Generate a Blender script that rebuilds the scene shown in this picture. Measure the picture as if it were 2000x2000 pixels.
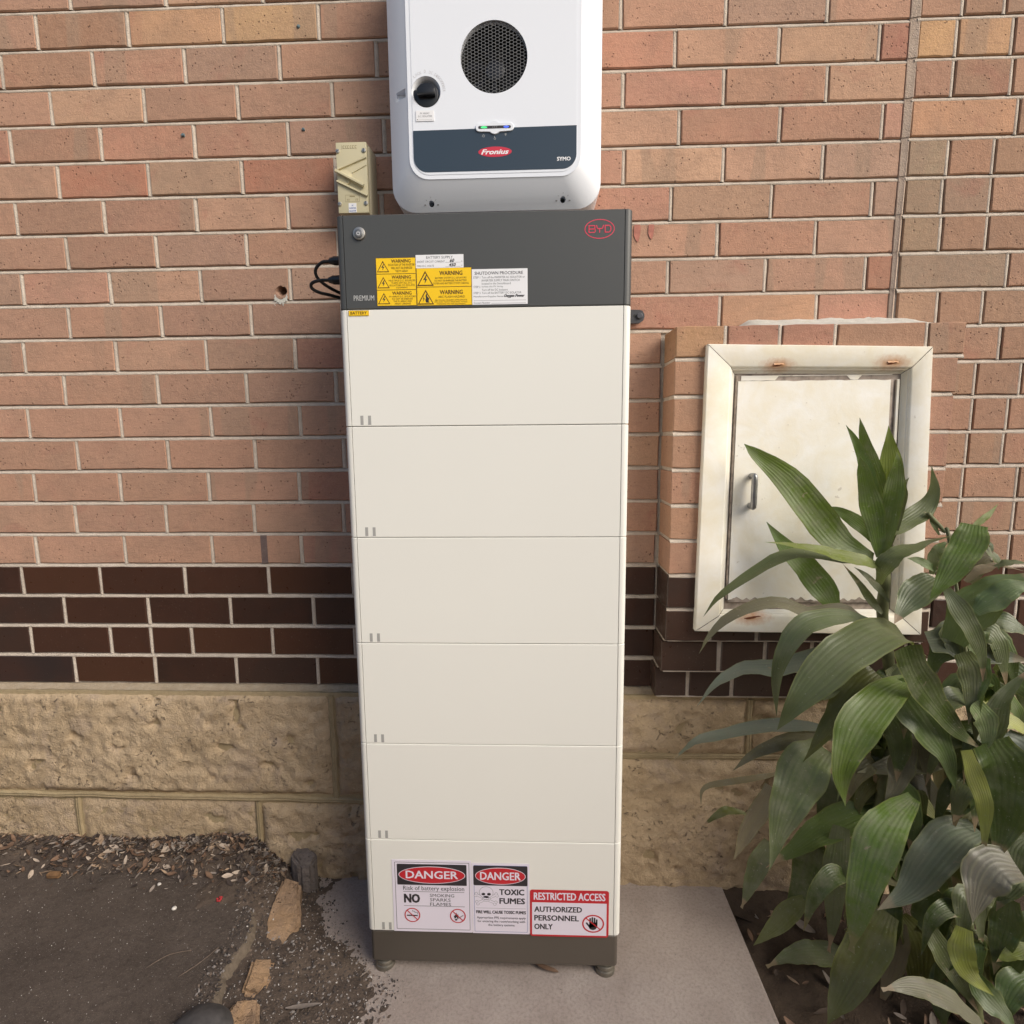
import bpy, bmesh, math, random
from mathutils import Vector, Matrix, noise
from mathutils.geometry import tessellate_polygon

for o in list(bpy.data.objects):
    bpy.data.objects.remove(o)
S = bpy.context.scene
COL = S.collection
rnd = random.Random(11)

# ------------------------------------------------------------------ camera
cam_d = bpy.data.cameras.new('camera')
cam = bpy.data.objects.new('camera', cam_d)
COL.objects.link(cam)
cam_d.sensor_fit = 'HORIZONTAL'
cam_d.sensor_width = 36
cam_d.lens = 36 * 1099.56 / 2000
cam_d.clip_start = .02
cam_d.clip_end = 500
_yaw, _pitch, _roll = -0.037517, -0.130475, -0.0086067
_f = Vector((math.sin(_yaw) * math.cos(_pitch), math.cos(_yaw) * math.cos(_pitch), math.sin(_pitch)))
_r = Vector((math.cos(_yaw), -math.sin(_yaw), 0))
_u = _r.cross(_f)
_r2 = math.cos(_roll) * _r + math.sin(_roll) * _u
_u2 = -math.sin(_roll) * _r + math.cos(_roll) * _u
CAM = Vector((0.09622, -1.16549, 1.24647))
_m = Matrix((_r2, _u2, -_f)).transposed().to_4x4()
_m.translation = CAM
cam.matrix_world = _m
S.camera = cam

# ------------------------------------------------------------------ light
W = bpy.data.worlds.new('World')
S.world = W
W.use_nodes = True
wn = W.node_tree.nodes
wl = W.node_tree.links
for n in list(wn):
    wn.remove(n)
sun_dir = Vector((0.72, -0.56, 0.60)).normalized()          # towards the sun: right, in front, above
SUN_EL = math.asin(sun_dir.z)
SUN_AZ = math.atan2(sun_dir.x, sun_dir.y)
sky = wn.new('ShaderNodeTexSky')
sky.sky_type = 'NISHITA'
sky.sun_disc = False
sky.sun_elevation = SUN_EL
sky.sun_rotation = SUN_AZ
sky.air_density = 1.0
sky.dust_density = 3.0
sky.ozone_density = 1.0
bg = wn.new('ShaderNodeBackground')
bg.inputs['Strength'].default_value = 0.10
wo = wn.new('ShaderNodeOutputWorld')
wl.new(sky.outputs['Color'], bg.inputs['Color'])
wl.new(bg.outputs['Background'], wo.inputs['Surface'])
sun_d = bpy.data.lights.new('sun', 'SUN')
sun_d.energy = 2.3
sun_d.angle = math.radians(42)
sun_d.color = (1.0, .945, .85)
sun = bpy.data.objects.new('sun', sun_d)
COL.objects.link(sun)
sun.location = (4, -4, 6)
sun.rotation_euler = sun_dir.to_track_quat('Z', 'Y').to_euler()
S.view_settings.view_transform = 'Standard'
S.view_settings.look = 'None'
S.view_settings.gamma = 1
S.view_settings.use_curve_mapping = False
S.view_settings.exposure = 0.46
S.render.engine = 'CYCLES'
S.render.resolution_x = 1024
S.render.resolution_y = 1024
LEAVES = [
(1,[[0.84,0.07,0.9825],[0.7793,0.082,1.0062],[0.7349,0.094,1.0565],[0.6621,0.106,1.1499],[0.6005,0.118,1.2016],[0.5722,0.13,1.2292]],0.0729,'g',0,0.35,0.25),
(1,[[0.8638,0.07,1.018],[0.8528,0.075,1.1005],[0.8286,0.08,1.1761],[0.8101,0.085,1.2387],[0.8005,0.09,1.2839]],0.0378,'g',0,0.35,0.35),
(1,[[0.8499,0.06,1.0199],[0.8289,0.0675,1.1141],[0.8134,0.075,1.1764],[0.7922,0.0825,1.2326],[0.7723,0.09,1.2686]],0.0282,'g',0,0.35,0.35),
(1,[[0.8716,0.075,1.0171],[0.8719,0.0775,1.1128],[0.8691,0.08,1.1695],[0.8643,0.0825,1.2195],[0.8595,0.085,1.2661]],0.0519,'y',0,0.35,0.35),
(1,[[0.8418,0.05,0.9867],[0.8262,0.0475,1.0537],[0.8065,0.045,1.1165],[0.7891,0.0425,1.1722],[0.7781,0.04,1.2028]],0.0431,'g',0,0.35,0.35),
(1,[[0.8476,0.045,0.991],[0.8471,0.0413,1.0672],[0.852,0.0375,1.1294],[0.8517,0.0337,1.1783],[0.8468,0.03,1.2116]],0.0412,'g',0,0.35,0.35),
(1,[[0.873,0.075,0.9976],[0.886,0.0788,1.0615],[0.8967,0.0825,1.1122],[0.9017,0.0862,1.1373],[0.9151,0.09,1.1544]],0.0254,'d',0,0.35,0.35),
(1,[[0.847,0.08,1.0097],[0.832,0.09,1.0373],[0.8009,0.1,1.0652],[0.7734,0.11,1.0804],[0.7574,0.12,1.0851]],0.0308,'g',0,0.35,0.35),
(1,[[0.8614,0.06,1.0294],[0.9032,0.085,1.0509],[0.9574,0.1,1.081],[0.9807,0.105,1.1224],[0.9671,0.1,1.1789]],0.0435,'d',0,0.35,0.35),
(1,[[0.8356,0.03,0.9705],[0.7882,0.0175,0.9843],[0.7116,0.005,1.0041],[0.6395,-0.0075,1.022],[0.5648,-0.02,1.0327]],0.0357,'y',0,0.5,0.35),
(1,[[0.8324,0.05,0.9719],[0.7332,0.0328,0.985],[0.6448,0.0252,0.9995],[0.5723,0.0272,0.961],[0.5024,0.0388,0.904],[0.4742,0.06,0.8494]],0.0326,'d',0,0.8,0.35),
(1,[[0.7774,0.09,0.8577],[0.7541,0.1,0.8988],[0.7137,0.11,0.9504],[0.6664,0.12,1.0024],[0.6304,0.13,1.0515]],0.0596,'g',0,0.35,0.45),
(1,[[0.8307,0.03,0.9341],[0.8287,0.0075,0.9804],[0.8533,0.005,1.004],[0.9136,0.0225,1.0205],[0.9958,0.06,1.0307]],0.0452,'d',0,0.7,0.35),
(1,[[0.993,0.0,1.0637],[0.9779,-0.0125,1.033],[0.9495,-0.025,0.9937],[0.9159,-0.0375,0.9519],[0.8818,-0.05,0.9195]],0.0615,'g',0.0,0.35,0.75),
(1,[[1.0007,0.02,1.0484],[1.0299,0.03,1.0682],[1.054,0.04,1.0821],[1.0764,0.05,1.1008]],0.0137,'y',0,0.35,0.35),
(1,[[0.8621,0.06,0.8573],[0.8423,0.0667,0.8817],[0.8149,0.0733,0.9227],[0.7811,0.08,0.9639]],0.0177,'d',0,0.35,0.35),
(1,[[0.863,0.04,0.8897],[0.8368,0.0467,0.9233],[0.8143,0.0533,0.9474],[0.7938,0.06,0.962]],0.0142,'d',0,0.35,0.35),
(1,[[0.942,0.02,0.9462],[0.9025,0.0033,0.9287],[0.8644,-0.0133,0.9024],[0.8307,-0.03,0.8645]],0.0629,'d',0,0.35,0.6),
(1,[[0.9282,0.03,0.7852],[0.8238,-0.0304,0.8488],[0.7263,-0.0716,0.828],[0.6528,-0.0936,0.7756],[0.6097,-0.0964,0.7195],[0.5861,-0.08,0.6593]],0.0893,'d',0,0.6,0.5),
(1,[[0.8328,0.05,0.8444],[0.7479,0.0204,0.8633],[0.6782,0.0036,0.8547],[0.635,-0.0004,0.8094],[0.6185,0.0084,0.7301],[0.6327,0.03,0.6321]],0.0516,'d',0,0.6,0.35),
(1,[[0.7704,0.07,0.7786],[0.708,0.072,0.7452],[0.6349,0.074,0.7213],[0.5693,0.076,0.72],[0.5142,0.078,0.6832],[0.4725,0.08,0.6279]],0.0507,'bl',0,0.7,0.35),
(1,[[0.8403,0.07,0.8377],[0.7747,0.055,0.8712],[0.7028,0.0467,0.8641],[0.6191,0.045,0.8858],[0.5355,0.05,0.8577],[0.4903,0.0617,0.8048],[0.4739,0.08,0.7555]],0.0393,'dr',0,0.8,0.35),
(1,[[0.7695,0.08,0.5766],[0.704,0.084,0.5815],[0.6046,0.088,0.5704],[0.4946,0.092,0.5405],[0.4522,0.096,0.511],[0.4233,0.1,0.477]],0.0423,'bl',0,0.8,0.35),
(1,[[0.7895,0.07,0.5565],[0.7334,0.0725,0.5596],[0.6636,0.075,0.5417],[0.6033,0.0775,0.5106],[0.5612,0.08,0.4699]],0.0367,'dr',0,0.8,0.35),
(1,[[0.8491,0.04,0.7276],[0.8175,0.03,0.7075],[0.7747,0.02,0.6583],[0.7281,0.01,0.5995],[0.6814,0.0,0.5432]],0.0739,'ol',0,0.35,0.7),
(1,[[0.911,0.02,0.7248],[0.8314,-0.0276,0.7153],[0.7631,-0.0624,0.6723],[0.7287,-0.0844,0.6295],[0.7118,-0.0936,0.5712],[0.7259,-0.09,0.5022]],0.0807,'g',0,0.35,0.3),
(1,[[0.8381,-0.06,0.8286],[0.8679,-0.05,0.7714],[0.9136,-0.04,0.7082],[0.9737,-0.03,0.6387],[1.0399,-0.02,0.5866]],0.0587,'gd',0,0.35,0.8),
(1,[[0.8712,0.01,0.7265],[0.8995,0.0,0.6791],[0.9319,-0.01,0.6321],[0.9649,-0.02,0.5761],[0.9863,-0.03,0.5009]],0.0854,'g2',0,0.35,0.6),
(1,[[1.0842,0.1,0.5115],[1.0081,0.0867,0.5079],[0.9243,0.0733,0.4939],[0.8341,0.06,0.4827]],0.0658,'dr',0,0.2,0.6),
(1,[[0.7407,0.03,0.5584],[0.6999,0.01,0.5398],[0.6621,-0.01,0.4824],[0.6295,-0.03,0.4214],[0.6001,-0.05,0.3244]],0.099,'d',0,0.35,0.55),
(1,[[0.9149,0.09,0.371],[0.848,0.0825,0.3589],[0.773,0.075,0.3251],[0.713,0.0675,0.2862],[0.6412,0.06,0.2388]],0.0748,'g2',0,0.5,0.35),
(1,[[0.9226,0.0,0.4624],[0.8496,-0.0516,0.4558],[0.7945,-0.0904,0.4219],[0.7592,-0.1164,0.353],[0.7403,-0.1296,0.2795],[0.7355,-0.13,0.212]],0.0831,'g',0.3,0.35,0.3),
(1,[[0.8017,0.05,0.3551],[0.7944,0.0425,0.2969],[0.7885,0.035,0.2171],[0.785,0.0275,0.137],[0.7773,0.02,0.0607]],0.0547,'d',1,0.35,0.6),
(1,[[1.063,0.0,0.3921],[1.001,-0.0125,0.3803],[0.9481,-0.025,0.3238],[0.8999,-0.0375,0.2677],[0.8323,-0.05,0.2343]],0.0849,'bl',0,0.6,0.6),
(1,[[0.8706,-0.02,0.2049],[0.8347,-0.04,0.1608],[0.7876,-0.06,0.0917],[0.7489,-0.08,0.0399],[0.7163,-0.1,0.0077]],0.0873,'ol',0,0.35,0.6),
(1,[[0.8468,0.08,-0.0087],[0.7803,0.07,0.0054],[0.7153,0.06,0.008],[0.6511,0.05,-0.0133]],0.0586,'d',0.6,0.6,0.7),
(1,[[0.7677,0.12,0.1078],[0.7269,0.1067,0.084],[0.6771,0.0933,0.043],[0.6299,0.08,0.013]],0.0494,'ol',0,0.35,0.35),
(1,[[0.6639,0.09,0.2786],[0.6367,0.08,0.2416],[0.6107,0.07,0.1825],[0.5893,0.06,0.1322]],0.0465,'d',0.3,0.35,0.7),
(1,[[0.65,0.07,0.4367],[0.6328,0.065,0.3999],[0.5995,0.06,0.3439],[0.58,0.055,0.3042],[0.5613,0.05,0.2644]],0.042,'b',0,0.35,0.8),
(1,[[0.7073,0.14,0.4331],[0.6448,0.135,0.4187],[0.5415,0.13,0.4036],[0.5072,0.125,0.3897],[0.5034,0.12,0.3539]],0.0181,'b',0,0.8,0.35),
(1,[[0.6285,0.16,0.3049],[0.5824,0.15,0.3199],[0.5481,0.14,0.3121],[0.5121,0.13,0.2902]],0.0237,'ol',0,0.8,0.35),
(1,[[1.0159,0.08,0.3637],[0.9841,0.0667,0.2923],[0.9571,0.0533,0.2214],[0.9251,0.04,0.1562]],0.0986,'gd',0,0.35,0.5),
(1,[[0.7718,0.15,0.2802],[0.7872,0.14,0.2016],[0.7612,0.13,0.1221],[0.7195,0.12,0.042]],0.0794,'gd',0,0.35,0.35),
(1,[[0.9398,0.03,0.1332],[0.9279,0.02,0.0825],[0.9127,0.01,0.0156],[0.8887,0.0,-0.0627]],0.0536,'b',0,0.35,0.5),
(1,[[0.7975,0.06,0.7086],[0.7508,0.0467,0.6795],[0.6942,0.0333,0.6706],[0.6397,0.02,0.6374]],0.028,'d',0,0.8,0.35),
(1,[[0.9161,0.035,0.7544],[0.8931,0.0233,0.7256],[0.8713,0.0117,0.6827],[0.8548,0.0,0.6307]],0.0547,'g2',0,0.35,0.6),
(1,[[0.8752,0.04,0.7423],[0.8941,0.0333,0.7066],[0.9056,0.0267,0.6514],[0.9043,0.02,0.5861]],0.0509,'d',0,0.35,0.5),
(1,[[0.8854,0.05,0.6294],[0.9021,0.0433,0.598],[0.9089,0.0367,0.5466],[0.9031,0.03,0.4798]],0.0566,'gd',0,0.35,0.5),
(1,[[0.9422,0.05,0.5544],[0.9201,0.04,0.5195],[0.9035,0.03,0.4748],[0.8731,0.02,0.4301]],0.052,'dr',0,0.35,0.5),
(1,[[0.9162,0.05,0.4722],[0.9336,0.0433,0.4355],[0.9479,0.0367,0.3782],[0.9445,0.03,0.31]],0.0575,'g2',0,0.35,0.5),
(2,[[0.9712,-0.03,0.8043],[0.9862,-0.0367,0.771],[0.9902,-0.0433,0.7196],[0.9826,-0.05,0.6589]],0.0475,'d',0,0.35,0.6),
(2,[[1.01,-0.035,0.7975],[1.0016,-0.04,0.759],[0.994,-0.045,0.7113],[1.0045,-0.05,0.6499]],0.0389,'g2',0,0.35,0.6),
(2,[[0.9867,-0.05,0.7046],[1.0074,-0.0533,0.6792],[1.0166,-0.0567,0.6446],[1.0121,-0.06,0.6005]],0.043,'pg',0,0.35,0.6),
(2,[[1.0596,-0.03,0.5927],[1.0467,-0.0367,0.5398],[1.0391,-0.0433,0.4772],[1.0496,-0.05,0.4051]],0.0488,'g2',0,0.35,0.6),
(2,[[1.0303,-0.03,0.6065],[1.0536,-0.0225,0.6261],[1.0671,-0.015,0.6787],[1.0912,-0.0075,0.7128],[1.1472,0.0,0.7704]],0.0421,'d',0,0.35,0.5),
(2,[[1.0536,0.02,0.6707],[1.0832,0.0133,0.655],[1.1195,0.0067,0.6349],[1.1744,0.0,0.6007]],0.0544,'ye',0,0.7,0.6),
(2,[[1.0198,-0.06,0.6282],[1.0438,-0.07,0.5794],[1.0479,-0.08,0.5215],[1.04,-0.09,0.4591],[1.0241,-0.1,0.3943]],0.1004,'gd',0,0.35,0.7),
(2,[[0.9677,-0.07,0.615],[0.9834,-0.0775,0.5649],[0.9999,-0.085,0.5149],[1.0015,-0.0925,0.4649],[0.9993,-0.1,0.3938]],0.0333,'ye',0,0.35,0.6),
(2,[[1.0958,0.0,0.5997],[1.1235,-0.0067,0.575],[1.1514,-0.0133,0.507],[1.1689,-0.02,0.414]],0.0812,'bl',0,0.35,0.6),
(2,[[1.0483,-0.12,0.3997],[1.0008,-0.1275,0.4095],[0.9734,-0.135,0.3832],[0.959,-0.1425,0.3482],[0.9497,-0.15,0.3021]],0.0788,'b2',0,0.35,0.7),
(2,[[1.1545,-0.05,0.3095],[1.1098,-0.06,0.3269],[1.0824,-0.07,0.3056],[1.0529,-0.08,0.2651]],0.0573,'d',0,0.35,0.7),
(2,[[0.9282,-0.03,0.9379],[0.9392,-0.05,0.9077],[0.961,-0.06,0.8662],[0.9858,-0.06,0.8123],[1.0023,-0.05,0.7501]],0.0374,'d',0,0.35,0.4),
(2,[[0.951,0.03,0.9563],[0.978,0.0333,0.9492],[1.0022,0.0367,0.9737],[1.0288,0.04,1.0044]],0.034,'pg',0,0.35,0.35),
(2,[[0.9749,0.0,0.8155],[0.9883,-0.01,0.8694],[1.0178,-0.02,0.9217],[1.0525,-0.03,0.9508],[1.0987,-0.04,0.975]],0.0818,'pg',0,0.5,0.5),
(2,[[0.9647,-0.06,0.8987],[0.9931,-0.0667,0.9265],[1.0248,-0.0733,0.9538],[1.0628,-0.08,0.9514]],0.0491,'pg',0,0.6,0.5),
(2,[[1.025,0.05,0.9323],[1.0533,0.0467,0.9587],[1.0859,0.0433,0.969],[1.1383,0.04,0.9571]],0.0279,'b',0,0.9,0.35),
(2,[[1.0511,0.07,1.008],[1.077,0.0667,0.999],[1.0982,0.0633,0.974],[1.1005,0.06,0.9555]],0.022,'d',0,0.7,0.35),
(2,[[1.0624,0.07,1.0176],[1.0806,0.065,1.0105],[1.0848,0.06,0.9908]],0.0126,'gd',0,0.7,0.35),
(2,[[1.073,0.1,0.916],[1.0856,0.0967,0.9568],[1.1061,0.0933,0.9773],[1.1231,0.09,0.9681]],0.0387,'dr',0,0.35,0.35),
(2,[[1.0745,0.04,0.9666],[1.0951,0.03,0.9783],[1.1249,0.02,0.9805]],0.0184,'d',0,0.8,0.35),
(2,[[1.0316,0.06,0.8414],[1.0147,0.04,0.799],[1.01,0.02,0.7578]],0.0662,'d',0,0.35,0.35),
(2,[[0.9657,0.06,0.7932],[1.0191,0.0467,0.7984],[1.0732,0.0333,0.78],[1.1516,0.02,0.7669]],0.0753,'bl',0,0.35,0.7),
(2,[[1.0799,0.08,0.8181],[1.1109,0.07,0.8383],[1.1438,0.06,0.8319],[1.1747,0.05,0.8092]],0.0541,'gd',0,0.35,0.35),
(2,[[0.9887,0.1,0.936],[0.9916,0.1,0.9759],[1.0022,0.1,0.9991],[1.0199,0.1,1.0122]],0.0259,'pg',0,0.35,0.35),
(2,[[0.9976,0.1,0.9427],[0.974,0.1,0.9593],[0.9509,0.1,0.9693],[0.9316,0.1,0.9727]],0.0195,'pg',0,0.35,0.35),
(2,[[0.9825,0.08,1.0289],[0.9702,0.0833,1.0542],[0.9646,0.0867,1.073],[0.9508,0.09,1.079]],0.0108,'d',0,0.35,0.35),
(2,[[1.0653,0.03,0.5576],[1.0539,0.02,0.5037],[1.037,0.01,0.46],[1.0121,0.0,0.4063]],0.0789,'gd',0,0.35,0.5),
(2,[[1.0762,0.06,0.3845],[1.0463,0.05,0.3754],[1.017,0.04,0.3613],[1.0075,0.03,0.3374]],0.0432,'gd',0,0.35,0.35),
(3,[[0.9422,-0.05,0.194],[0.9602,-0.0667,0.1601],[0.988,-0.0833,0.1074],[1.0246,-0.1,0.0462]],0.0447,'d',0,0.35,0.6),
(3,[[0.9832,-0.16,0.0854],[0.9133,-0.17,0.147],[0.8551,-0.18,0.1821],[0.8033,-0.19,0.2007],[0.7544,-0.2,0.2033]],0.0471,'b2',0.5,0.6,0.6),
(3,[[0.9596,-0.12,0.2619],[0.9525,-0.13,0.2144],[0.965,-0.14,0.1774],[1.0058,-0.15,0.1418]],0.0465,'ye',0,0.35,0.6),
(3,[[1.0754,-0.08,0.2949],[1.0706,-0.0867,0.2474],[1.0574,-0.0933,0.1996],[1.0456,-0.1,0.1371]],0.0569,'gd',0,0.35,0.6),
(3,[[1.1102,-0.1,0.2078],[1.0694,-0.11,0.1973],[1.029,-0.12,0.1871]],0.0302,'y',0,0.35,0.35),
(3,[[1.1632,-0.05,0.2301],[1.1138,-0.0667,0.1946],[1.0767,-0.0833,0.1303],[1.0802,-0.1,0.0481]],0.0667,'gd',0,0.35,0.35),
(3,[[1.0069,-0.1,0.1409],[1.0154,-0.12,0.1135],[1.0351,-0.14,0.0928],[1.05,-0.16,0.0685]],0.0511,'g2',0,0.35,0.35),
(3,[[1.0271,-0.03,0.104],[0.9913,-0.0467,0.068],[0.975,-0.0633,0.0179],[0.9756,-0.08,-0.0201]],0.0551,'gd',0,0.35,0.35),
(3,[[1.1302,-0.1,0.1397],[1.0818,-0.1133,0.1329],[1.0531,-0.1267,0.1026],[1.038,-0.14,0.0636]],0.0559,'g2',0,0.35,0.35),
(3,[[0.9385,0.03,0.1495],[0.9697,0.02,0.0946],[0.979,0.01,0.0176],[0.975,0.0,-0.071]],0.073,'ol',0,0.35,0.35),
(3,[[1.0415,0.04,0.1917],[1.007,0.0267,0.1543],[1.0099,0.0133,0.124],[1.0089,0.0,0.0833]],0.0771,'gd',0,0.35,0.35),
(3,[[1.1399,-0.04,0.4041],[1.1085,-0.05,0.3772],[1.1007,-0.06,0.3316],[1.1137,-0.07,0.2917]],0.0532,'d',0,0.35,0.35),
(2,[[1.0941,0.1088,0.2181],[1.1066,0.081,0.2525],[1.1457,0.071,0.1942],[1.186,0.0788,0.0851]],0.0816,'gd',0,0.35,0.35),
(2,[[1.1434,0.0388,0.2541],[1.1008,0.011,0.2833],[1.0755,0.001,0.2509],[1.0759,0.0088,0.1828]],0.0563,'gd',0,0.35,0.35),
(1,[[0.9607,0.1408,0.6329],[0.9144,0.113,0.6555],[0.8807,0.103,0.6015],[0.8736,0.1108,0.508]],0.0516,'ol',0,0.35,0.35),
(1,[[0.8206,0.0352,0.2358],[0.7674,0.0074,0.2676],[0.7235,-0.0026,0.2194],[0.7086,0.0052,0.1265]],0.0429,'gd',0,0.35,0.35),
(1,[[0.8743,0.1289,0.5622],[0.9124,0.1012,0.588],[0.9752,0.0912,0.5316],[1.0258,0.0989,0.4324]],0.0821,'dr',0,0.35,0.35),
(2,[[1.1543,0.0436,0.3496],[1.093,0.0158,0.3801],[1.0488,0.0058,0.3232],[1.0398,0.0136,0.2192]],0.0784,'ol',0,0.35,0.35),
(1,[[0.9113,0.1065,0.4778],[0.8666,0.0787,0.5015],[0.8329,0.0687,0.464],[0.8243,0.0765,0.393]],0.0557,'dr',0,0.35,0.35),
(2,[[1.0318,0.0626,0.3527],[1.0251,0.0349,0.3799],[1.0385,0.0249,0.3471],[1.0604,0.0326,0.2798]],0.0544,'d',0,0.35,0.35),
(1,[[0.9132,0.1939,0.3438],[0.8665,0.1661,0.3701],[0.8296,0.1561,0.3261],[0.8189,0.1639,0.2438]],0.0876,'d',0,0.35,0.35),
(2,[[1.1966,0.1579,0.6828],[1.1985,0.1301,0.7029],[1.2249,0.1201,0.659],[1.2569,0.1279,0.5819]],0.0447,'gd',0,0.35,0.35),
(2,[[1.0806,0.0495,0.345],[1.0911,0.0218,0.3732],[1.1258,0.0118,0.34],[1.1616,0.0195,0.2714]],0.073,'ol',0,0.35,0.35),
(1,[[0.9361,0.1108,0.4798],[0.9197,0.083,0.5066],[0.9209,0.073,0.4526],[0.935,0.0808,0.3559]],0.0734,'d',0,0.35,0.35),
(2,[[1.1851,0.1341,0.6809],[1.1946,0.1063,0.7],[1.2289,0.0963,0.6642],[1.2649,0.1041,0.5994]],0.0671,'gd',0,0.35,0.35),
(1,[[0.9284,0.058,0.1312],[0.9127,0.0302,0.1648],[0.9142,0.0202,0.125],[0.928,0.028,0.0428]],0.0506,'gd',0,0.35,0.35),
(2,[[1.0929,0.1064,0.2345],[1.0519,0.0786,0.2653],[1.0276,0.0686,0.2184],[1.0281,0.0764,0.1286]],0.048,'dr',0,0.35,0.35),
(1,[[1.084,0.1826,0.4018],[1.0349,0.1549,0.4286],[1.0,0.1449,0.3757],[0.9936,0.1526,0.2806]],0.0656,'ol',0,0.35,0.35),
(1,[[0.8373,0.0601,0.0886],[0.8352,0.0323,0.1258],[0.8513,0.0223,0.0724],[0.8735,0.0301,-0.032]],0.0522,'dr',0,0.35,0.35),
(2,[[1.2146,0.0721,0.326],[1.2102,0.0444,0.3541],[1.2304,0.0344,0.3202],[1.2591,0.0421,0.2508]],0.0486,'ol',0,0.35,0.35),
(1,[[0.9725,0.1976,0.3563],[1.0148,0.1698,0.3866],[1.0839,0.1598,0.3272],[1.1394,0.1676,0.22]],0.0664,'ol',0,0.35,0.35),
(2,[[1.1642,0.1902,0.4609],[1.1189,0.1624,0.4858],[1.0899,0.1524,0.4366],[1.088,0.1602,0.3481]],0.0512,'dr',0,0.35,0.35),
(2,[[1.1815,0.0307,0.3591],[1.1554,0.0029,0.3875],[1.1512,-0.0071,0.3485],[1.1657,0.0007,0.2718]],0.0516,'dr',0,0.35,0.35),
(2,[[1.241,0.1695,0.4437],[1.2485,0.1417,0.4712],[1.2837,0.1317,0.4155],[1.3228,0.1395,0.3157]],0.0727,'d',0,0.35,0.35),
(1,[[0.9651,0.1124,0.2387],[0.9241,0.0846,0.2693],[0.8966,0.0746,0.2219],[0.8933,0.0824,0.1314]],0.0729,'d',0,0.35,0.35),
(2,[[1.265,0.1474,0.4721],[1.2023,0.1197,0.4985],[1.1571,0.1097,0.4405],[1.148,0.1174,0.3382]],0.076,'d',0,0.35,0.35),
(2,[[1.1566,0.1798,0.364],[1.1682,0.152,0.3929],[1.2058,0.142,0.3399],[1.2446,0.1498,0.2431]],0.0609,'d',0,0.35,0.35),
(2,[[1.1699,0.1244,0.1451],[1.1283,0.0966,0.1795],[1.1059,0.0866,0.1214],[1.1097,0.0944,0.0128]],0.0737,'d',0,0.35,0.35),
(1,[[0.9214,0.0803,0.6471],[0.8653,0.073,0.6751],[0.8191,0.0747,0.6405],[0.8034,0.0853,0.5481]],0.0574,'d',0,0.45,0.35),
(1,[[0.9266,0.0868,0.6325],[0.8812,0.0907,0.6792],[0.8477,0.1035,0.6277],[0.8435,0.1252,0.495]],0.0556,'g2',0,0.45,0.35),
(1,[[0.9456,0.117,0.63],[0.9115,0.1001,0.6871],[0.8901,0.0922,0.6521],[0.8877,0.0931,0.5496]],0.0501,'g2',0,0.45,0.35),
(1,[[0.9284,0.089,0.6269],[0.9372,0.0875,0.6901],[0.9608,0.095,0.6391],[0.9909,0.1114,0.502]],0.0435,'d',0,0.45,0.35),
(1,[[0.9227,0.0817,0.6411],[0.9562,0.0802,0.694],[1.0039,0.0875,0.6459],[1.048,0.1038,0.5175]],0.0462,'d',0,0.45,0.35),
(1,[[0.9222,0.0809,0.6419],[0.9571,0.0711,0.6703],[1.0022,0.0702,0.6413],[1.0389,0.0782,0.5601]],0.0488,'d',0,0.45,0.35),
(1,[[0.9606,0.1241,0.4953],[0.8983,0.1004,0.5398],[0.8477,0.0856,0.5133],[0.8261,0.0797,0.4279]],0.0438,'gd',0,0.45,0.35),
(1,[[0.9517,0.1115,0.5083],[0.8797,0.0881,0.5735],[0.8222,0.0735,0.5315],[0.7988,0.0678,0.405]],0.0515,'gd',0,0.45,0.35),
(1,[[0.9413,0.0969,0.5253],[0.9124,0.0906,0.5928],[0.898,0.0933,0.5416],[0.9041,0.1048,0.4014]],0.0523,'gd',0,0.45,0.35),
(1,[[0.9447,0.1007,0.5123],[0.9433,0.1048,0.5758],[0.9569,0.1177,0.5192],[0.9828,0.1395,0.3712]],0.0436,'gd',0,0.45,0.35),
(1,[[0.9545,0.1144,0.4969],[0.9598,0.0854,0.5761],[0.979,0.0652,0.5386],[0.9979,0.0539,0.4168]],0.0437,'dr',0,0.45,0.35),
(1,[[0.9607,0.1247,0.4993],[0.9949,0.0942,0.5496],[1.039,0.0726,0.5226],[1.0693,0.0599,0.429]],0.0537,'dr',0,0.45,0.35),
(1,[[0.9546,0.1007,0.3862],[0.8998,0.1022,0.4119],[0.8547,0.1127,0.3668],[0.8421,0.1319,0.2548]],0.0539,'ol',0,0.45,0.35),
(1,[[0.9749,0.1326,0.3815],[0.9168,0.1087,0.4335],[0.871,0.0937,0.4069],[0.8523,0.0876,0.318]],0.0461,'ol',0,0.45,0.35),
(1,[[0.9743,0.1323,0.386],[0.9314,0.1142,0.462],[0.9035,0.1051,0.4169],[0.8989,0.1048,0.2826]],0.058,'d',0,0.45,0.35),
(1,[[0.9741,0.1304,0.3735],[0.967,0.1134,0.437],[0.9729,0.1052,0.4034],[0.9864,0.1059,0.2992]],0.0424,'ol',0,0.45,0.35),
(1,[[0.9544,0.1012,0.3922],[0.979,0.1067,0.4407],[1.0177,0.1212,0.3898],[1.0582,0.1446,0.2608]],0.0608,'d',0,0.45,0.35),
(1,[[0.9539,0.102,0.4041],[0.987,0.0926,0.4449],[1.0316,0.0921,0.4105],[1.0693,0.1005,0.3125]],0.0431,'b2',0,0.45,0.35),
(1,[[0.9509,0.0892,0.2783],[0.8896,0.0689,0.3144],[0.8388,0.0575,0.2915],[0.8173,0.055,0.2145]],0.0457,'gd',0,0.45,0.35),
(1,[[0.9406,0.0757,0.3035],[0.8998,0.0684,0.3556],[0.8716,0.0701,0.3134],[0.8677,0.0806,0.1972]],0.049,'dr',0,0.45,0.35),
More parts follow.
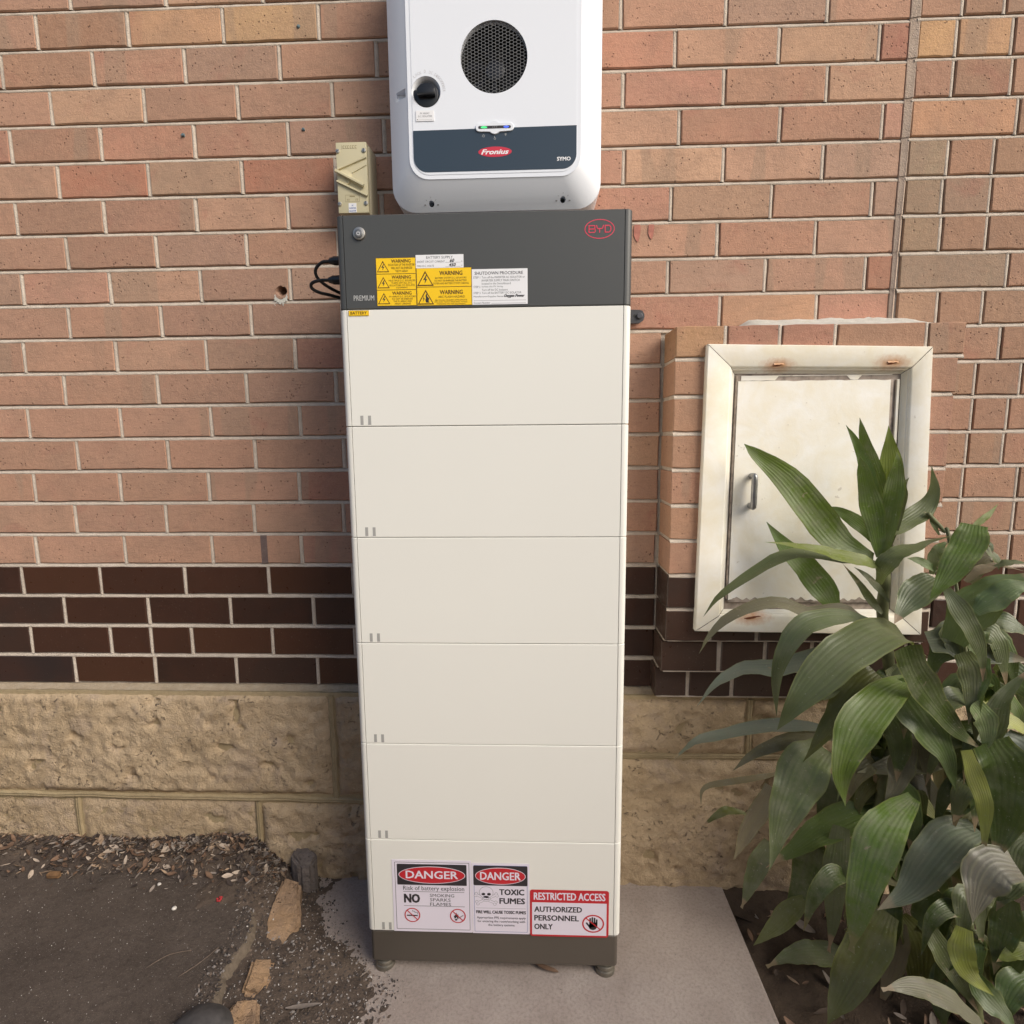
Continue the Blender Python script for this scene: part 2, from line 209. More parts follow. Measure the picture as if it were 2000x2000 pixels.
(1,[[0.9539,0.0939,0.2777],[0.9241,0.082,0.3542],[0.9095,0.0789,0.3045],[0.9145,0.0848,0.1613]],0.0461,'g2',0,0.45,0.35),
(1,[[0.9545,0.0952,0.2797],[0.9328,0.0671,0.3526],[0.9242,0.0479,0.3287],[0.9258,0.0376,0.2364]],0.0427,'d',0,0.45,0.35),
(1,[[0.9521,0.0918,0.2835],[0.9634,0.0648,0.3484],[0.9863,0.0467,0.3245],[1.0058,0.0375,0.2333]],0.0517,'dr',0,0.45,0.35),
(1,[[0.9524,0.0932,0.2913],[0.9886,0.0808,0.3332],[1.036,0.0773,0.3005],[1.0743,0.0827,0.2026]],0.0543,'dr',0,0.45,0.35),
(1,[[0.9427,0.0526,0.2154],[0.8897,0.0488,0.2466],[0.8471,0.0539,0.2054],[0.8348,0.0679,0.0986]],0.0599,'dr',0,0.45,0.35),
(1,[[0.9431,0.054,0.2211],[0.9151,0.0452,0.2719],[0.8992,0.0453,0.2366],[0.9017,0.0543,0.136]],0.0422,'gd',0,0.45,0.35),
(1,[[0.9504,0.0649,0.2156],[0.9407,0.0641,0.2756],[0.9452,0.0721,0.2243],[0.9637,0.0891,0.0889]],0.0536,'gd',0,0.45,0.35),
(1,[[0.9477,0.0597,0.2086],[0.9615,0.0529,0.2758],[0.9903,0.055,0.2268],[1.0222,0.066,0.0891]],0.0504,'gd',0,0.45,0.35),
(1,[[0.9459,0.0576,0.2141],[0.9862,0.0511,0.2558],[1.0389,0.0535,0.2162],[1.0832,0.0647,0.1055]],0.0409,'gd',0,0.45,0.35),
(2,[[1.0672,0.059,0.7674],[1.0191,0.0515,0.7855],[0.9816,0.053,0.7596],[0.9718,0.0633,0.6908]],0.0488,'pg',0,0.45,0.35),
(2,[[1.0697,0.0636,0.7776],[1.0281,0.0628,0.8185],[1.0002,0.0709,0.7779],[1.0003,0.0879,0.671]],0.058,'bl',0,0.45,0.35),
(2,[[1.0763,0.0712,0.768],[1.0435,0.0443,0.8207],[1.025,0.0264,0.7955],[1.0216,0.0173,0.7155]],0.041,'d',0,0.45,0.35),
(2,[[1.0537,0.0433,0.7841],[1.0351,0.0231,0.8331],[1.0304,0.0118,0.8064],[1.037,0.0093,0.7259]],0.0488,'pg',0,0.45,0.35),
(2,[[1.0591,0.0494,0.7761],[1.0671,0.0318,0.8249],[1.0893,0.023,0.7936],[1.113,0.0231,0.7021]],0.049,'d',0,0.45,0.35),
(2,[[1.0686,0.0608,0.767],[1.0866,0.0441,0.8046],[1.1173,0.0364,0.7775],[1.1452,0.0375,0.6983]],0.0563,'g2',0,0.45,0.35),
(2,[[1.0867,0.0572,0.6452],[1.02,0.0299,0.6801],[0.9663,0.0115,0.6599],[0.9425,0.0019,0.5913]],0.0496,'d',0,0.45,0.35),
(2,[[1.0946,0.0672,0.642],[1.05,0.0589,0.6946],[1.021,0.0594,0.6526],[1.0194,0.0689,0.5369]],0.0571,'pg',0,0.45,0.35),
(2,[[1.0831,0.0542,0.6577],[1.0606,0.0386,0.7084],[1.0525,0.032,0.6789],[1.0593,0.0343,0.5915]],0.042,'pg',0,0.45,0.35),
(2,[[1.0735,0.042,0.6614],[1.0726,0.0298,0.7214],[1.088,0.0265,0.6818],[1.1115,0.032,0.569]],0.0383,'g2',0,0.45,0.35),
(2,[[1.0693,0.0368,0.6645],[1.0821,0.0286,0.7071],[1.1091,0.0294,0.6751],[1.1388,0.0389,0.5856]],0.0435,'gd',0,0.45,0.35),
(2,[[1.0675,0.0334,0.6564],[1.1068,0.0393,0.6847],[1.1605,0.0541,0.6461],[1.2116,0.0777,0.5495]],0.0575,'g2',0,0.45,0.35),
(2,[[1.0931,0.0421,0.5542],[1.0297,0.0266,0.5833],[0.9788,0.02,0.555],[0.9605,0.0224,0.4727]],0.0328,'d',0,0.45,0.35),
(2,[[1.0753,0.0201,0.5635],[1.0428,0.0254,0.607],[1.025,0.0395,0.5584],[1.0341,0.0626,0.4353]],0.0416,'g2',0,0.45,0.35),
(2,[[1.0809,0.026,0.5518],[1.045,0.0067,0.6019],[1.0235,-0.0038,0.5769],[1.0211,-0.0053,0.4966]],0.0325,'gd',0,0.45,0.35),
(2,[[1.0878,0.0356,0.5565],[1.0825,0.0258,0.6182],[1.0942,0.0248,0.5766],[1.1167,0.0328,0.459]],0.048,'g2',0,0.45,0.35),
(2,[[1.1063,0.0566,0.5334],[1.114,0.0392,0.5861],[1.1364,0.0307,0.556],[1.1607,0.0311,0.4634]],0.0364,'g2',0,0.45,0.35),
(2,[[1.0913,0.0392,0.5489],[1.1229,0.0365,0.575],[1.1675,0.0428,0.5442],[1.2089,0.0579,0.4628]],0.0333,'ye',0,0.45,0.35),
(2,[[1.1096,0.0381,0.4467],[1.0542,0.0302,0.4864],[1.0128,0.0313,0.4474],[1.0036,0.0412,0.341]],0.0409,'gd',0,0.45,0.35),
(2,[[1.0969,0.022,0.4491],[1.0529,0.0075,0.4941],[1.0229,0.0018,0.4657],[1.0174,0.0051,0.3799]],0.0523,'d',0,0.45,0.35),
(2,[[1.0987,0.0239,0.4459],[1.0671,0.0044,0.5037],[1.051,-0.0062,0.4763],[1.0523,-0.0079,0.3871]],0.0503,'gd',0,0.45,0.35),
(2,[[1.123,0.0536,0.4332],[1.1274,0.0372,0.4852],[1.1465,0.0297,0.4572],[1.169,0.0312,0.3687]],0.0485,'gd',0,0.45,0.35),
(2,[[1.1125,0.0398,0.4319],[1.1386,0.0128,0.4828],[1.1777,-0.0053,0.4575],[1.2078,-0.0145,0.3668]],0.0512,'d',0,0.45,0.35),
(3,[[1.0319,-0.046,0.2133],[0.9738,-0.0646,0.2577],[0.9292,-0.0743,0.2336],[0.9137,-0.0751,0.151]],0.0368,'gd',0,0.45,0.35),
(3,[[1.0453,-0.029,0.2074],[1.0112,-0.0354,0.2535],[0.9914,-0.0329,0.2163],[0.9945,-0.0215,0.1137]],0.0432,'gd',0,0.45,0.35),
(3,[[1.0343,-0.0431,0.2117],[1.0034,-0.0659,0.2835],[0.9885,-0.0799,0.2576],[0.9899,-0.0849,0.1616]],0.0503,'d',0,0.45,0.35),
(3,[[1.0418,-0.0342,0.2028],[1.025,-0.0594,0.2738],[1.0233,-0.0757,0.2529],[1.0308,-0.0831,0.1658]],0.039,'d',0,0.45,0.35),
(3,[[1.0321,-0.0442,0.2255],[1.0507,-0.0512,0.283],[1.0857,-0.0492,0.24],[1.1231,-0.0383,0.1183]],0.037,'d',0,0.45,0.35),
(3,[[1.0543,-0.0197,0.185],[1.0933,-0.0255,0.2228],[1.1466,-0.0224,0.1845],[1.194,-0.0103,0.0778]],0.0419,'d',0,0.45,0.35),
(3,[[1.0324,-0.0634,0.1181],[0.9943,-0.0687,0.1466],[0.968,-0.0651,0.1157],[0.9663,-0.0527,0.0329]],0.0343,'gd',0,0.45,0.35),
(3,[[1.043,-0.0491,0.1187],[1.009,-0.0561,0.1656],[0.9894,-0.0543,0.1291],[0.9925,-0.0435,0.0269]],0.0388,'gd',0,0.45,0.35),
(3,[[1.0492,-0.0427,0.1043],[1.0223,-0.0743,0.1867],[1.0112,-0.0969,0.1719],[1.0113,-0.1107,0.0887]],0.0388,'gd',0,0.45,0.35),
(3,[[1.0172,-0.0795,0.1496],[1.0254,-0.0819,0.1996],[1.0493,-0.0753,0.1569],[1.0809,-0.0598,0.0423]],0.0366,'ol',0,0.45,0.35),
(3,[[1.0486,-0.0434,0.1051],[1.0693,-0.0612,0.147],[1.102,-0.0702,0.1287],[1.1303,-0.0702,0.0566]],0.0373,'gd',0,0.45,0.35),
]
STEMS = {1:[([[0.8609,0.07,1.0565],[0.8557,0.065,1.0029],[0.8645,0.065,0.9282],[0.8746,0.08,0.851],[0.9004,0.1,0.7759],[0.9203,0.11,0.702],[0.9385,0.12,0.5898],[0.9,0.07,0.35],[0.9,0.07,-0.06]],0.0125),([[0.9492,0.12,0.5462],[0.966,0.12,0.3617],[0.9795,0.12,0.2219],[0.965,0.09,-0.06]],0.009)],2:[([[1.029,0.01,0.7795],[1.0309,0.0,0.6803],[1.0523,-0.005,0.5779],[1.08,0.0,0.4476],[1.1177,0.01,0.2361],[1.115,0.0,-0.06]],0.0115),([[1.012,0.0,0.75],[0.998,0.07,1.0178],[0.9909,0.08,1.0385],[0.957,0.085,1.0765]],0.004)],3:[([[1.0199,-0.05,0.2163],[1.0348,-0.06,0.1197],[1.0469,-0.07,-0.04]],0.014)]}
FRAME = {'TLo':[0.498,0.18,1.4572],'TRo':[1.0031,0.18,1.4444],'BLo':[0.492,0.18,0.7729],'BRo':[1.0334,0.18,0.7656],'TLi':[0.5676,0.186,1.391],'TRi':[0.9475,0.186,1.3862],'BLi':[0.5648,0.186,0.8238],'BRi':[0.966,0.186,0.8249],'h0':[0.6143,0.185,1.1588],'h1':[0.6156,0.185,1.0755],'r1':[0.6604,0.185,1.4074],'r2':[0.9153,0.185,1.4088],'r3':[0.6279,0.185,0.8093]}
HEADS_WEST = {-1:[-1.0233,-0.7865],0:[-1.1152,-0.8862,-0.649,-0.4149],1:[-1.2143,-0.9816,-0.7514,-0.5154],2:[-1.0991,-0.8609,-0.6252,-0.39],3:[-1.2139,-0.9804,-0.7418,-0.5043],4:[-1.1003,-0.8659,-0.6272],5:[-1.2213,-0.9899,-0.7512,-0.516],6:[-1.0975,-0.8624,-0.6278],7:[-1.2263,-0.9928,-0.7535,-0.5204],8:[-1.1116,-0.8653,-0.6279],9:[-1.2432,-0.9945,-0.7524,-0.5182],10:[-1.1432,-0.8902,-0.6525,-0.4151],11:[-1.2523,-0.9987,-0.7538,-0.5146],12:[-1.1269,-0.8777,-0.6417,-0.4023],13:[-1.2572,-1.0179,-0.7734,-0.5272],14:[-1.1519,-0.8989,-0.6556,-0.4111],15:[-1.2741,-1.0221,-0.7778,-0.5311],16:[-1.3241,-1.1,-0.861,-0.6263,-0.3932],17:[-1.2129,-0.9726,-0.7397,-0.5073],18:[-1.3195,-1.089,-0.9727,-0.8565,-0.627,-0.3958],19:[-1.2022,-0.969,-0.7356,-0.5046]}
HEADS_EAST = {0:[0.3084,0.5525,0.7867],1:[0.4367,0.6788,0.9107],2:[0.3161,0.5543,0.795],3:[0.4516,0.6902,0.9297],4:[0.3205,0.5597,0.7959],5:[0.4369,0.6784,0.918],6:[0.5521,0.7887],7:[0.4333,0.6722,0.9141],8:[0.5644,0.8012]}
HEADS_PIER = {0:[1.0914,1.1858],1:[1.0837,1.2096],2:[1.0827,1.216],3:[1.2378],4:[1.0866,1.1926],5:[1.0811,1.1925],6:[1.0848,1.1927],7:[1.2503],8:[1.092,1.2001],9:[1.25],10:[1.1989,1.3084],11:[1.1991,1.2858],12:[1.1947,1.283],13:[1.1923,1.3267],14:[1.1915,1.3273],15:[1.1821,1.3254]}
# ------------------------------------------------------------------ helpers
def link(name, me, mats, parent=None, loc=None):
    o = bpy.data.objects.new(name, me)
    COL.objects.link(o)
    if not isinstance(mats, (list, tuple)):
        mats = [mats]
    if not me.materials:
        for m in mats:
            me.materials.append(m)
    if parent is not None:
        o.parent = parent
        if loc is not None:
            o.location = Vector(loc) - wloc(parent)
    elif loc is not None:
        o.location = loc
    return o


def wloc(o):
    v = Vector(o.location)
    while o.parent is not None:
        o = o.parent
        v = v + o.location
    return v


def tag(o, label=None, cat=None, group=None, kind=None):
    if label: o['label'] = label
    if cat: o['category'] = cat
    if group: o['group'] = group
    if kind: o['kind'] = kind
    return o


def thing(name, label, cat, loc=(0, 0, 0), group=None):
    o = bpy.data.objects.new(name, None)
    o.empty_display_size = .05
    COL.objects.link(o)
    o.location = loc
    return tag(o, label, cat, group)


def mesh(name, verts, faces, smooth=False, mi=None, origin=(0, 0, 0)):
    ox, oy, oz = origin
    me = bpy.data.meshes.new(name)
    me.from_pydata([(v[0] - ox, v[1] - oy, v[2] - oz) for v in verts], [], faces)
    if smooth:
        me.polygons.foreach_set('use_smooth', [True] * len(me.polygons))
    if mi:
        me.polygons.foreach_set('material_index', mi)
    me.update()
    return me


def from_bm(name, bm, smooth=False, origin=(0, 0, 0)):
    bmesh.ops.translate(bm, verts=bm.verts, vec=-Vector(origin))
    bmesh.ops.recalc_face_normals(bm, faces=bm.faces)
    me = bpy.data.meshes.new(name)
    bm.to_mesh(me)
    bm.free()
    if smooth:
        me.polygons.foreach_set('use_smooth', [True] * len(me.polygons))
    return me


def part(name, bm, mat, parent, smooth=False, origin=None):
    """link a bmesh in world coordinates as a child, its origin at `origin`"""
    og = origin
    if og is None:
        lo = Vector([min(v.co[i] for v in bm.verts) for i in range(3)])
        hi = Vector([max(v.co[i] for v in bm.verts) for i in range(3)])
        og = (lo + hi) / 2
    return link(name, from_bm(name, bm, smooth, og), mat, parent, og)


def bm_box(x0, x1, y0, y1, z0, z1, bev=0, seg=2, bm=None):
    b = bm or bmesh.new()
    vs = [b.verts.new((x, y, z)) for x in (x0, x1) for y in (y0, y1) for z in (z0, z1)]
    idx = [(0, 1, 3, 2), (4, 6, 7, 5), (0, 4, 5, 1), (2, 3, 7, 6), (0, 2, 6, 4), (1, 5, 7, 3)]
    fs = [b.faces.new([vs[i] for i in f]) for f in idx]
    if bev:
        es = list({e for f in fs for e in f.edges})
        bmesh.ops.bevel(b, geom=es, offset=bev, segments=seg, profile=.5, affect='EDGES')
    return b


def bm_cyl(c, r, axis, length, n=24, bev=0, bm=None, r2=None):
    b = bm or bmesh.new()
    a = Vector(axis).normalized()
    t = a.orthogonal().normalized()
    u = a.cross(t)
    c = Vector(c)
    r2 = r if r2 is None else r2
    prof = [(r, 0), (r2, length)]
    if bev:
        prof = [(r, 0), (r2, length - bev), (r2 - bev * .3, length - bev * .3), (r2 - bev, length)]
    rings = []
    for rr, h in prof:
        rings.append([b.verts.new(c + a * h + (t * math.cos(k * 2 * math.pi / n) + u * math.sin(k * 2 * math.pi / n)) * rr) for k in range(n)])
    for A, B in zip(rings, rings[1:]):
        for k in range(n):
            b.faces.new((A[k], A[(k + 1) % n], B[(k + 1) % n], B[k]))
    b.faces.new(rings[0][::-1])
    b.faces.new(rings[-1])
    return b


def catmull(pts, n):
    P = [Vector(q) for q in pts]
    P = [2 * P[0] - P[1]] + P + [2 * P[-1] - P[-2]]
    m = len(P) - 3
    out = []
    for i in range(n + 1):
        s = i / n * m
        k = min(int(s), m - 1)
        t = s - k
        a, b, c, d = P[k:k + 4]
        out.append(.5 * ((2 * b) + (c - a) * t + (2 * a - 5 * b + 4 * c - d) * t * t + (3 * b - a - 3 * c + d) * t ** 3))
    return out


def bm_tube(pts, r, n=10, res=24, bm=None, taper=None):
    b = bm or bmesh.new()
    P = catmull(pts, res)
    prev = None
    rings = []
    for i, q in enumerate(P):
        d = (P[min(i + 1, res)] - P[max(i - 1, 0)]).normalized()
        if prev is None:
            t = d.orthogonal().normalized()
        else:
            t = (prev - d * prev.dot(d)).normalized()
        prev = t
        u = d.cross(t)
        rr = r if taper is None else taper(i / res) * r
        rings.append([b.verts.new(q + (t * math.cos(k * 2 * math.pi / n) + u * math.sin(k * 2 * math.pi / n)) * rr) for k in range(n)])
    for A, B in zip(rings, rings[1:]):
        for k in range(n):
            b.faces.new((A[k], A[(k + 1) % n], B[(k + 1) % n], B[k]))
    b.faces.new(rings[0][::-1])
    b.faces.new(rings[-1])
    return b


def boolean(o, cutters):
    for bmc in cutters:
        me = from_bm('cutter', bmc)
        c = bpy.data.objects.new('cutter', me)
        COL.objects.link(c)
        md = o.modifiers.new('cut', 'BOOLEAN')
        md.operation = 'DIFFERENCE'
        md.solver = 'EXACT'
        md.object = c
        dg = bpy.context.evaluated_depsgraph_get()
        new = bpy.data.meshes.new_from_object(o.evaluated_get(dg))
        o.modifiers.clear()
        o.data = new
        bpy.data.objects.remove(c)


def smooth_angle(o, deg=35):
    me = o.data
    me.polygons.foreach_set('use_smooth', [True] * len(me.polygons))
    bm = bmesh.new()
    bm.from_mesh(me)
    lim = math.radians(deg)
    for e in bm.edges:
        if len(e.link_faces) == 2 and e.calc_face_angle(0) > lim:
            e.smooth = False
    bm.to_mesh(me)
    bm.free()


# ------------------------------------------------------------------ materials
class NT:
    def __init__(self, name):
        self.m = bpy.data.materials.new(name)
        self.m.use_nodes = True
        self.t = self.m.node_tree
        self.p = self.t.nodes['Principled BSDF']

    def n(self, typ, **kw):
        x = self.t.nodes.new('ShaderNode' + typ)
        for k, v in kw.items():
            setattr(x, k, v)
        return x

    def l(self, a, b):
        self.t.links.new(a, b)

    def set(self, node, **kw):
        for k, v in kw.items():
            node.inputs[k.replace('_', ' ')].default_value = v
        return node

    def coord(self, kind='Object'):
        return self.n('TexCoord').outputs[kind]

    def offset(self, vec, scale=37.0):
        oi = self.n('ObjectInfo')
        mu = self.n('Math', operation='MULTIPLY')
        mu.inputs[1].default_value = scale
        self.l(oi.outputs['Random'], mu.inputs[0])
        cx = self.n('CombineXYZ')
        for k in range(3):
            self.l(mu.outputs[0], cx.inputs[k])
        ad = self.n('VectorMath', operation='ADD')
        self.l(vec, ad.inputs[0])
        self.l(cx.outputs[0], ad.inputs[1])
        return ad.outputs[0]

    def noise(self, vec, scale, detail=4, rough=.55, dist=0):
        x = self.n('TexNoise')
        self.set(x, Scale=scale, Detail=detail, Roughness=rough, Distortion=dist)
        self.l(vec, x.inputs['Vector'])
        return x.outputs['Fac']

    def ramp(self, fac, stops, interp='LINEAR'):
        x = self.n('ValToRGB')
        x.color_ramp.interpolation = interp
        e = x.color_ramp.elements
        while len(e) < len(stops):
            e.new(.5)
        for el, (pos, c) in zip(e, stops):
            el.position = pos
            el.color = c if len(c) == 4 else (*c, 1)
        self.l(fac, x.inputs['Fac'])
        return x.outputs['Color']

    def rng(self, fac, a, b, c=0., d=1.):
        x = self.n('MapRange')
        x.inputs['From Min'].default_value = a
        x.inputs['From Max'].default_value = b
        x.inputs['To Min'].default_value = c
        x.inputs['To Max'].default_value = d
        self.l(fac, x.inputs['Value'])
        return x.outputs['Result']

    def mix(self, fac, a, b, mode='MIX'):
        x = self.n('Mix', data_type='RGBA', blend_type=mode)
        for sock, v in ((x.inputs['Factor'], fac), (x.inputs[6], a), (x.inputs[7], b)):
            if isinstance(v, bpy.types.NodeSocket):
                self.l(v, sock)
            elif isinstance(v, (int, float)):
                sock.default_value = v
            else:
                sock.default_value = (*v, 1)
        return x.outputs[2]

    def math(self, op, a, b):
        x = self.n('Math', operation=op)
        for i, v in enumerate((a, b)):
            if isinstance(v, bpy.types.NodeSocket):
                self.l(v, x.inputs[i])
            else:
                x.inputs[i].default_value = v
        return x.outputs[0]

    def bump(self, height, strength=.5, dist=.002, normal=None):
        x = self.n('Bump')
        x.inputs['Strength'].default_value = strength
        x.inputs['Distance'].default_value = dist
        self.l(height, x.inputs['Height'])
        if normal is not None:
            self.l(normal, x.inputs['Normal'])
        return x.outputs['Normal']

    def out(self, color=None, rough=None, normal=None, **kw):
        b = self.p
        for key, v in (('Base Color', color), ('Roughness', rough), ('Normal', normal)):
            if v is None:
                continue
            if isinstance(v, bpy.types.NodeSocket):
                self.l(v, b.inputs[key])
            elif isinstance(v, (int, float)):
                b.inputs[key].default_value = v
            else:
                b.inputs[key].default_value = (*v, 1)
        for k, v in kw.items():
            b.inputs[k.replace('_', ' ')].default_value = v
        return self.m


def plain(name, col, rough=.5, metal=0, nscale=0, namt=.06, bump=0, bscale=400, **kw):
    t = NT(name)
    c = col
    nrm = None
    vec = t.coord()
    if nscale:
        f = t.noise(vec, nscale, 5)
        c = t.mix(t.rng(f, .3, .7), tuple(x * (1 - namt) for x in col), tuple(min(1, x * (1 + namt)) for x in col))
    if bump:
        nrm = t.bump(t.noise(vec, bscale, 2), bump, .0006)
    return t.out(c, rough, nrm, Metallic=metal, **kw)


def mat_brick(name, glazed=False):
    t = NT(name)
    vec = t.offset(t.coord())
    oi = t.n('ObjectInfo')
    base = oi.outputs['Color']
    big = t.noise(vec, 9, 3, .5, .6)
    mid = t.noise(vec, 60, 5, .65)
    fine = t.noise(vec, 330, 3, .65)
    if glazed:
        c = t.mix(t.rng(big, .35, .7), base, t.mix(.35, base, (.075, .028, .016)))
        sp = t.rng(t.noise(vec, 330, 2, .5), .7, .74)
        c = t.mix(t.math('MULTIPLY', sp, .5), c, (.25, .2, .16))
        h = t.math('ADD', t.math('MULTIPLY', mid, .6), t.math('MULTIPLY', fine, .3))
        nrm = t.bump(h, .35, .002)
        return t.out(c, t.rng(mid, .3, .7, .26, .46), nrm)
    c = t.mix(t.rng(big, .38, .68), base, t.mix(.4, base, (.28, .19, .14)))
    red = t.rng(t.noise(vec, 5.5, 3, .55, 1.2), .60, .72)
    c = t.mix(t.math('MULTIPLY', red, .38), c, (.38, .15, .115))
    # ghost marks left by the kiln stacking: greyish upright bands
    gm = t.n('Mapping')
    gm.inputs['Scale'].default_value = (13, .6, 1.5)
    t.l(vec, gm.inputs['Vector'])
    gh = t.rng(t.noise(gm.outputs[0], 1.0, 1, .3, .15), .60, .625)
    rg = t.rng(oi.outputs['Random'], .45, .5)
    c = t.mix(t.math('MULTIPLY', t.math('MULTIPLY', gh, rg), .5), c, (.33, .24, .175))
    c = t.mix(t.rng(mid, .3, .75, 0, .5), c, t.mix(.5, c, (.62, .38, .25)))
    # drag marks: fine horizontal streaks
    mp = t.n('Mapping')
    mp.inputs['Scale'].default_value = (14, 60, 120)
    t.l(vec, mp.inputs['Vector'])
    st = t.noise(mp.outputs[0], 2.2, 4, .6)
    c = t.mix(t.rng(st, .52, .72, 0, .35), c, t.mix(.7, c, (.16, .09, .06)))
    # pits and iron specks
    vo = t.n('TexVoronoi')
    vo.inputs['Scale'].default_value = 95
    t.l(vec, vo.inputs['Vector'])
    spot = t.rng(vo.outputs['Distance'], .14, .22, 1, 0)
    gate = t.rng(t.noise(vec, 26, 2), .52, .6)
    pit = t.math('MULTIPLY', spot, gate)
    c = t.mix(t.math('MULTIPLY', pit, .55), c, (.10, .05, .035))
    grain = t.rng(fine, .3, .7)
    c = t.mix(t.math('MULTIPLY', grain, .42), c, t.mix(.6, c, (.11, .06, .042)))
    wh = t.rng(t.noise(vec, 240, 2), .73, .77)
    c = t.mix(t.math('MULTIPLY', wh, .3), c, (.6, .5, .4))
    h = t.math('SUBTRACT', t.math('ADD', t.math('MULTIPLY', mid, .7), t.math('MULTIPLY', fine, .45)), t.math('MULTIPLY', pit, .8))
    nrm = t.bump(h, .9, .003)
    return t.out(c, .9, nrm, Specular_IOR_Level=.25)


def mat_mortar(name, a, b):
    t = NT(name)
    vec = t.coord()
    mid = t.noise(vec, 45, 5, .65)
    fine = t.noise(vec, 380, 3)
    c = t.mix(t.rng(mid, .3, .7), a, b)
    c = t.mix(t.rng(t.noise(vec, 4, 3), .5, .75, 0, .4), c, tuple(x * .6 for x in a))
    c = t.mix(t.rng(fine, .55, .75, 0, .4), c, tuple(x * .45 for x in a))
    nrm = t.bump(t.math('ADD', t.math('MULTIPLY', mid, .8), fine), .8, .003)
    return t.out(c, .95, nrm, Specular_IOR_Level=.2)


def mat_sandstone(name, a, b, dark, sc=1.0):
    t = NT(name)
    vec = t.offset(t.coord())
    big = t.noise(vec, 4.5 * sc, 4, .6, .8)
    mid = t.noise(vec, 38 * sc, 6, .7)
    fine = t.noise(vec, 300 * sc, 3)
    c = t.mix(t.rng(big, .35, .68), a, b)
    c = t.mix(t.rng(t.noise(vec, 7, 5, .65, 1.2), .52, .75, 0, .75), c, dark)
    c = t.mix(t.rng(mid, .5, .75, 0, .45), c, tuple(x * .45 for x in a))
    c = t.mix(t.rng(fine, .55, .75, 0, .4), c, tuple(min(1, x * 1.5) for x in a))
    pit = t.math('MULTIPLY', t.rng(t.noise(vec, 75 * sc, 4, .6, .8), .60, .68), t.rng(t.noise(vec, 9, 2), .42, .6))
    c = t.mix(t.math('MULTIPLY', pit, .7), c, tuple(x * .3 for x in dark))
    crk = t.rng(t.noise(vec, 30 * sc, 6, .7, .25), .44, .56)
    h = t.math('SUBTRACT', t.math('ADD', t.math('ADD', mid, t.math('MULTIPLY', crk, .3)), t.math('MULTIPLY', fine, .45)), pit)
    nrm = t.bump(h, .9, .006)
    return t.out(c, .95, nrm, Specular_IOR_Level=.2)


def mat_ground(name, a, b, speck, sc=1.0, bumpd=.003, spamt=.6, spt=.69):
    t = NT(name)
    vec = t.coord()
    big = t.noise(vec, 3 * sc, 4, .6, .5)
    mid = t.noise(vec, 55 * sc, 5, .7)
    fine = t.noise(vec, 300 * sc, 4, .7)
    c = t.mix(t.rng(big, .35, .68), a, b)
    c = t.mix(t.rng(mid, .45, .75, 0, .6), c, tuple(x * .5 for x in a))
    sp = t.rng(fine, spt, spt + .06)
    c = t.mix(t.math('MULTIPLY', sp, spamt), c, speck)
    dk = t.rng(fine, .36, .28)
    c = t.mix(t.math('MULTIPLY', dk, .6), c, tuple(x * .3 for x in a))
    nrm = t.bump(t.math('ADD', mid, t.math('MULTIPLY', fine, .7)), .9, bumpd)
    return t.out(c, .92, nrm, Specular_IOR_Level=.25)


def mat_leaf(name):
    t = NT(name)
    uv = t.n('UVMap').outputs[0]
    sep = t.n('SeparateXYZ')
    t.l(uv, sep.inputs[0])
    u, v = sep.outputs[0], sep.outputs[1]
    oi = t.n('ObjectInfo')
    base = oi.outputs['Color']
    vec = t.offset(uv)
    mp = t.n('Mapping')
    mp.inputs['Scale'].default_value = (15, .8, 1)
    t.l(vec, mp.inputs['Vector'])
    ve = t.noise(mp.outputs[0], 1.0, 3, .5)
    ov = t.offset(t.coord())
    c = t.mix(t.rng(ve, .3, .7, 0, 1), t.mix(.22, base, (.012, .025, .006)), t.mix(.22, base, (.12, .18, .04)))
    # dust on the old leaves
    dustn = t.math('MULTIPLY', t.rng(t.noise(ov, 30, 6, .7), .42, .72), t.rng(oi.outputs['Random'], 0, 1, .25, .9))
    c = t.mix(t.math('MULTIPLY', dustn, .6), c, (.24, .225, .175))
    sc = t.rng(t.noise(ov, 190, 3), .66, .72)
    c = t.mix(t.math('MULTIPLY', sc, .45), c, (.36, .36, .28))
    bs = t.math('MULTIPLY', t.rng(t.noise(ov, 45, 5, .6, .5), .66, .70), t.rng(oi.outputs['Random'], .3, .5))
    c = t.mix(t.math('MULTIPLY', bs, .75), c, (.30, .24, .17))
    # pale margin, browned tip
    au = t.math('ABSOLUTE', t.math('SUBTRACT', u, .5), 0)
    c = t.mix(t.rng(au, .44, .5, 0, .45), c, (.19, .2, .05))
    vv = t.math('ADD', v, t.math('MULTIPLY', t.math('SUBTRACT', t.noise(ov, 60, 3), .5), .05))
    tip = t.math('MULTIPLY', t.rng(vv, .86, .89), t.math('SUBTRACT', 1.0, oi.outputs['Alpha']))
    c = t.mix(tip, c, (.36, .25, .16))
    vw = t.n('TexWave', wave_type='BANDS', bands_direction='X')
    t.set(vw, Scale=2.6, Distortion=1.2, Detail=1.0)
    t.l(uv, vw.inputs['Vector'])
    h = t.math('ADD', t.math('MULTIPLY', vw.outputs['Fac'], .35), ve)
    nrm = t.bump(h, .3, .0025)
    m = t.out(c, t.rng(dustn, 0, .6, .36, .7), nrm)
    tr = t.n('BsdfTranslucent')
    t.l(t.mix(.35, c, (.25, .32, .03)), tr.inputs['Color'])
    mx = t.n('MixShader')
    mx.inputs[0].default_value = .2
    t.l(t.p.outputs[0], mx.inputs[1])
    t.l(tr.outputs[0], mx.inputs[2])
    o = [n for n in t.t.nodes if n.type == 'OUTPUT_MATERIAL'][0]
    t.l(mx.outputs[0], o.inputs['Surface'])
    return m


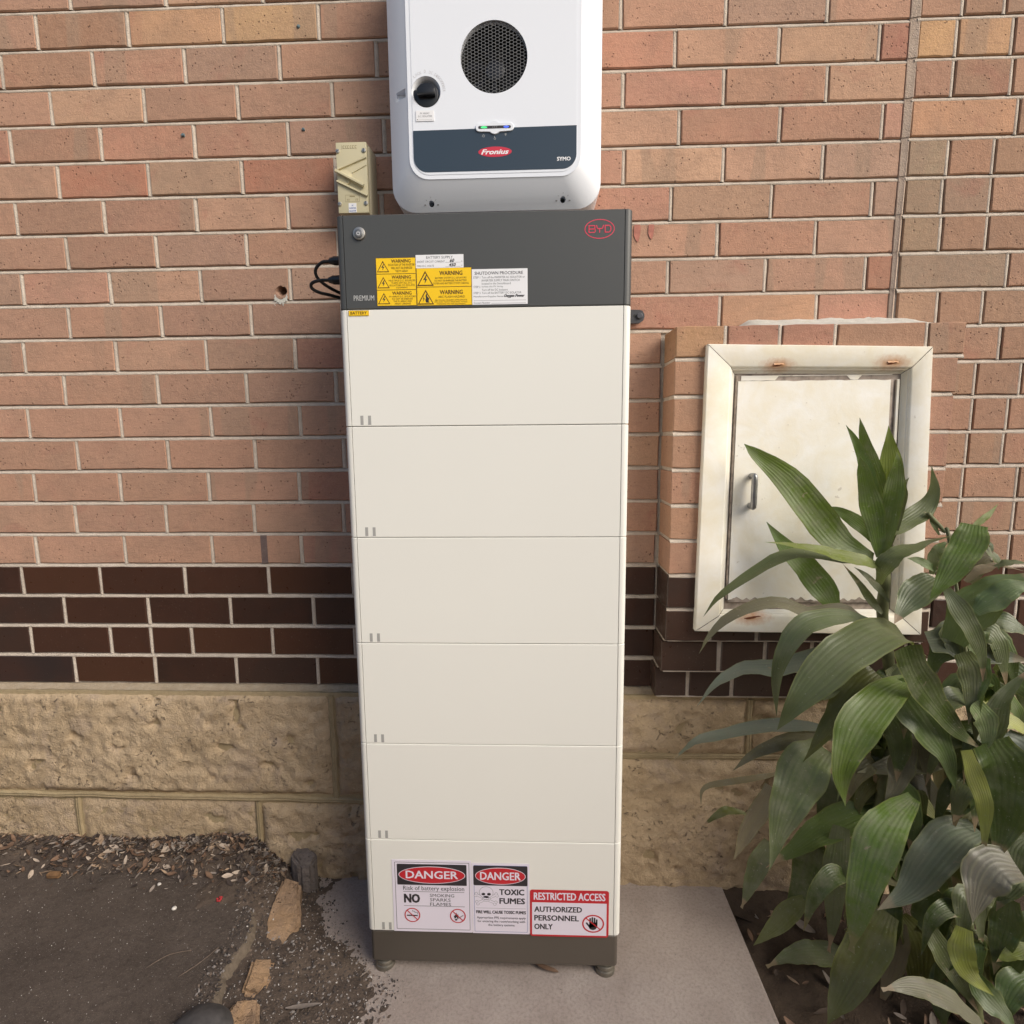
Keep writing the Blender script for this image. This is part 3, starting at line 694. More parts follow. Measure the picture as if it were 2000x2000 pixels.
def mat_paint_rust(name, col, spots, stain_z=None):
    """old enamel with rust bleeding from a few holes (world coordinates) and dirt runs"""
    t = NT(name)
    vec = t.coord()
    mid = t.noise(vec, 14, 5, .6, .4)
    c = t.mix(t.rng(mid, .35, .7), col, tuple(x * y for x, y in zip(col, (.93, .88, .76))))
    c = t.mix(t.rng(t.noise(vec, 5, 4, .6, 1), .62, .85, 0, .3), c, (.66, .58, .42))
    fine = t.noise(vec, 90, 5, .65)
    ch = t.rng(t.math('ADD', t.math('MULTIPLY', fine, .5), t.math('MULTIPLY', t.noise(vec, 22, 3), .5)), .635, .655)
    c = t.mix(t.math('MULTIPLY', ch, .5), c, (.42, .36, .29))
    for (x, y, z, r) in spots:
        sb = t.n('VectorMath', operation='SUBTRACT')
        t.l(vec, sb.inputs[0])
        sb.inputs[1].default_value = (x, y, z)
        ml = t.n('VectorMath', operation='MULTIPLY')
        t.l(sb.outputs[0], ml.inputs[0])
        ml.inputs[1].default_value = (.55, .2, 1.3)
        ln = t.n('VectorMath', operation='LENGTH')
        t.l(ml.outputs[0], ln.inputs[0])
        d = t.math('ADD', ln.outputs['Value'], t.math('MULTIPLY', t.math('SUBTRACT', fine, .5), r * .8))
        c = t.mix(t.rng(d, r, r * .15, 0, .85), c, (.50, .21, .06))
    nrm = t.bump(t.math('ADD', mid, t.math('MULTIPLY', fine, .4)), .25, .003)
    return t.out(c, .45, nrm)


M_brick = mat_brick('brick_clay')
M_glaze = mat_brick('brick_dark', True)
M_mortar = mat_mortar('mortar', (.50, .425, .35), (.63, .55, .465))
M_mortar_y = mat_mortar('stone_mortar', (.36, .28, .165), (.44, .35, .215))
M_cement = mat_mortar('cement', (.52, .50, .44), (.66, .64, .58))
M_stone = mat_sandstone('sandstone', (.46, .345, .22), (.55, .42, .28), (.38, .30, .25))
M_edge = mat_sandstone('edging_sandstone', (.36, .25, .17), (.42, .27, .15), (.16, .11, .08), 1.6)
M_slab = mat_ground('concrete', (.345, .285, .25), (.42, .355, .315), (.6, .55, .5), 2.6, .002, .5, .60)
M_path = mat_ground('asphalt', (.105, .082, .068), (.15, .118, .098), (.40, .34, .29), 1.7, .008, .6, .60)
M_rim = mat_ground('asphalt_edge', (.15, .118, .088), (.20, .158, .118), (.3, .25, .2), 1.5, .004, .4)
M_soil = mat_ground('soil', (.085, .064, .052), (.14, .105, .08), (.36, .31, .27), .8, .006, .5, .66)
M_bed = mat_ground('garden_soil', (.06, .043, .032), (.09, .064, .045), (.2, .16, .12), .7, .008, .3)
M_leaf = mat_leaf('leaf')
M_stem = plain('stem', (.12, .13, .055), .6, nscale=30, namt=.35, bump=.4, bscale=120)
M_white = plain('white_cover', (.755, .785, .845), .32, nscale=2, namt=.015, bump=.06, bscale=900)
M_cream = plain('module_white', (.78, .77, .715), .38, nscale=1.5, namt=.015, bump=.05, bscale=900)
M_dark = plain('dark_grey_cover', (.066, .068, .067), .42, nscale=2, namt=.03, bump=.08, bscale=900)
M_base = plain('base_grey', (.088, .074, .06), .5, nscale=3, namt=.06)
M_core = plain('seam_black', (.02, .02, .02), .7)
M_band = plain('slate_band', (.034, .052, .074), .3, nscale=2, namt=.02)
M_black = plain('black_plastic', (.013, .014, .017), .3)
M_cable = plain('cable_black', (.012, .011, .011), .45)
M_metal = plain('steel', (.50, .47, .42), .42, 1.0)
M_foot = plain('foot_zinc', (.27, .25, .21), .5, .85, nscale=40, namt=.2)
M_steel2 = plain('dull_metal', (.33, .33, .33), .42, .9, nscale=60, namt=.2)
M_mesh = plain('grille_grey', (.20, .20, .20), .45, .2)
M_fan = plain('fan_black', (.012, .013, .02), .35)
M_iso = plain('isolator_beige', (.62, .56, .37), .42, nscale=4, namt=.03)
M_iso2 = plain('isolator_base', (.42, .37, .26), .5, nscale=4, namt=.05)
M_pwhite = plain('print_white', (.80, .80, .82), .4)
M_plil = plain('print_lilac_white', (.76, .71, .80), .4, nscale=5, namt=.02)
M_pyel = plain('print_yellow', (.90, .57, .008), .4)
M_pblk = plain('print_black', (.03, .026, .03), .5)
M_pbrn = plain('print_brown', (.09, .035, .006), .5)
M_pred = plain('print_red', (.52, .02, .03), .4)
M_pred2 = plain('logo_red', (.66, .045, .09), .45)
M_pgry = plain('print_grey', (.28, .28, .29), .5)
M_plg = plain('print_light_grey', (.45, .45, .44), .5)
M_pblu = plain('print_blue', (.08, .14, .36), .5)
M_ink = plain('print_ink', (.085, .085, .095), .5)
M_mark = plain('marking_grey', (.36, .355, .34), .5)
# ------------------------------------------------------------------ brick walls
PITCH = 0.08608
J0 = 2.28689
YW = 0.3112                     # brick face of the main wall


def J(k):
    return J0 - PITCH * k


TAN = [(.43, .25, .17), (.42, .24, .165), (.45, .26, .18), (.40, .235, .165), (.455, .275, .19)]
VAR = [(.44, .24, .175), (.38, .245, .18), (.42, .215, .155), (.48, .30, .20), (.38, .235, .175), (.45, .25, .18)]
DRK = [(.052, .023, .014), (.038, .019, .013), (.046, .025, .018), (.066, .028, .015), (.033, .021, .019)]


def brick_geo(x0, x1, z0, z1, yf, depth, bm=None, rr=rnd, nx=4):
    """one brick with softened, slightly uneven front arrises"""
    b = bm or bmesh.new()
    xs = [x0 + (x1 - x0) * i / nx for i in range(nx + 1)]
    loop = [(x, z0) for x in xs] + [(x, z1) for x in reversed(xs)]
    cx, cz = (x0 + x1) / 2, (z0 + z1) / 2
    A, B, D = [], [], []
    for x, z in loop:
        jx, jz = rr.uniform(-.0009, .0009), rr.uniform(-.0011, .0011)
        sx = 1 if x < cx else -1
        sz = 1 if z < cz else -1
        endx = abs(x - x0) < 1e-6 or abs(x - x1) < 1e-6
        A.append(b.verts.new((x + jx, yf + .0026, z + jz)))
        bi = rr.uniform(.0012, .0026)
        B.append(b.verts.new((x + jx + (sx * bi if endx else 0), yf + rr.uniform(-.0003, .0004), z + jz + sz * bi)))
        D.append(b.verts.new((x, yf + depth, z)))
    n = len(loop)
    for k in range(n):
        b.faces.new((A[k], A[(k + 1) % n], B[(k + 1) % n], B[k]))
        b.faces.new((D[k], D[(k + 1) % n], A[(k + 1) % n], A[k]))
    b.faces.new(B)
    return b


def put_brick(x0, x1, z0, z1, yf, depth, parent, color, glazed=False, name='brick'):
    bm = brick_geo(x0, x1, z0, z1, yf, depth)
    o = part(name, bm, M_glaze if glazed else M_brick, parent)
    o.color = (*color, 1)
    return o


def near(xs, x0, x1, pitch, half):
    """complete a row of head joints over x0..x1 at the usual pitch"""
    xs = sorted(xs)
    while xs[0] - pitch > x0:
        xs.insert(0, xs[0] - pitch)
    while xs[-1] + pitch < x1:
        xs.append(xs[-1] + pitch)
    return xs


# notable bricks of the photograph: (row, x inside the brick) -> colour
SPECIAL = {(0, -.77): (.52, .31, .17), (0, -.53): (.56, .35, .17), (0, -1.0): (.24, .135, .085), (1, -1.1): (.31, .175, .115), (3, -.86): (.43, .20, .14),
           (4, -.98): (.36, .13, .085), (4, -.75): (.33, .24, .17), (4, -.5): (.34, .115, .075), (3, -1.1): (.30, .165, .115),
           (5, -1.1): (.25, .15, .11), (5, -.87): (.31, .16, .12), (6, -.98): (.27, .155, .115), (7, -.63): (.26, .165, .13),
           (8, -.75): (.27, .16, .125), (8, -.5): (.25, .155, .125), (9, -.45): (.25, .10, .085), (9, -.63): (.27, .18, .135), (13, -.45): (.30, .10, .075),
           (10, -.53): (.31, .19, .145), (1, .38): (.46, .20, .14), (1, .56): (.50, .28, .19), (1, .8): (.50, .30, .19), (1, .94): (.30, .12, .09),
           (2, .67): (.38, .21, .14), (2, .88): (.50, .29, .19), (3, .57): (.36, .18, .125), (3, .8): (.36, .19, .13), (7, .95): (.30, .12, .08),
           (5, .55): (.33, .22, .15), (6, .67): (.37, .19, .13), (8, .7): (.48, .27, .16), (18, -.91): (.055, .024, .014), (17, -.86): (.045, .021, .014)}


def colour(row, x0, x1, r):
    if row >= 16:
        c = r.choice(DRK)
    else:
        c = r.choice(TAN + VAR) if (row < 9 or x0 > -.6) else r.choice(TAN)
    for (rw, xx), cc in SPECIAL.items():
        if rw == row and x0 < xx < x1:
            m_ = (.44, .26, .175)
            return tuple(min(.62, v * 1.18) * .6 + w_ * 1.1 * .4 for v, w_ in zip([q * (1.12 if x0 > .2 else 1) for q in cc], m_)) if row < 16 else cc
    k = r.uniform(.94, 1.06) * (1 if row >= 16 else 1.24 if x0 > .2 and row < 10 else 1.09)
    return tuple(v * k for v in c)


wall = thing('brick_wall', 'long tan and red brick wall with a band of dark bricks behind the grey topped cabinet', 'brick wall', (-.3, .36, .565))
HOLE = (-.5447, 1.6225)
# mortar sheet, recessed behind the brick faces, open where the drilled hole is
ym = YW + .0078
hx0, hx1, hz0, hz1 = -.567, -.528, 1.6045, 1.643
vv, ff = [], []
for (a, b, c, d) in ((-4, hx0, .55, 3.3), (hx1, .985, .55, 3.3), (hx0, hx1, .55, hz0), (hx0, hx1, hz1, 3.3)):
    i = len(vv)
    vv += [(a, ym, c), (b, ym, c), (b, ym, d), (a, ym, d)]
    ff.append((i, i + 1, i + 2, i + 3))
for (a, b) in (((hx0, hz0), (hx1, hz0)), ((hx1, hz0), (hx1, hz1)), ((hx1, hz1), (hx0, hz1)), ((hx0, hz1), (hx0, hz0))):
    i = len(vv)
    vv += [(a[0], ym, a[1]), (b[0], ym, b[1]), (b[0], ym + .07, b[1]), (a[0], ym + .07, a[1])]
    ff.append((i, i + 1, i + 2, i + 3))
i = len(vv)
vv += [(hx0, ym + .07, hz0), (hx1, ym + .07, hz0), (hx1, ym + .07, hz1), (hx0, ym + .07, hz1)]
ff.append((i, i + 1, i + 2, i + 3))
link('mortar', mesh('mortar', vv, ff, origin=wloc(wall)), M_mortar, wall, wloc(wall))



def bed_strip(b, x0, x1, z, yf, seed=0):
    """weather-struck bed joint: flush at the bottom, set back at the top, ragged edges"""
    n = max(2, int((x1 - x0) / .018))
    prev = None
    for i in range(n + 1):
        x = x0 + (x1 - x0) * i / n
        n1 = noise.noise(Vector((x * 26, z * 30, seed)))
        n2 = noise.noise(Vector((x * 70, z * 30, seed + 4)))
        zb = z - .0058 - .0011 * n1 - .0009 * n2
        zt = z + .0036 + .0013 * n2
        cur = [b.verts.new((x, yf + .0022, zb - .0012)), b.verts.new((x, yf - .0002 + .0007 * n1, zb + .0008)), b.verts.new((x, yf + .0022, z - .0006 + .001 * n1)), b.verts.new((x, yf + .0062, zt)), b.verts.new((x, yf + .0085, zt + .0030))]
        if prev:
            for k in range(4):
                b.faces.new((prev[k], cur[k], cur[k + 1], prev[k + 1]))
        prev = cur


def head_strip(b, x, z0, z1, yf, seed=0):
    n = 5
    prev = None
    for i in range(n + 1):
        z = z0 - .002 + (z1 - z0 + .004) * i / n
        n1 = noise.noise(Vector((x * 26, z * 40, seed)))
        n2 = noise.noise(Vector((x * 30, z * 90, seed + 9)))
        w = .0050 + .0012 * n1
        cur = [b.verts.new((x - w - .0008, yf + .0030, z)), b.verts.new((x - w + .0012, yf + .0010 + .0006 * n2, z)), b.verts.new((x + .001 * n2, yf + .0016, z)), b.verts.new((x + w - .002, yf + .0038, z)), b.verts.new((x + w + .0006, yf + .0070, z))]
        if prev:
            for k in range(4):
                b.faces.new((prev[k], cur[k], cur[k + 1], prev[k + 1]))
        prev = cur


def kill_hole(b):
    pass


joints = bmesh.new()
for k in range(-2, 20):
    bed_strip(joints, -1.8, .975 if k <= 9 else .424, J(k), YW, k)
rr = random.Random(3)
XL, XR = -1.66, .9745
far = bmesh.new()
for row in range(-2, 20):
    z0, z1 = J(row + 1) + .0048, J(row) - .0048
    west = HEADS_WEST.get(row)
    east = HEADS_EAST.get(row, [])
    if west is None:
        west = HEADS_WEST[row + 2]
        east = HEADS_EAST.get(row + 2, [])
    xs = near(west + east, XL, XR, .2385, .12)
    pitch = .2385
    # fill the gap behind the cabinet
    full = [xs[0]]
    for q in xs[1:]:
        gap = q - full[-1]
        n = max(1, round(gap / pitch))
        for k in range(1, n + 1):
            full.append(full[-1 - (k - 1) if False else -1] + gap / n)
    full = [f for f in full if XL < f < XR - .02]
    cuts = [XL - .12] + full + [XR + .005]
    for q in full:
        if not (row >= 9 and q > .41):
            head_strip(joints, q, z0, z1, YW, row)
    for a, b in zip(cuts, cuts[1:]):
        x0, x1 = a + .0052, b - .0052
        if x1 - x0 < .02:
            continue
        if row >= 9 and x0 > .40 and x1 > .66:
            continue                                        # behind the brick surround
        if row >= 9 and x1 > .43:
            x1 = .421                                      # runs into the surround
            if x1 - x0 < .02:
                continue
        dz = rr.uniform(-.0006, .0006)
        yf = YW + rr.uniform(-.0012, .0012)
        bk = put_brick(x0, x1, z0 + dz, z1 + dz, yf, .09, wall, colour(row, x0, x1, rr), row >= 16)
        if x0 < HOLE[0] < x1 and z0 < HOLE[1] < z1:
            bmc = bm_cyl((HOLE[0] - .004, yf - .02, HOLE[1] - .004), .0135, (.25, 1, .2), .2, 14)
            for v in bmc.verts:
                v.co += noise.noise_vector(v.co * 90) * .004
            bmesh.ops.translate(bmc, verts=bmc.verts, vec=-Vector(bk.location) - Vector(wall.location))
            # work in the brick's own frame
            pr, lo = bk.parent, bk.location.copy()
            bk.parent = None
            bk.location = (0, 0, 0)
            boolean(bk, [bmc])
            bk.parent = pr
            bk.location = lo
    # beyond the frame the courses go on as one piece
    x = XL - .12 - (.12 if row % 2 else 0)
    while x > -4:
        brick_geo(x - .2335, x - .0052, z0, z1, YW, .02, far, rr, 1)
        x -= .2385
for row in range(-12, -2):
    z0, z1 = J(row + 1) + .0048, J(row) - .0048
    x = .97 - (.12 if row % 2 else 0)
    while x > -4:
        brick_geo(x - .2335, x - .0052, z0, z1, YW, .02, far, rr, 1)
        x -= .2385
part('pointing', joints, M_mortar, wall, True)['kind'] = 'stuff'
fo = part('brick_course', far, M_brick, wall)
fo.color = (.37, .205, .13, 1)
fo['kind'] = 'stuff'
# mortar smear round the drilled hole, dust below it
qv, qf = [], []
for k in range(24):
    t_ = k / 23
    a_ = math.radians(195 + 150 * t_)
    r1_ = .0150
    r2_ = r1_ + (.003 + .010 * math.sin(math.pi * t_)) * (.8 + .9 * noise.noise(Vector((k * .8, 3, 1))))
    for r_ in (r1_, r2_):
        qv.append((HOLE[0] + r_ * math.cos(a_), YW - .0021, HOLE[1] - .003 + r_ * math.sin(a_) * 1.1))
for k in range(23):
    qf.append((2 * k, 2 * k + 1, 2 * k + 3, 2 * k + 2))
for k in range(16):
    x_, z_, r_ = HOLE[0] + rnd.uniform(-.022, .02), HOLE[1] - rnd.uniform(.014, .034), rnd.uniform(.0008, .0022)
    i = len(qv)
    qv += [(x_ + r_ * math.cos(a) * rnd.uniform(.7, 1.4), YW - .0020, z_ + r_ * math.sin(a)) for a in (0, 1.2, 2.5, 3.8, 5)]
    qf.append(tuple(range(i, i + 5)))
b = bmesh.new()
bv = [b.verts.new(q) for q in qv]
for f in qf:
    b.faces.new([bv[i] for i in f])
bmesh.ops.delete(b, geom=[v for v in b.verts if not v.link_faces], context='VERTS')
part('plaster_smear', b, M_cement, wall)
part('repair_strip', bm_box(-.6415, -.6235, YW - .0016, YW + .004, J(16) + .0045, J(15) - .0042, .0006, 1), mat_mortar('repair_dark', (.17, .12, .11), (.22, .16, .14)), wall)
M_rstain = plain('red_stain', (.40, .16, .12), .9, nscale=60, namt=.3, bump=.6, bscale=300)
for px, w_, h_ in ((.3555, .017, .042), (.3895, .015, .036)):
    b = bmesh.new()
    zt = J(6) - .006
    L2 = [(px - w_ * .42, zt), (px - w_ * .5, zt - h_ * .3), (px - w_ * .46, zt - h_ * .6), (px - w_ * .2, zt - h_ * .85), (px + w_ * .1, zt - h_), (px + w_ * .3, zt - h_ * .8), (px + w_ * .42, zt - h_ * .5), (px + w_ * .5, zt - h_ * .2), (px + w_ * .4, zt)]
    b.faces.new([b.verts.new((x_ + .001 * noise.noise(Vector((x_ * 300, z_ * 300, 0))), YW - .0016, z_)) for x_, z_ in L2])
    part('red_stain', b, M_rstain, wall)
M_plug = plain('plug_blue_grey', (.10, .15, .17), .6, nscale=200, namt=.4)
for (px, pz) in ((-.4631, 2.2325), (-.7675, 1.9983), (-.4641, 2.0021)):
    b = bm_cyl((px, YW + .002, pz), .0052, (0, -1, 0), .006, 9, r2=.0036)
    bm_cyl((px, YW - .0042, pz), .0018, (0, -1, 0), .0006, 7, bm=b)
    for v in b.verts:
        v.co += noise.noise_vector(v.co * 300) * .0022
    o = part('wall_plug', b, M_plug, wall)

# mortar strip and brick pier at the right
strip = bmesh.new()
for row in range(-10, 9):
    for z0, z1, dy in ((J(row + 1) + .0042, J(row) - .0042, 0), (J(row + 1) - .0042, J(row + 1) + .0042, .0016)):
        z0 = max(z0, 1.50)
        if z1 <= z0:
            continue
        f0 = .004 + .013 * min(1, max(0, (z0 - 1.55) / .6))
        f1 = .004 + .013 * min(1, max(0, (z1 - 1.55) / .6))
        A, B = [], []
        for f_, z_, L2 in ((f0, z0, A), (f1, z1, B)):
            for x_, y_ in ((.9752, YW + .004), (.9762, YW - .0005), (.978 + f_ * .55, YW - .0028), (.978 + f_, YW - .0050), (.986 + f_, YW + .003)):
                L2.append(strip.verts.new((x_ + .0006 * noise.noise(Vector((z_ * 60, x_ * 90, 0))), y_ + dy, z_)))
        for k in range(4):
            strip.faces.new((A[k], A[k + 1], B[k + 1], B[k]))
bmesh.ops.remove_doubles(strip, verts=strip.verts, dist=1e-5)
M_strip = mat_mortar('corner_mortar', (.50, .385, .30), (.60, .475, .38))
pier = thing('brick_pier', 'brick pier of short header bricks at the right edge beside the white meter box', 'brick pier', (1.4, .36, .565))
part('corner_joint', strip, M_strip, pier)
YP = YW - .0055
link('mortar', mesh('mortar', [(.98, YP + .0078, .55), (3.2, YP + .0078, .55), (3.2, YP + .0078, 3.3), (.98, YP + .0078, 3.3)], [(0, 1, 2, 3)], origin=wloc(pier)), M_mortar, pier, wloc(pier))
PSP = {(0, 1.03): (.42, .24, .16), (1, 1.03): (.55, .33, .17), (1, 1.15): (.50, .30, .17), (2, 1.03): (.40, .22, .15), (3, 1.1): (.50, .28, .17), (4, 1.03): (.33, .25, .17), (4, 1.15): (.40, .22, .14),
       (5, 1.03): (.30, .22, .15), (5, 1.13): (.31, .21, .15), (6, 1.03): (.32, .23, .15), (7, 1.1): (.30, .22, .155), (8, 1.03): (.37, .23, .15)}
pj = bmesh.new()
for k in range(-2, 20):
    bed_strip(pj, .99 if k <= 8 else 1.05, 1.8, J(k), YP, k + 50)
far = bmesh.new()
for row in range(-2, 20):
    z0, z1 = J(row + 1) + .0048, J(row) - .0048
    xs = HEADS_PIER.get(row)
    if xs is None:
        xs = [1.085 + (.055 if row % 2 else 0)]
    if row == 3 or row == 7:
        cuts = [.994] + xs
    elif row >= 9:
        cuts = [xs[0] - .118] + xs
    else:
        cuts = [.994] + xs
    f = .004 + .013 * min(1, max(0, (z0 - 1.55) / .6))
    cuts[0] = max(cuts[0], .979 + f)
    if row >= 9:
        cuts = [.985] + cuts if cuts[0] > 1.02 else cuts
    while cuts[-1] < 1.78:
        cuts.append(cuts[-1] + rr.uniform(.108, .121))
    for q in cuts[1:]:
        if not (row >= 9 and q < 1.06):
            head_strip(pj, q - .0026, z0, z1, YP, row + 70)
    for a, bb in zip(cuts, cuts[1:]):
        if row >= 9 and bb < 1.06:
            continue
        c = PSP.get(next(((r_, x_) for (r_, x_) in PSP if r_ == row and a < x_ < bb), None))
        if c is None:
            k = rr.uniform(.92, 1.08)
            c = tuple(v * k for v in rr.choice(DRK if row >= 16 else [(.40, .245, .16), (.42, .24, .16), (.37, .22, .145), (.43, .25, .165)]))
        elif row < 16:
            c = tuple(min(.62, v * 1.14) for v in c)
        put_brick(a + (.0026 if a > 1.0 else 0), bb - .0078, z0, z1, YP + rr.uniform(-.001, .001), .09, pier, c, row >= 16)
    x = cuts[-1]
    while x < 3.1:
        brick_geo(x + .005, x + .11, z0, z1, YP, .02, far, rr, 1)
        x += .1155
for row in range(-12, -2):
    z0, z1 = J(row + 1) + .0048, J(row) - .0048
    x = .996
    while x < 3.1:
        brick_geo(x + .005, x + .11, z0, z1, YP, .02, far, rr, 1)
        x += .1155
part('pointing', pj, M_mortar, pier, True)['kind'] = 'stuff'
fo = part('brick_course', far, M_brick, pier)
fo.color = (.36, .20, .13, 1)
fo['kind'] = 'stuff'

# ------------------------------------------------------------------ brick surround of the meter box
sur = thing('brick_surround', 'projecting brick surround with stepped dark bricks framing the white metal door', 'brick surround', (.75, .26, .565))
YS = .195
core = bm_box(.432, 1.055, YS + .0095, .314, .738, 1.4945)
part('mortar_core', core, M_mortar, sur)
part('mortar_core', bm_box(.427, 1.055, .219, .314, .652, .7375), M_mortar, sur)
part('mortar_core', bm_box(.421, 1.055, .259, .314, .5655, .6515), M_mortar, sur)
ZT = 1.4995
for a, bb in ((.4301, .5386), (.5486, .663), (.673, .7877), (.7977, .9927), (1.0027, 1.084)):
    put_brick(a, bb, J(10) + .0048, ZT, YS + rr.uniform(-.001, .001), .117, sur, rr.choice([(.44, .245, .155), (.40, .22, .14), (.42, .21, .15), (.46, .27, .15)]))
for row in range(10, 16):
    z0, z1 = J(row + 1) + .0048, J(row) - .0048
    put_brick(.4288 + rr.uniform(-.001, .001), .553, z0, z1, YS + rr.uniform(-.001, .001), .117, sur, rr.choice([(.46, .265, .17), (.44, .25, .16), (.45, .245, .165)]))
    xr = 1.0719 - .0098 * (row - 10) / 5
    put_brick(.974, xr, z0, z1, YS + rr.uniform(-.001, .001), .117, sur, rr.choice([(.44, .245, .17), (.42, .235, .165), (.41, .23, .155)]))
for row, xl, yf in ((16, .4255, YS), (17, .4250, YS + .003), (18, .4205, .215), (19, .4150, .255)):
    z0, z1 = J(row + 1) + .0045, J(row) - .0045
    if row == 16:
        spans = [(xl, .553), (.974, 1.061)]
    else:
        off = {17: .535, 18: .565, 19: .50}[row]
        cuts = [xl] + [off + .115 * k for k in range(5)]
        cuts = [c for c in cuts if c < 1.03] + [1.066]
        spans = [(a + (.005 if i else 0), bb - .005) for i, (a, bb) in enumerate(zip(cuts, cuts[1:]))]
    for a, bb in spans:
        put_brick(a, bb, z0, z1, yf + rr.uniform(-.001, .001), .312 - yf, sur, rr.choice([(.05, .032, .025), (.042, .026, .02), (.055, .033, .024)]), True)
sj = bmesh.new()
for k in range(10, 17):
    bed_strip(sj, .4293, .556, J(k), YS, k + 90)
    bed_strip(sj, .972, 1.084 if k == 10 else 1.066, J(k), YS, k + 90)
for q in (.5436, .668, .7927, .9977):
    head_strip(sj, q, J(10) + .0048, ZT - .002, YS, 5)
bed_strip(sj, .426, 1.06, J(17), YS + .003, 97)
part('pointing', sj, M_mortar, sur, True)['kind'] = 'stuff'
# cement fillet weathering the top of the surround
b = bmesh.new()
N = 40
R0, R1 = [], []
for i in range(N + 1):
    s = i / N
    x = .602 + (1.052 - .602) * s
    ragged = .004 * noise.noise(Vector((x * 22, 1, 0))) + .002 * noise.noise(Vector((x * 90, 4, 0)))
    e = min(1, min(s, 1 - s) * 14)
    R0.append(b.verts.new((x, .206 + .012 * (1 - e), 1.4990)))
    R1.append(b.verts.new((x, .312, 1.503 + (.031 + ragged) * (.35 + .65 * e))))
bot = b.verts.new((.602, .312, 1.4985)), b.verts.new((1.052, .312, 1.4985))
for i in range(N):
    b.faces.new((R0[i], R0[i + 1], R1[i + 1], R1[i]))
bmesh.ops.subdivide_edges(b, edges=[e for e in b.edges if abs((e.verts[0].co - e.verts[1].co).y) > .05], cuts=5)
for v in b.verts:
    v.co.z += .0018 * noise.noise(v.co * 60)
part('cement_fillet', b, M_cement, sur, True)

# ------------------------------------------------------------------ meter box
F = {k_: Vector(v_) for k_, v_ in FRAME.items()}
rust = [(*FRAME['r1'], .026), (*FRAME['r2'], .028), (*FRAME['r3'], .03)]
M_frame = mat_paint_rust('frame_enamel', (.88, .85, .77), rust)
M_door = mat_paint_rust('door_enamel', (.88, .86, .80), [(.60, .19, 1.07, .02)])
M_under = plain('bare_metal', (.34, .28, .23), .7, nscale=40, namt=.5, bump=.4, bscale=150)
meter = thing('meter_box', 'white painted metal meter box door in a mitred frame with rust spots, behind the plant', 'meter box', (.75, .19, .77))
prof = [(0, .197), (0, .1835), (.012, .1805), (.035, .1790), (.74, .1790), (.80, .1815), (.83, .1860), (.87, .1868), (.90, .1925), (1.0, .1985)]
corners = [('TLo', 'TLi'), ('TRo', 'TRi'), ('BRo', 'BRi'), ('BLo', 'BLi')]
for i in range(4):
    (o1, i1), (o2, i2) = corners[i], corners[(i + 1) % 4]
    b = bmesh.new()
    rows_ = []
    nseg = 24
    for s in range(nseg + 1):
        t = .0018 + (1 - .0036) * s / nseg
        row_ = []
        for (u, y) in prof:
            a = F[o1].lerp(F[i1], u)
            c = F[o2].lerp(F[i2], u)
            q = a.lerp(c, t)
            wob = .0007 * noise.noise(Vector((q.x * 9, q.z * 9, i)))
            row_.append(b.verts.new((q.x + wob, y + wob, q.z + wob)))
        rows_.append(row_)
    for A, B in zip(rows_, rows_[1:]):
        for k in range(len(prof) - 1):
            b.faces.new((A[k], A[k + 1], B[k + 1], B[k]))
    o = part('frame_rail', b, M_frame, meter, origin=(0, 0, 0))
    smooth_angle(o, 40)
part('back_plate', bm_box(.55, .985, .2005, .204, .80, 1.41), M_under, meter)
# rust holes with a lifted flake of paint
M_rust = plain('rust', (.16, .05, .02), .9, nscale=300, namt=.5)
for key, w_, h_ in (('r1', .026, .004), ('r2', .027, .0045), ('r3', .040, .006)):
    c = F[key]
    b = bmesh.new()
    n = 18
    ring = []
    for k in range(n):
        a = k * 2 * math.pi / n
        rr_ = 1 + .45 * noise.noise(Vector((math.cos(a) * 2, math.sin(a) * 2, c.x * 9)))
        ring.append(b.verts.new((c.x + math.cos(a) * w_ * .5 * rr_, .1782, c.z + math.sin(a) * h_ * .5 * rr_ + .003 * math.cos(a))))
    b.faces.new(ring)
    ho = part('rust_hole', b, M_rust, meter)
    if key != 'r3':
        b = bmesh.new()
        g = [[b.verts.new((c.x - w_ * .45 + w_ * .9 * i / 6, .1785 - .003 * j, c.z + .004 + .0016 * noise.noise(Vector((i * .9, c.x, j))) - .0035 * j)) for i in range(7)] for j in range(2)]
        for i in range(6):
            b.faces.new((g[0][i], g[0][i + 1], g[1][i + 1], g[1][i]))
        part('paint_flake', b, M_frame, meter, origin=(0, 0, 0))
# door leaf, its paint chipped along the bottom and the left edge
DX0t, DX1t, DX0b, DX1b, DZ0, DZ1 = .5755, .9225, .5730, .9370, .8460, 1.3735
door = part('door', bm_box(.5735, .93, .1935, .1995, DZ0 - .004, DZ1, .001, 1), M_under, meter)
b = bmesh.new()
nb = 90
top, botv = [], []
for i in range(nb + 1):
    s = i / nb
    jag = .010 * max(0, noise.noise(Vector((s * 26, 2.3, 0))) + .25) + .004 * abs(noise.noise(Vector((s * 80, 5, 0))))
    botv.append(b.verts.new((DX0b + (DX1b - DX0b) * s, .1926, DZ0 + .001 + jag)))
    jt = .003 * max(0, noise.noise(Vector((s * 15, 9.3, 0))))
    top.append(b.verts.new((DX0t + (DX1t - DX0t) * s, .1926, DZ1 - jt)))
for i in range(nb):
    b.faces.new((botv[i], botv[i + 1], top[i + 1], top[i]))
ret = bmesh.ops.extrude_face_region(b, geom=list(b.faces))
bmesh.ops.translate(b, verts=[e for e in ret['geom'] if isinstance(e, bmesh.types.BMVert)], vec=(0, .0008, 0))
link('paint_skin', from_bm('paint_skin', b, False, wloc(door)), M_door, door, wloc(door))
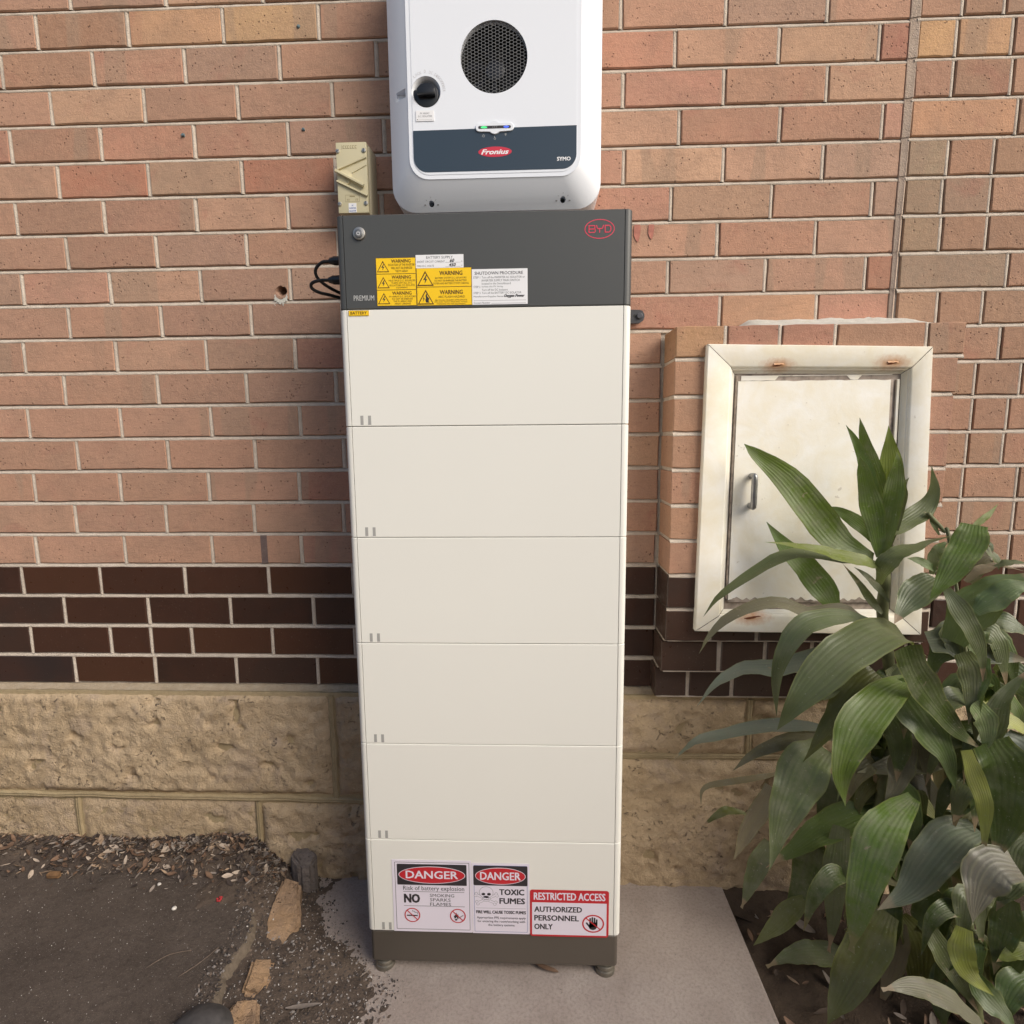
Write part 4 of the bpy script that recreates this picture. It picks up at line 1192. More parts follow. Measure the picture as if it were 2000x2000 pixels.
# strips of old paint between door and frame
b = bm_box(.9375, .9445, .1945, .2004, .85, 1.374, .001, 1)
for v in b.verts:
    v.co.x += (1.374 - v.co.z) * .022
part('door_stop', b, M_frame, meter)
b = bm_box(.5705, .5745, .1945, .2004, .85, 1.386, .001, 1)
for v in b.verts:
    v.co.x -= (1.386 - v.co.z) * .004
part('door_stop', b, M_under, meter)
b = bmesh.new()
n = 40
A, B = [], []
for i in range(n + 1):
    s = i / n
    x = .585 + .08 * s if s < .5 else .585 + .08 * s
    x = .584 + .345 * s
    on = 1 if (s < .24 or .70 < s < .80) else .12
    A.append(b.verts.new((x, .1992, 1.3800 + .006)))
    B.append(b.verts.new((x, .1992, 1.3855 - .0105 * on - .001 * noise.noise(Vector((s * 30, 1, 1))))))
for i in range(n):
    b.faces.new((A[i], A[i + 1], B[i + 1], B[i]))
part('paint_remnant', b, M_frame, meter, origin=(0, 0, 0))
hx = .6155
hb = bm_tube([(hx, .194, 1.152), (hx, .176, 1.1535), (hx, .171, 1.148), (hx, .171, 1.117), (hx, .171, 1.086), (hx, .176, 1.0805), (hx, .194, 1.082)], .0073, 12, 40)
link('handle', from_bm('handle', hb, True, wloc(door)), M_steel2, door, wloc(door))

# ------------------------------------------------------------------ sandstone plinth
plinth = thing('stone_plinth', 'rough sandstone footing blocks along the bottom of the brick wall', 'stone plinth', (-.2, .3, 0))


def stone(x0, x1, z0, z1, yf, seed, proud=.012, mat=None, margin=.022, res=.0085, ledge=False):
    b = bmesh.new()
    nx = max(6, int((x1 - x0) / res))
    nz = max(5, int((z1 - z0) / res))
    rows_ = []
    for j in range(nz + 1):
        r_ = []
        for i in range(nx + 1):
            x = x0 + (x1 - x0) * i / nx
            z = z0 + (z1 - z0) * j / nz
            d = min(x - x0, x1 - x, z - z0, (z1 - z) * .9)
            e = min(1, max(0, d / margin))
            e = e * e * (3 - 2 * e)
            v = Vector((x * 5, seed * 3.1, z * 5))
            big = noise.noise(v) * .55 + noise.noise(v * 2.6) * .4
            rg = 1 - abs(noise.noise(v * 4.5 + Vector((3, 1, 2)))) * 2
            sm = noise.noise(v * 9) * .3 + noise.noise(v * 21) * .18
            y = yf - proud * e * (.8 + .75 * big + .35 * rg + .75 * sm) - (.0030 * noise.noise(v * 13) + .0020 * noise.noise(v * 27) + .0010 * noise.noise(v * 50)) * (.35 + .65 * e)
            ck = abs(noise.noise(v * 3.3 + Vector((7, 2, 4))) + .3 * noise.noise(v * 11))
            y += .006 * max(0, .06 - ck) / .06 * e * (1 if noise.noise(v * 1.1) > -.05 else 0)
            pit = noise.noise(Vector((x * 13, seed, z * 19))) + .25 * noise.noise(Vector((x * 50, seed, z * 50)))
            if pit > .40:
                y += (min(.016, (pit - .44) * .10) if pit > .44 else 0) * e
            if ledge and z1 - z < .02:
                y += (1 - (z1 - z) / .02) ** 2 * .022
            r_.append(b.verts.new((x + .002 * noise.noise(v * 5), y, z + .002 * noise.noise(v * 5 + Vector((9, 9, 9))))))
        rows_.append(r_)
    for A, B in zip(rows_, rows_[1:]):
        for i in range(nx):
            b.faces.new((A[i], A[i + 1], B[i + 1], B[i]))
    # sides back into the wall
    loop = rows_[0] + [r_[-1] for r_ in rows_[1:]] + rows_[-1][-2::-1] + [r_[0] for r_ in rows_[-2:0:-1]]
    back = [b.verts.new((v.co.x, .34, v.co.z)) for v in loop]
    n = len(loop)
    for k in range(n):
        b.faces.new((loop[k], loop[(k + 1) % n], back[(k + 1) % n], back[k]))
    o = part('stone_block', b, mat or M_stone, plinth)
    smooth_angle(o, 60)
    return o


YST = .288
seed = 1
for (a, c, z0, z1, led) in ((-3.4, -1.62, .252, .557, True), (-1.61, -.4675, .252, .557, True), (-.4525, -.03, .252, .557, True), (-.02, .669, .389, .557, True), (.683, 1.75, .389, .557, True), (1.765, 3.1, .389, .557, True),
                          (-3.4, -1.91, -.12, .236, False), (-1.9, -1.221, -.12, .236, False), (-1.207, -.693, -.12, .236, False), (-.679, -.03, -.12, .229, False), (-.02, .93, -.12, .375, False), (.945, 1.9, -.12, .375, False), (1.915, 3.1, -.12, .375, False)):
    stone(a, c, z0, z1, YST, seed, .013 if not (a < -.69 and z1 < .24) else .006, res=.0085 if (c > -1.7 and a < 1.8) else .04, ledge=led)
    seed += 1
b = bm_box(-3.4, 3.1, YST - .001, .33, -.12, .5555)
part('mortar_bed', b, M_mortar_y, plinth)
# raised ribbon pointing between the blocks
rb = bmesh.new()


def ribbon(x0, z0, x1, z1, w, y):
    n = max(4, int(math.hypot(x1 - x0, z1 - z0) / .02))
    hor = abs(x1 - x0) > abs(z1 - z0)
    prev = None
    for i in range(n + 1):
        x, z = x0 + (x1 - x0) * i / n, z0 + (z1 - z0) * i / n
        n1 = noise.noise(Vector((x * 9, z * 9, w * 90)))
        n2 = noise.noise(Vector((x * 40, z * 40, w * 90)))
        cur = []
        for c, dy in ((-1.25, .012), (-.95, .0005), (-.2, 0), (0, .0016), (.2, 0), (.95, .0005), (1.25, .012)):
            o_ = c * w * .5 * (1 + .18 * n1 + .12 * n2) + .004 * n1
            cur.append(rb.verts.new((x + (0 if hor else o_), y + dy + .0012 * n2, z + (o_ if hor else 0))))
        if prev:
            for k in range(6):
                rb.faces.new((prev[k], cur[k], cur[k + 1], prev[k + 1]))
        prev = cur


ribbon(-2.2, .250, -.03, .236, .013, YST - .0085)
ribbon(-.460, .245, -.460, .548, .014, YST - .0070)
ribbon(-1.214, .05, -1.214, .236, .012, YST - .0075)
ribbon(-.686, .05, -.686, .232, .011, YST - .0080)
ribbon(-.03, .382, 2.2, .383, .011, YST - .0060)
ribbon(.676, .386, .676, .548, .012, YST - .0060)
part('ribbon_pointing', rb, M_mortar_y, plinth, True)['kind'] = 'stuff'
# weathered bedding on top of the footing, under the dark bricks
b = bmesh.new()
N = 260
rws = []
for i in range(N + 1):
    x = -1.9 + 3.8 * i / N
    nz_ = .0015 * noise.noise(Vector((x * 25, 0, 5)))
    rws.append([b.verts.new((x, .293 + .003 * noise.noise(Vector((x * 14, 2, 2))), .5566 + nz_)), b.verts.new((x, .300, .5595 + nz_)), b.verts.new((x, .305, .5612 + nz_)), b.verts.new((x, YW - .001, .5665 + nz_ + .002 * noise.noise(Vector((x * 60, 1, 8))))), b.verts.new((x, YW + .006, .5667 + nz_))])
for A, B in zip(rws, rws[1:]):
    for k in range(4):
        b.faces.new((A[k], B[k], B[k + 1], A[k + 1]))
part('bedding_mortar', b, mat_mortar('bedding', (.36, .28, .19), (.46, .38, .28)), plinth, True)

# unseen timber palings added behind the camera to shade the foot of the wall
fb = bmesh.new()
for i in range(90):
    x = -6.75 + i * .15
    bm_box(x, x + .143, -2.63 - .01 * (i % 2), -2.61 - .01 * (i % 2), -.12, 1.80 + rnd.uniform(-.004, .004), bm=fb)
bm_box(-6.8, 6.8, -2.61, -2.56, 1.5, 1.58, bm=fb)
bm_box(-6.8, 6.8, -2.61, -2.56, .25, .33, bm=fb)
tag(link('added_fence', from_bm('added_fence', fb), plain('added_fence_timber', (.38, .31, .24), .8, nscale=6, namt=.3)), kind='structure')

# ------------------------------------------------------------------ ground
def lerp_tab(tab, q):
    if q <= tab[0][0]:
        return tab[0][1]
    for (a, va), (b_, vb) in zip(tab, tab[1:]):
        if q <= b_:
            return va + (vb - va) * (q - a) / (b_ - a)
    return tab[-1][1]


def sstep(a, b_, x):
    t = min(1, max(0, (x - a) / (b_ - a)))
    return t * t * (3 - 2 * t)


CREST = [(-3, -.75), (-.6, -.66), (-.189, -.595), (-.15, -.578), (-.096, -.587), (-.079, -.599), (-.048, -.594), (-.002, -.583), (.045, -.591), (.11, -.616), (.17, -.66), (.3, -.74)]
DIRT = [(-3, -.30), (-.121, -.278), (-.06, -.262), (-.017, -.27), (.02, -.31), (.04, -.357), (.097, -.43), (.188, -.487), (.284, -.52)]


def soil_z(x, y):
    c = lerp_tab(CREST, y)
    d = lerp_tab(DIRT, y)
    v = Vector((x * 8, y * 8, 0))
    nz_ = .009 * noise.noise(v) + .006 * noise.noise(v * 3) + .0035 * noise.noise(v * 8) + .0015 * noise.noise(v * 20)
    if x < c:
        z = .056
    elif x < d:
        t = (x - c) / (d - c)
        z = .049 * (1 - t) ** .85
    else:
        z = -(x - d) * .07
    m = sstep(.185, .285, y + .012 * noise.noise(Vector((x * 9, 5, 0)))) * (1 - sstep(-.70, -.56, x))
    m2 = .036 * math.exp(-((x + .64) / .17) ** 2 - ((y - .20) / .11) ** 2) * (1 if x < c else max(0, 1 - (x - c) / .12))
    return z + nz_ * (1 if x < d else .9) + m * .058 + m2


def grid(x0, x1, y0, y1, nx, ny, fz):
    vs, fs = [], []
    for j in range(ny + 1):
        for i in range(nx + 1):
            x, y = x0 + (x1 - x0) * i / nx, y0 + (y1 - y0) * j / ny
            vs.append((x, y, fz(x, y)))
    for j in range(ny):
        for i in range(nx):
            a = j * (nx + 1) + i
            fs.append((a, a + 1, a + nx + 2, a + nx + 1))
    return vs, fs


vs, fs = grid(-1.75, -.2, -.5, .296, 230, 120, soil_z)
tag(link('soil', mesh('soil', vs, fs, True), M_soil), kind='structure')
# worn asphalt path with a broken edge
vs, fs = [], []
ny, nx = 170, 110
for j in range(ny + 1):
    y = -.6 + (.3 + .6) * j / ny
    c = lerp_tab(CREST, y) + .006 * noise.noise(Vector((y * 25, 3, 1))) + .003 * noise.noise(Vector((y * 80, 3, 1)))
    ci = c - .005 - .008 * (.4 + noise.noise(Vector((y * 18, 8, 1)))) - .003 * noise.noise(Vector((y * 70, 8, 1)))
    line = [-3.4 + (ci + 3.4) * (1 - (1 - i / nx) ** 2.2) for i in range(nx + 1)]
    for i, x in enumerate(line):
        z = .070 + .0030 * noise.noise(Vector((x * 9, y * 9, 0))) + .0022 * noise.noise(Vector((x * 30, y * 30, 0))) + .0010 * noise.noise(Vector((x * 80, y * 80, 0)))
        vs.append((x, y, z))
    vs.append((c - .002, y, .0655 + .002 * noise.noise(Vector((y * 45, 2, 1)))))
    vs.append((c + .006 + .003 * noise.noise(Vector((y * 60, 1, 1))), y, .054))
    vs.append((c + .004, y, .02))
w_ = nx + 4
for j in range(ny):
    for i in range(w_ - 1):
        a = j * w_ + i
        fs.append((a, a + 1, a + w_ + 1, a + w_))
pme = mesh('path', vs, fs, True)
pme.materials.append(M_path)
pme.materials.append(M_rim)
pme.polygons.foreach_set('material_index', [1 if i % (w_ - 1) >= nx else 0 for i in range(len(fs))])
tag(link('path', pme, [M_path, M_rim]), kind='structure')
# concrete slab under the cabinet
b = bm_box(-.9, .62, -1.6, .289, -.12, 0, .004, 2)
for v in b.verts:
    if v.co.x > 0:
        v.co.x += .002 * noise.noise(Vector((v.co.y * 7, 1, 1)))
tag(link('concrete_slab', from_bm('concrete_slab', b), M_slab), kind='structure')
vs, fs = grid(.60, 2.0, -.7, .296, 110, 80, lambda x, y: -.035 + .012 * noise.noise(Vector((x * 7, y * 7, 2))) + .008 * noise.noise(Vector((x * 22, y * 22, 2))) + .004 * noise.noise(Vector((x * 50, y * 50, 2))) + .03 * sstep(.15, .29, y))
tag(link('garden_bed', mesh('garden_bed', vs, fs, True), M_bed), kind='structure')
tag(link('ground', mesh('ground', [(-60, -60, -.125), (60, -60, -.125), (60, 60, -.125), (-60, 60, -.125)], [(0, 1, 2, 3)]), mat_ground('ground', (.50, .435, .345), (.57, .50, .40), (.55, .5, .45), .5)), kind='structure')
# ------------------------------------------------------------------ flat print: stickers, signs, lettering
class Sheet:
    """printed sheet facing -y; coordinates are x, z in metres, layers stack towards the viewer"""
    def __init__(self, y, eps=.00018):
        self.y, self.eps = y, eps
        self.v, self.f, self.mi, self.mats = [], [], [], []

    def mat(self, m):
        if m not in self.mats:
            self.mats.append(m)
        return self.mats.index(m)

    def poly(self, pts, m, layer):
        i = len(self.v)
        y = self.y - self.eps * layer
        self.v += [(q[0], y, q[1]) for q in pts]
        k = self.mat(m)
        if len(pts) <= 4:
            self.f.append(tuple(range(i, i + len(pts))))
            self.mi.append(k)
        else:
            for t in tessellate_polygon([[Vector((q[0], q[1], 0)) for q in pts]]):
                self.f.append(tuple(i + a for a in t))
                self.mi.append(k)

    def rect(self, x0, z0, x1, z1, m, layer):
        self.poly([(x0, z0), (x1, z0), (x1, z1), (x0, z1)], m, layer)

    def rrect(self, x0, z0, x1, z1, r, m, layer):
        pts = []
        for cx, cz, a0 in ((x1 - r, z0 + r, -90), (x1 - r, z1 - r, 0), (x0 + r, z1 - r, 90), (x0 + r, z0 + r, 180)):
            for k in range(6):
                a = math.radians(a0 + 18 * k)
                pts.append((cx + r * math.cos(a), cz + r * math.sin(a)))
        self.poly(pts, m, layer)

    def ell(self, cx, cz, rx, rz, m, layer, n=40, a0=0, a1=360):
        self.poly([(cx + rx * math.cos(math.radians(a0 + (a1 - a0) * k / n)), cz + rz * math.sin(math.radians(a0 + (a1 - a0) * k / n))) for k in range(n if a1 - a0 == 360 else n + 1)], m, layer)

    def ring(self, cx, cz, rx, rz, w, m, layer, n=48, a0=0, a1=360):
        for k in range(n):
            t0, t1 = math.radians(a0 + (a1 - a0) * k / n), math.radians(a0 + (a1 - a0) * (k + 1) / n)
            self.poly([(cx + (rx - w) * math.cos(t0), cz + (rz - w) * math.sin(t0)), (cx + rx * math.cos(t0), cz + rz * math.sin(t0)),
                       (cx + rx * math.cos(t1), cz + rz * math.sin(t1)), (cx + (rx - w) * math.cos(t1), cz + (rz - w) * math.sin(t1))], m, layer)

    def line(self, pts, w, m, layer, cap=False):
        for a, b in zip(pts, pts[1:]):
            dx, dz = b[0] - a[0], b[1] - a[1]
            L_ = math.hypot(dx, dz) or 1
            nx, nz = -dz / L_ * w / 2, dx / L_ * w / 2
            self.poly([(a[0] - nx, a[1] - nz), (b[0] - nx, b[1] - nz), (b[0] + nx, b[1] + nz), (a[0] + nx, a[1] + nz)], m, layer)
        if cap:
            for q in pts:
                self.ell(q[0], q[1], w / 2, w / 2, m, layer, 10)

    def text(self, s, x0, z0, x1, z1, m, layer, bold=0, shear=0, align='fit'):
        """letters fitted into the box; align 'fit' stretches, 'c'/'l' keep proportions"""
        key = (s, shear)
        if key not in TXT:
            cu = bpy.data.curves.new('t', 'FONT')
            cu.body = s
            cu.shear = shear
            cu.resolution_u = 2
            o = bpy.data.objects.new('t', cu)
            COL.objects.link(o)
            dg = bpy.context.evaluated_depsgraph_get()
            me = o.evaluated_get(dg).to_mesh()
            V = [(v.co.x, v.co.y) for v in me.vertices]
            P = [tuple(p_.vertices) for p_ in me.polygons]
            o.evaluated_get(dg).to_mesh_clear()
            bpy.data.objects.remove(o)
            bpy.data.curves.remove(cu)
            TXT[key] = V, P
        V, P = TXT[key]
        if not V:
            return
        h = z1 - z0
        e = bold * h                                   # stroke weight: shifted copies
        ax, bx = min(v[0] for v in V), max(v[0] for v in V)
        az, bz = min(v[1] for v in V), max(v[1] for v in V)
        x0, x1, z0, z1 = x0 + e, x1 - e, z0 + e * .6, z1 - e * .6
        sx, sz = (x1 - x0) / (bx - ax), (z1 - z0) / (bz - az)
        k = self.mat(m)
        shifts = [(0, 0)] if not e else [(-e, -e * .6), (e, -e * .6), (-e, e * .6), (e, e * .6), (0, 0)]
        for q, (dx, dz) in enumerate(shifts):
            i = len(self.v)
            y = self.y - self.eps * (layer + .12 * q)
            self.v += [(x0 + (v[0] - ax) * sx + dx, y, z0 + (v[1] - az) * sz + dz) for v in V]
            for p_ in P:
                self.f.append(tuple(i + a for a in p_))
                self.mi.append(k)

    def board(self, x0, z0, x1, z1, m, th=.0005):
        """the sheet itself, a thin box under layer 0"""
        i = len(self.v)
        for y in (self.y + th, self.y):
            self.v += [(x0, y, z0), (x1, y, z0), (x1, y, z1), (x0, y, z1)]
        k = self.mat(m)
        for f in ((4, 5, 6, 7), (0, 1, 5, 4), (1, 2, 6, 5), (2, 3, 7, 6), (3, 0, 4, 7)):
            self.f.append(tuple(i + a for a in f))
            self.mi.append(k)

    def build(self, name, parent, label=None):
        lo = [min(v[i] for v in self.v) for i in range(3)]
        hi = [max(v[i] for v in self.v) for i in range(3)]
        og = [(a + b_) / 2 for a, b_ in zip(lo, hi)]
        me = mesh(name, self.v, self.f, False, self.mi, og)
        for m in self.mats:
            me.materials.append(m)
        me.polygons.foreach_set('material_index', self.mi)
        o = bpy.data.objects.new(name, me)
        COL.objects.link(o)
        o.parent = parent
        o.location = Vector(og) - wloc(parent)
        if label:
            o['label'] = label
        return o


TXT = {}


def prism(pts, z0, z1, ch=0, bm=None):
    """extrude an outline (x, y) vertically with small chamfers"""
    b = bm or bmesh.new()
    cx = sum(q[0] for q in pts) / len(pts)
    cy = sum(q[1] for q in pts) / len(pts)
    lev = [(0, z0), (0, z1)] if not ch else [(ch, z0), (0, z0 + ch), (0, z1 - ch), (ch, z1)]
    rings = []
    for ins, z in lev:
        r_ = []
        for x, y in pts:
            dx, dy = cx - x, cy - y
            r_.append(b.verts.new((x + ins * (1 if dx > 0 else -1) * (abs(dx) > .01), y + ins * (1 if dy > 0 else -1) * (abs(dy) > .01), z)))
        rings.append(r_)
    n = len(pts)
    for A, B in zip(rings, rings[1:]):
        for k in range(n):
            b.faces.new((A[k], A[(k + 1) % n], B[(k + 1) % n], B[k]))
    b.faces.new(rings[0][::-1])
    b.faces.new(rings[-1])
    return b


# ------------------------------------------------------------------ battery tower
tower = thing('battery_tower', 'tall cream battery cabinet of six stacked modules under a dark grey top, covered in stickers', 'battery cabinet', (0, .15, 0))


def outline(w, y0, y1, r=.011, groove=.2775, gw=.0007, gd=.004):
    pts = []
    for k in range(7):
        a = math.radians(180 + 15 * k)
        pts.append((-w + r + r * math.cos(a), y0 + r + r * math.sin(a)))
    for s in (-1, 1):
        g = s * groove
        if groove:
            pts += [(g - gw, y0), (g - gw * .8, y0 + gd), (g + gw * .8, y0 + gd), (g + gw, y0)]
    for k in range(7):
        a = math.radians(270 + 15 * k)
        pts.append((w - r + r * math.cos(a), y0 + r + r * math.sin(a)))
    pts += [(w, y1), (-w, y1)]
    return pts


ZB = .1077
core = part('inner_frame', bm_box(-.284, .284, .006, .29, .05, 1.68), M_core, tower)
base = part('base', prism(outline(.2885, .003, .296, .009, 0), .0235, ZB - .0012, .004), M_base, tower)
smooth_angle(base, 40)
for sx in (-1, 1):
    for y in (.022, .262):
        b = bm_cyl((sx * .262, y, 0), .0235, (0, 0, 1), .011, 36, .0035)
        bm_cyl((sx * .262, y, .0105), .0205, (0, 0, 1), .010, 36, .003, bm=b)
        bm_cyl((sx * .262, y, .020), .014, (0, 0, 1), .012, 20, bm=b)
        smooth_angle(part('foot', b, M_foot, tower), 35)
mods = []
proto = None
for k in range(6):
    z0 = ZB + .233 * k
    if proto is None:
        proto = part('battery_module', prism(outline(.2925, 0, .298), z0 + .0006, z0 + .233 - .0006, .0012), M_cream, tower, origin=(0, .15, z0 + .1165))
        smooth_angle(proto, 40)
        o = proto
    else:
        o = proto.copy()
        COL.objects.link(o)
        o.parent = tower
        o.location = Vector((0, 0, z0 + .1165))
    mods.append(o)
    sh = Sheet(-.00025, .00012)
    for x in (-.2590, -.2430):
        sh.rect(x, z0 + .0035, x + .0062, z0 + .0222, M_mark, 0)
    sh.build('marking', o)
ZT0 = ZB + .233 * 6
unit = part('control_unit', prism(outline(.2925, 0, .298), ZT0 + .0006, 1.6856, .0016), M_dark, tower, origin=(0, .15, 1.6))
smooth_angle(unit, 40)
# button
b = bm_cyl((-.2452, 0, 1.6499), .0122, (0, -1, 0), .0042, 32, .0012)
ro = part('button_ring', b, M_metal, unit)
smooth_angle(ro, 35)
b = bm_cyl((-.2458, -.0034, 1.6492), .0082, (0, -1, 0), .0024, 28, .0008)
smooth_angle(part('power_button', b, plain('button_grey', (.20, .20, .20), .4, .7), unit), 35)
sh = Sheet(-.0061, .00012)
sh.ring(-.2458, 1.6492, .0036, .0036, .0009, M_pwhite, 0, 20, 120, 420)
sh.rect(-.2462, 1.6498, -.2454, 1.6534, M_pwhite, 1)
sh.build('power_symbol', unit)
# logo and lettering
sh = Sheet(-.0003, .00012)
lx, lz = .2281, 1.6493
sh.ring(lx, lz, .0292, .0182, .0016, M_pred2, 0, 64)
w = .0019
for ox in (-.0215, -.0062, .0098):
    pass
x = lx - .0215
for zz in (-.0062, 0, .0062):
    sh.line([(x, lz + zz), (x + .0125, lz + zz)], w, M_pred2, 1)
sh.line([(x + w / 2, lz - .0062), (x + w / 2, lz + .0062)], w, M_pred2, 2)
sh.line([(x + .0128, lz - .0058), (x + .0128, lz - .0006)], w, M_pred2, 2)
sh.line([(x + .0120, lz + .0006), (x + .0120, lz + .0058)], w, M_pred2, 2)
x = lx - .0062
sh.line([(x, lz + .0070), (x + .0018, lz + .0006), (x + .0115, lz + .0006), (x + .0140, lz + .0070)], w, M_pred2, 1)
sh.line([(x + .0062, lz), (x + .0062, lz - .0072)], w, M_pred2, 2)
x = lx + .0098
sh.line([(x, lz + .0062), (x + .0090, lz + .0062), (x + .0120, lz + .003), (x + .0120, lz - .003), (x + .0090, lz - .0062), (x, lz - .0062)], w, M_pred2, 1)
sh.line([(x + w / 2, lz + .0062), (x + w / 2, lz - .0062)], w, M_pred2, 2)
sh.build('logo', unit)
sh = Sheet(-.0003, .00012)
sh.text('PREMIUM', -.2621, 1.5228, -.2204, 1.5330, M_plg, 0, .012)
sh.build('lettering', unit)


def warn_tri(sh, cx, cz, h, flash=True):
    a = h * .58
    sh.poly([(cx - a, cz - h * .5), (cx + a, cz - h * .5), (cx, cz + h * .5)], M_pbrn, 2)
    k = .80
    sh.poly([(cx - a * k, cz - h * .5 + h * .07), (cx + a * k, cz - h * .5 + h * .07), (cx, cz + h * .5 - h * .15)], M_pyel, 3)
    if flash:
        sh.poly([(cx + .06 * h, cz + .22 * h), (cx - .16 * h, cz - .12 * h), (cx - .01 * h, cz - .08 * h), (cx - .05 * h, cz - .36 * h), (cx + .15 * h, cz - .02 * h), (cx + .01 * h, cz - .05 * h), (cx + .12 * h, cz + .20 * h)], M_pblk, 4)
    else:
        sh.poly([(cx - .10 * h, cz + .1 * h), (cx - .22 * h, cz - .15 * h), (cx - .15 * h, cz - .13 * h), (cx - .22 * h, cz - .36 * h), (cx - .06 * h, cz - .08 * h), (cx - .13 * h, cz - .10 * h)], M_pblk, 4)
        sh.poly([(cx + .06 * h, cz + .26 * h), (cx - .02 * h, cz + .1 * h), (cx + .02 * h, cz - .05 * h), (cx - .04 * h, cz - .2 * h), (cx + .02 * h, cz - .38 * h), (cx + .28 * h, cz - .38 * h), (cx + .2 * h, cz - .3 * h), (cx + .24 * h, cz - .1 * h), (cx + .13 * h, cz + .02 * h)], M_pblk, 4)


def edge_lines(sh, x0, z0, x1, z1, m, w=.0005, layer=1):
    sh.line([(x0, z0), (x1, z0), (x1, z1), (x0, z1), (x0, z0)], w, m, layer)


Y1 = -.0006
# three small yellow warnings
rows3 = [(1.5730, 1.6036, ['ISOLATION OF THE INVERTER', 'WILL NOT DE-ENERGISE', 'THE PV ARRAY']),
         (1.5424, 1.5730, ['MULTIPLE D.C. SOURCES', 'TURN OFF ALL D.C.', 'ISOLATORS TO ISOLATE', 'EQUIPMENT']),
         (1.5117, 1.5424, ['PV ARRAY D.C. ISOLATORS', 'DO NOT DE-ENERGISE', 'THE PV ARRAY AND', 'ARRAY CABLINGS'])]
for z0, z1, lines in rows3:
    x0, x1 = -.2146, -.1348
    sh = Sheet(Y1, .00012)
    sh.board(x0, z0 + .0001, x1, z1 - .0001, M_pyel)
    edge_lines(sh, x0 + .0003, z0 + .0003, x1 - .0003, z1 - .0003, M_pbrn, .0005)
    warn_tri(sh, x0 + .0140, (z0 + z1) / 2 - .001, .0215)
    sh.text('WARNING', x0 + .031, z1 - .0096, x0 + .070, z1 - .0030, M_pbrn, 2, .022)
    n = len(lines)
    zt = z1 - .0112
    st = (zt - z0 - .0012) / n
    wmax = max(len(t) for t in lines)
    for i, t in enumerate(lines):
        hw = .0265 * len(t) / max(20, wmax)
        sh.text(t, x0 + .0515 - hw, zt - st * (i + 1) + st * .28, x0 + .0515 + hw, zt - st * i - st * .02, M_pbrn, 2, 0)
    sh.build('warning_sticker', unit)
# battery supply plate
sh = Sheet(Y1 - .0004, .00012)
x0, x1, z0, z1 = -.1344, -.0392, 1.5826, 1.6077
sh.board(x0, z0, x1, z1, M_pwhite)
sh.text('BATTERY SUPPLY', x0 + .021, z1 - .0076, x0 + .074, z1 - .0026, M_ink, 1, 0)
sh.text('SHORT CIRCUIT CURRENT', x0 + .0025, z1 - .0148, x0 + .058, z1 - .0111, M_ink, 1, 0)
sh.text('MAX D.C. VOLTS', x0 + .0025, z1 - .0228, x0 + .036, z1 - .0192, M_ink, 1, 0)
sh.line([(x0 + .059, z1 - .0150), (x0 + .089, z1 - .0150)], .0005, M_pgry, 1)
sh.line([(x0 + .059, z1 - .0230), (x0 + .089, z1 - .0230)], .0005, M_pgry, 1)
sh.text('A', x0 + .0905, z1 - .0148, x0 + .0932, z1 - .0115, M_pgry, 1)
sh.text('V', x0 + .0905, z1 - .0228, x0 + .0932, z1 - .0195, M_pgry, 1)
sh.text('60', x0 + .068, z1 - .0146, x0 + .077, z1 - .0082, M_pblk, 2, .04, .3)
sh.text('450', x0 + .066, z1 - .0226, x0 + .080, z1 - .0165, M_pblk, 2, .04, .3)
sh.build('rating_sticker', unit)
# two larger yellow warnings
for z0, z1, lines, fl in ((1.5466, 1.5830, ['BATTERY SYSTEM D.C. ISOLATORS', 'DO NOT DE-ENERGISE THE BATTERY', 'SYSTEM AND BATTERY SYSTEM CABLING'], True),
                          (1.5110, 1.5466, ['ARC FLASH HAZARD', 'ARC FLASH HAZARD APPROPRIATE', 'PPE AND TOOLS REQUIRED WHILE', 'WORKING ON THIS EQUIPMENT'], False)):
    x0, x1 = -.1338, -.0238
    sh = Sheet(Y1 - .0001, .00012)
    sh.board(x0, z0 + .0001, x1, z1 - .0001, M_pyel)
    edge_lines(sh, x0 + .0003, z0 + .0003, x1 - .0003, z1 - .0003, M_pbrn, .0005)
    warn_tri(sh, x0 + .0175, z0 + .0165, .0285, fl)
    sh.text('WARNING', x0 + .046, z1 - .0144, x0 + .092, z1 - .0062, M_pbrn, 2, .025)
    if fl:
        for i, t in enumerate(lines):
            hw = .0355 * len(t) / 33
            sh.text(t, x0 + .0685 - hw, z1 - .0212 - i * .0052, x0 + .0685 + hw, z1 - .0178 - i * .0052, M_pbrn, 2, 0)
    else:
        sh.text(lines[0], x0 + .0425, z1 - .0212, x0 + .096, z1 - .0170, M_pbrn, 2, 0)
        for i, t in enumerate(lines[1:]):
            hw = .0325 * len(t) / 28
            sh.text(t, x0 + .068 - hw, z1 - .0268 - i * .0037, x0 + .068 + hw, z1 - .0242 - i * .0037, M_pbrn, 2, 0)
    sh.build('warning_sticker', unit)
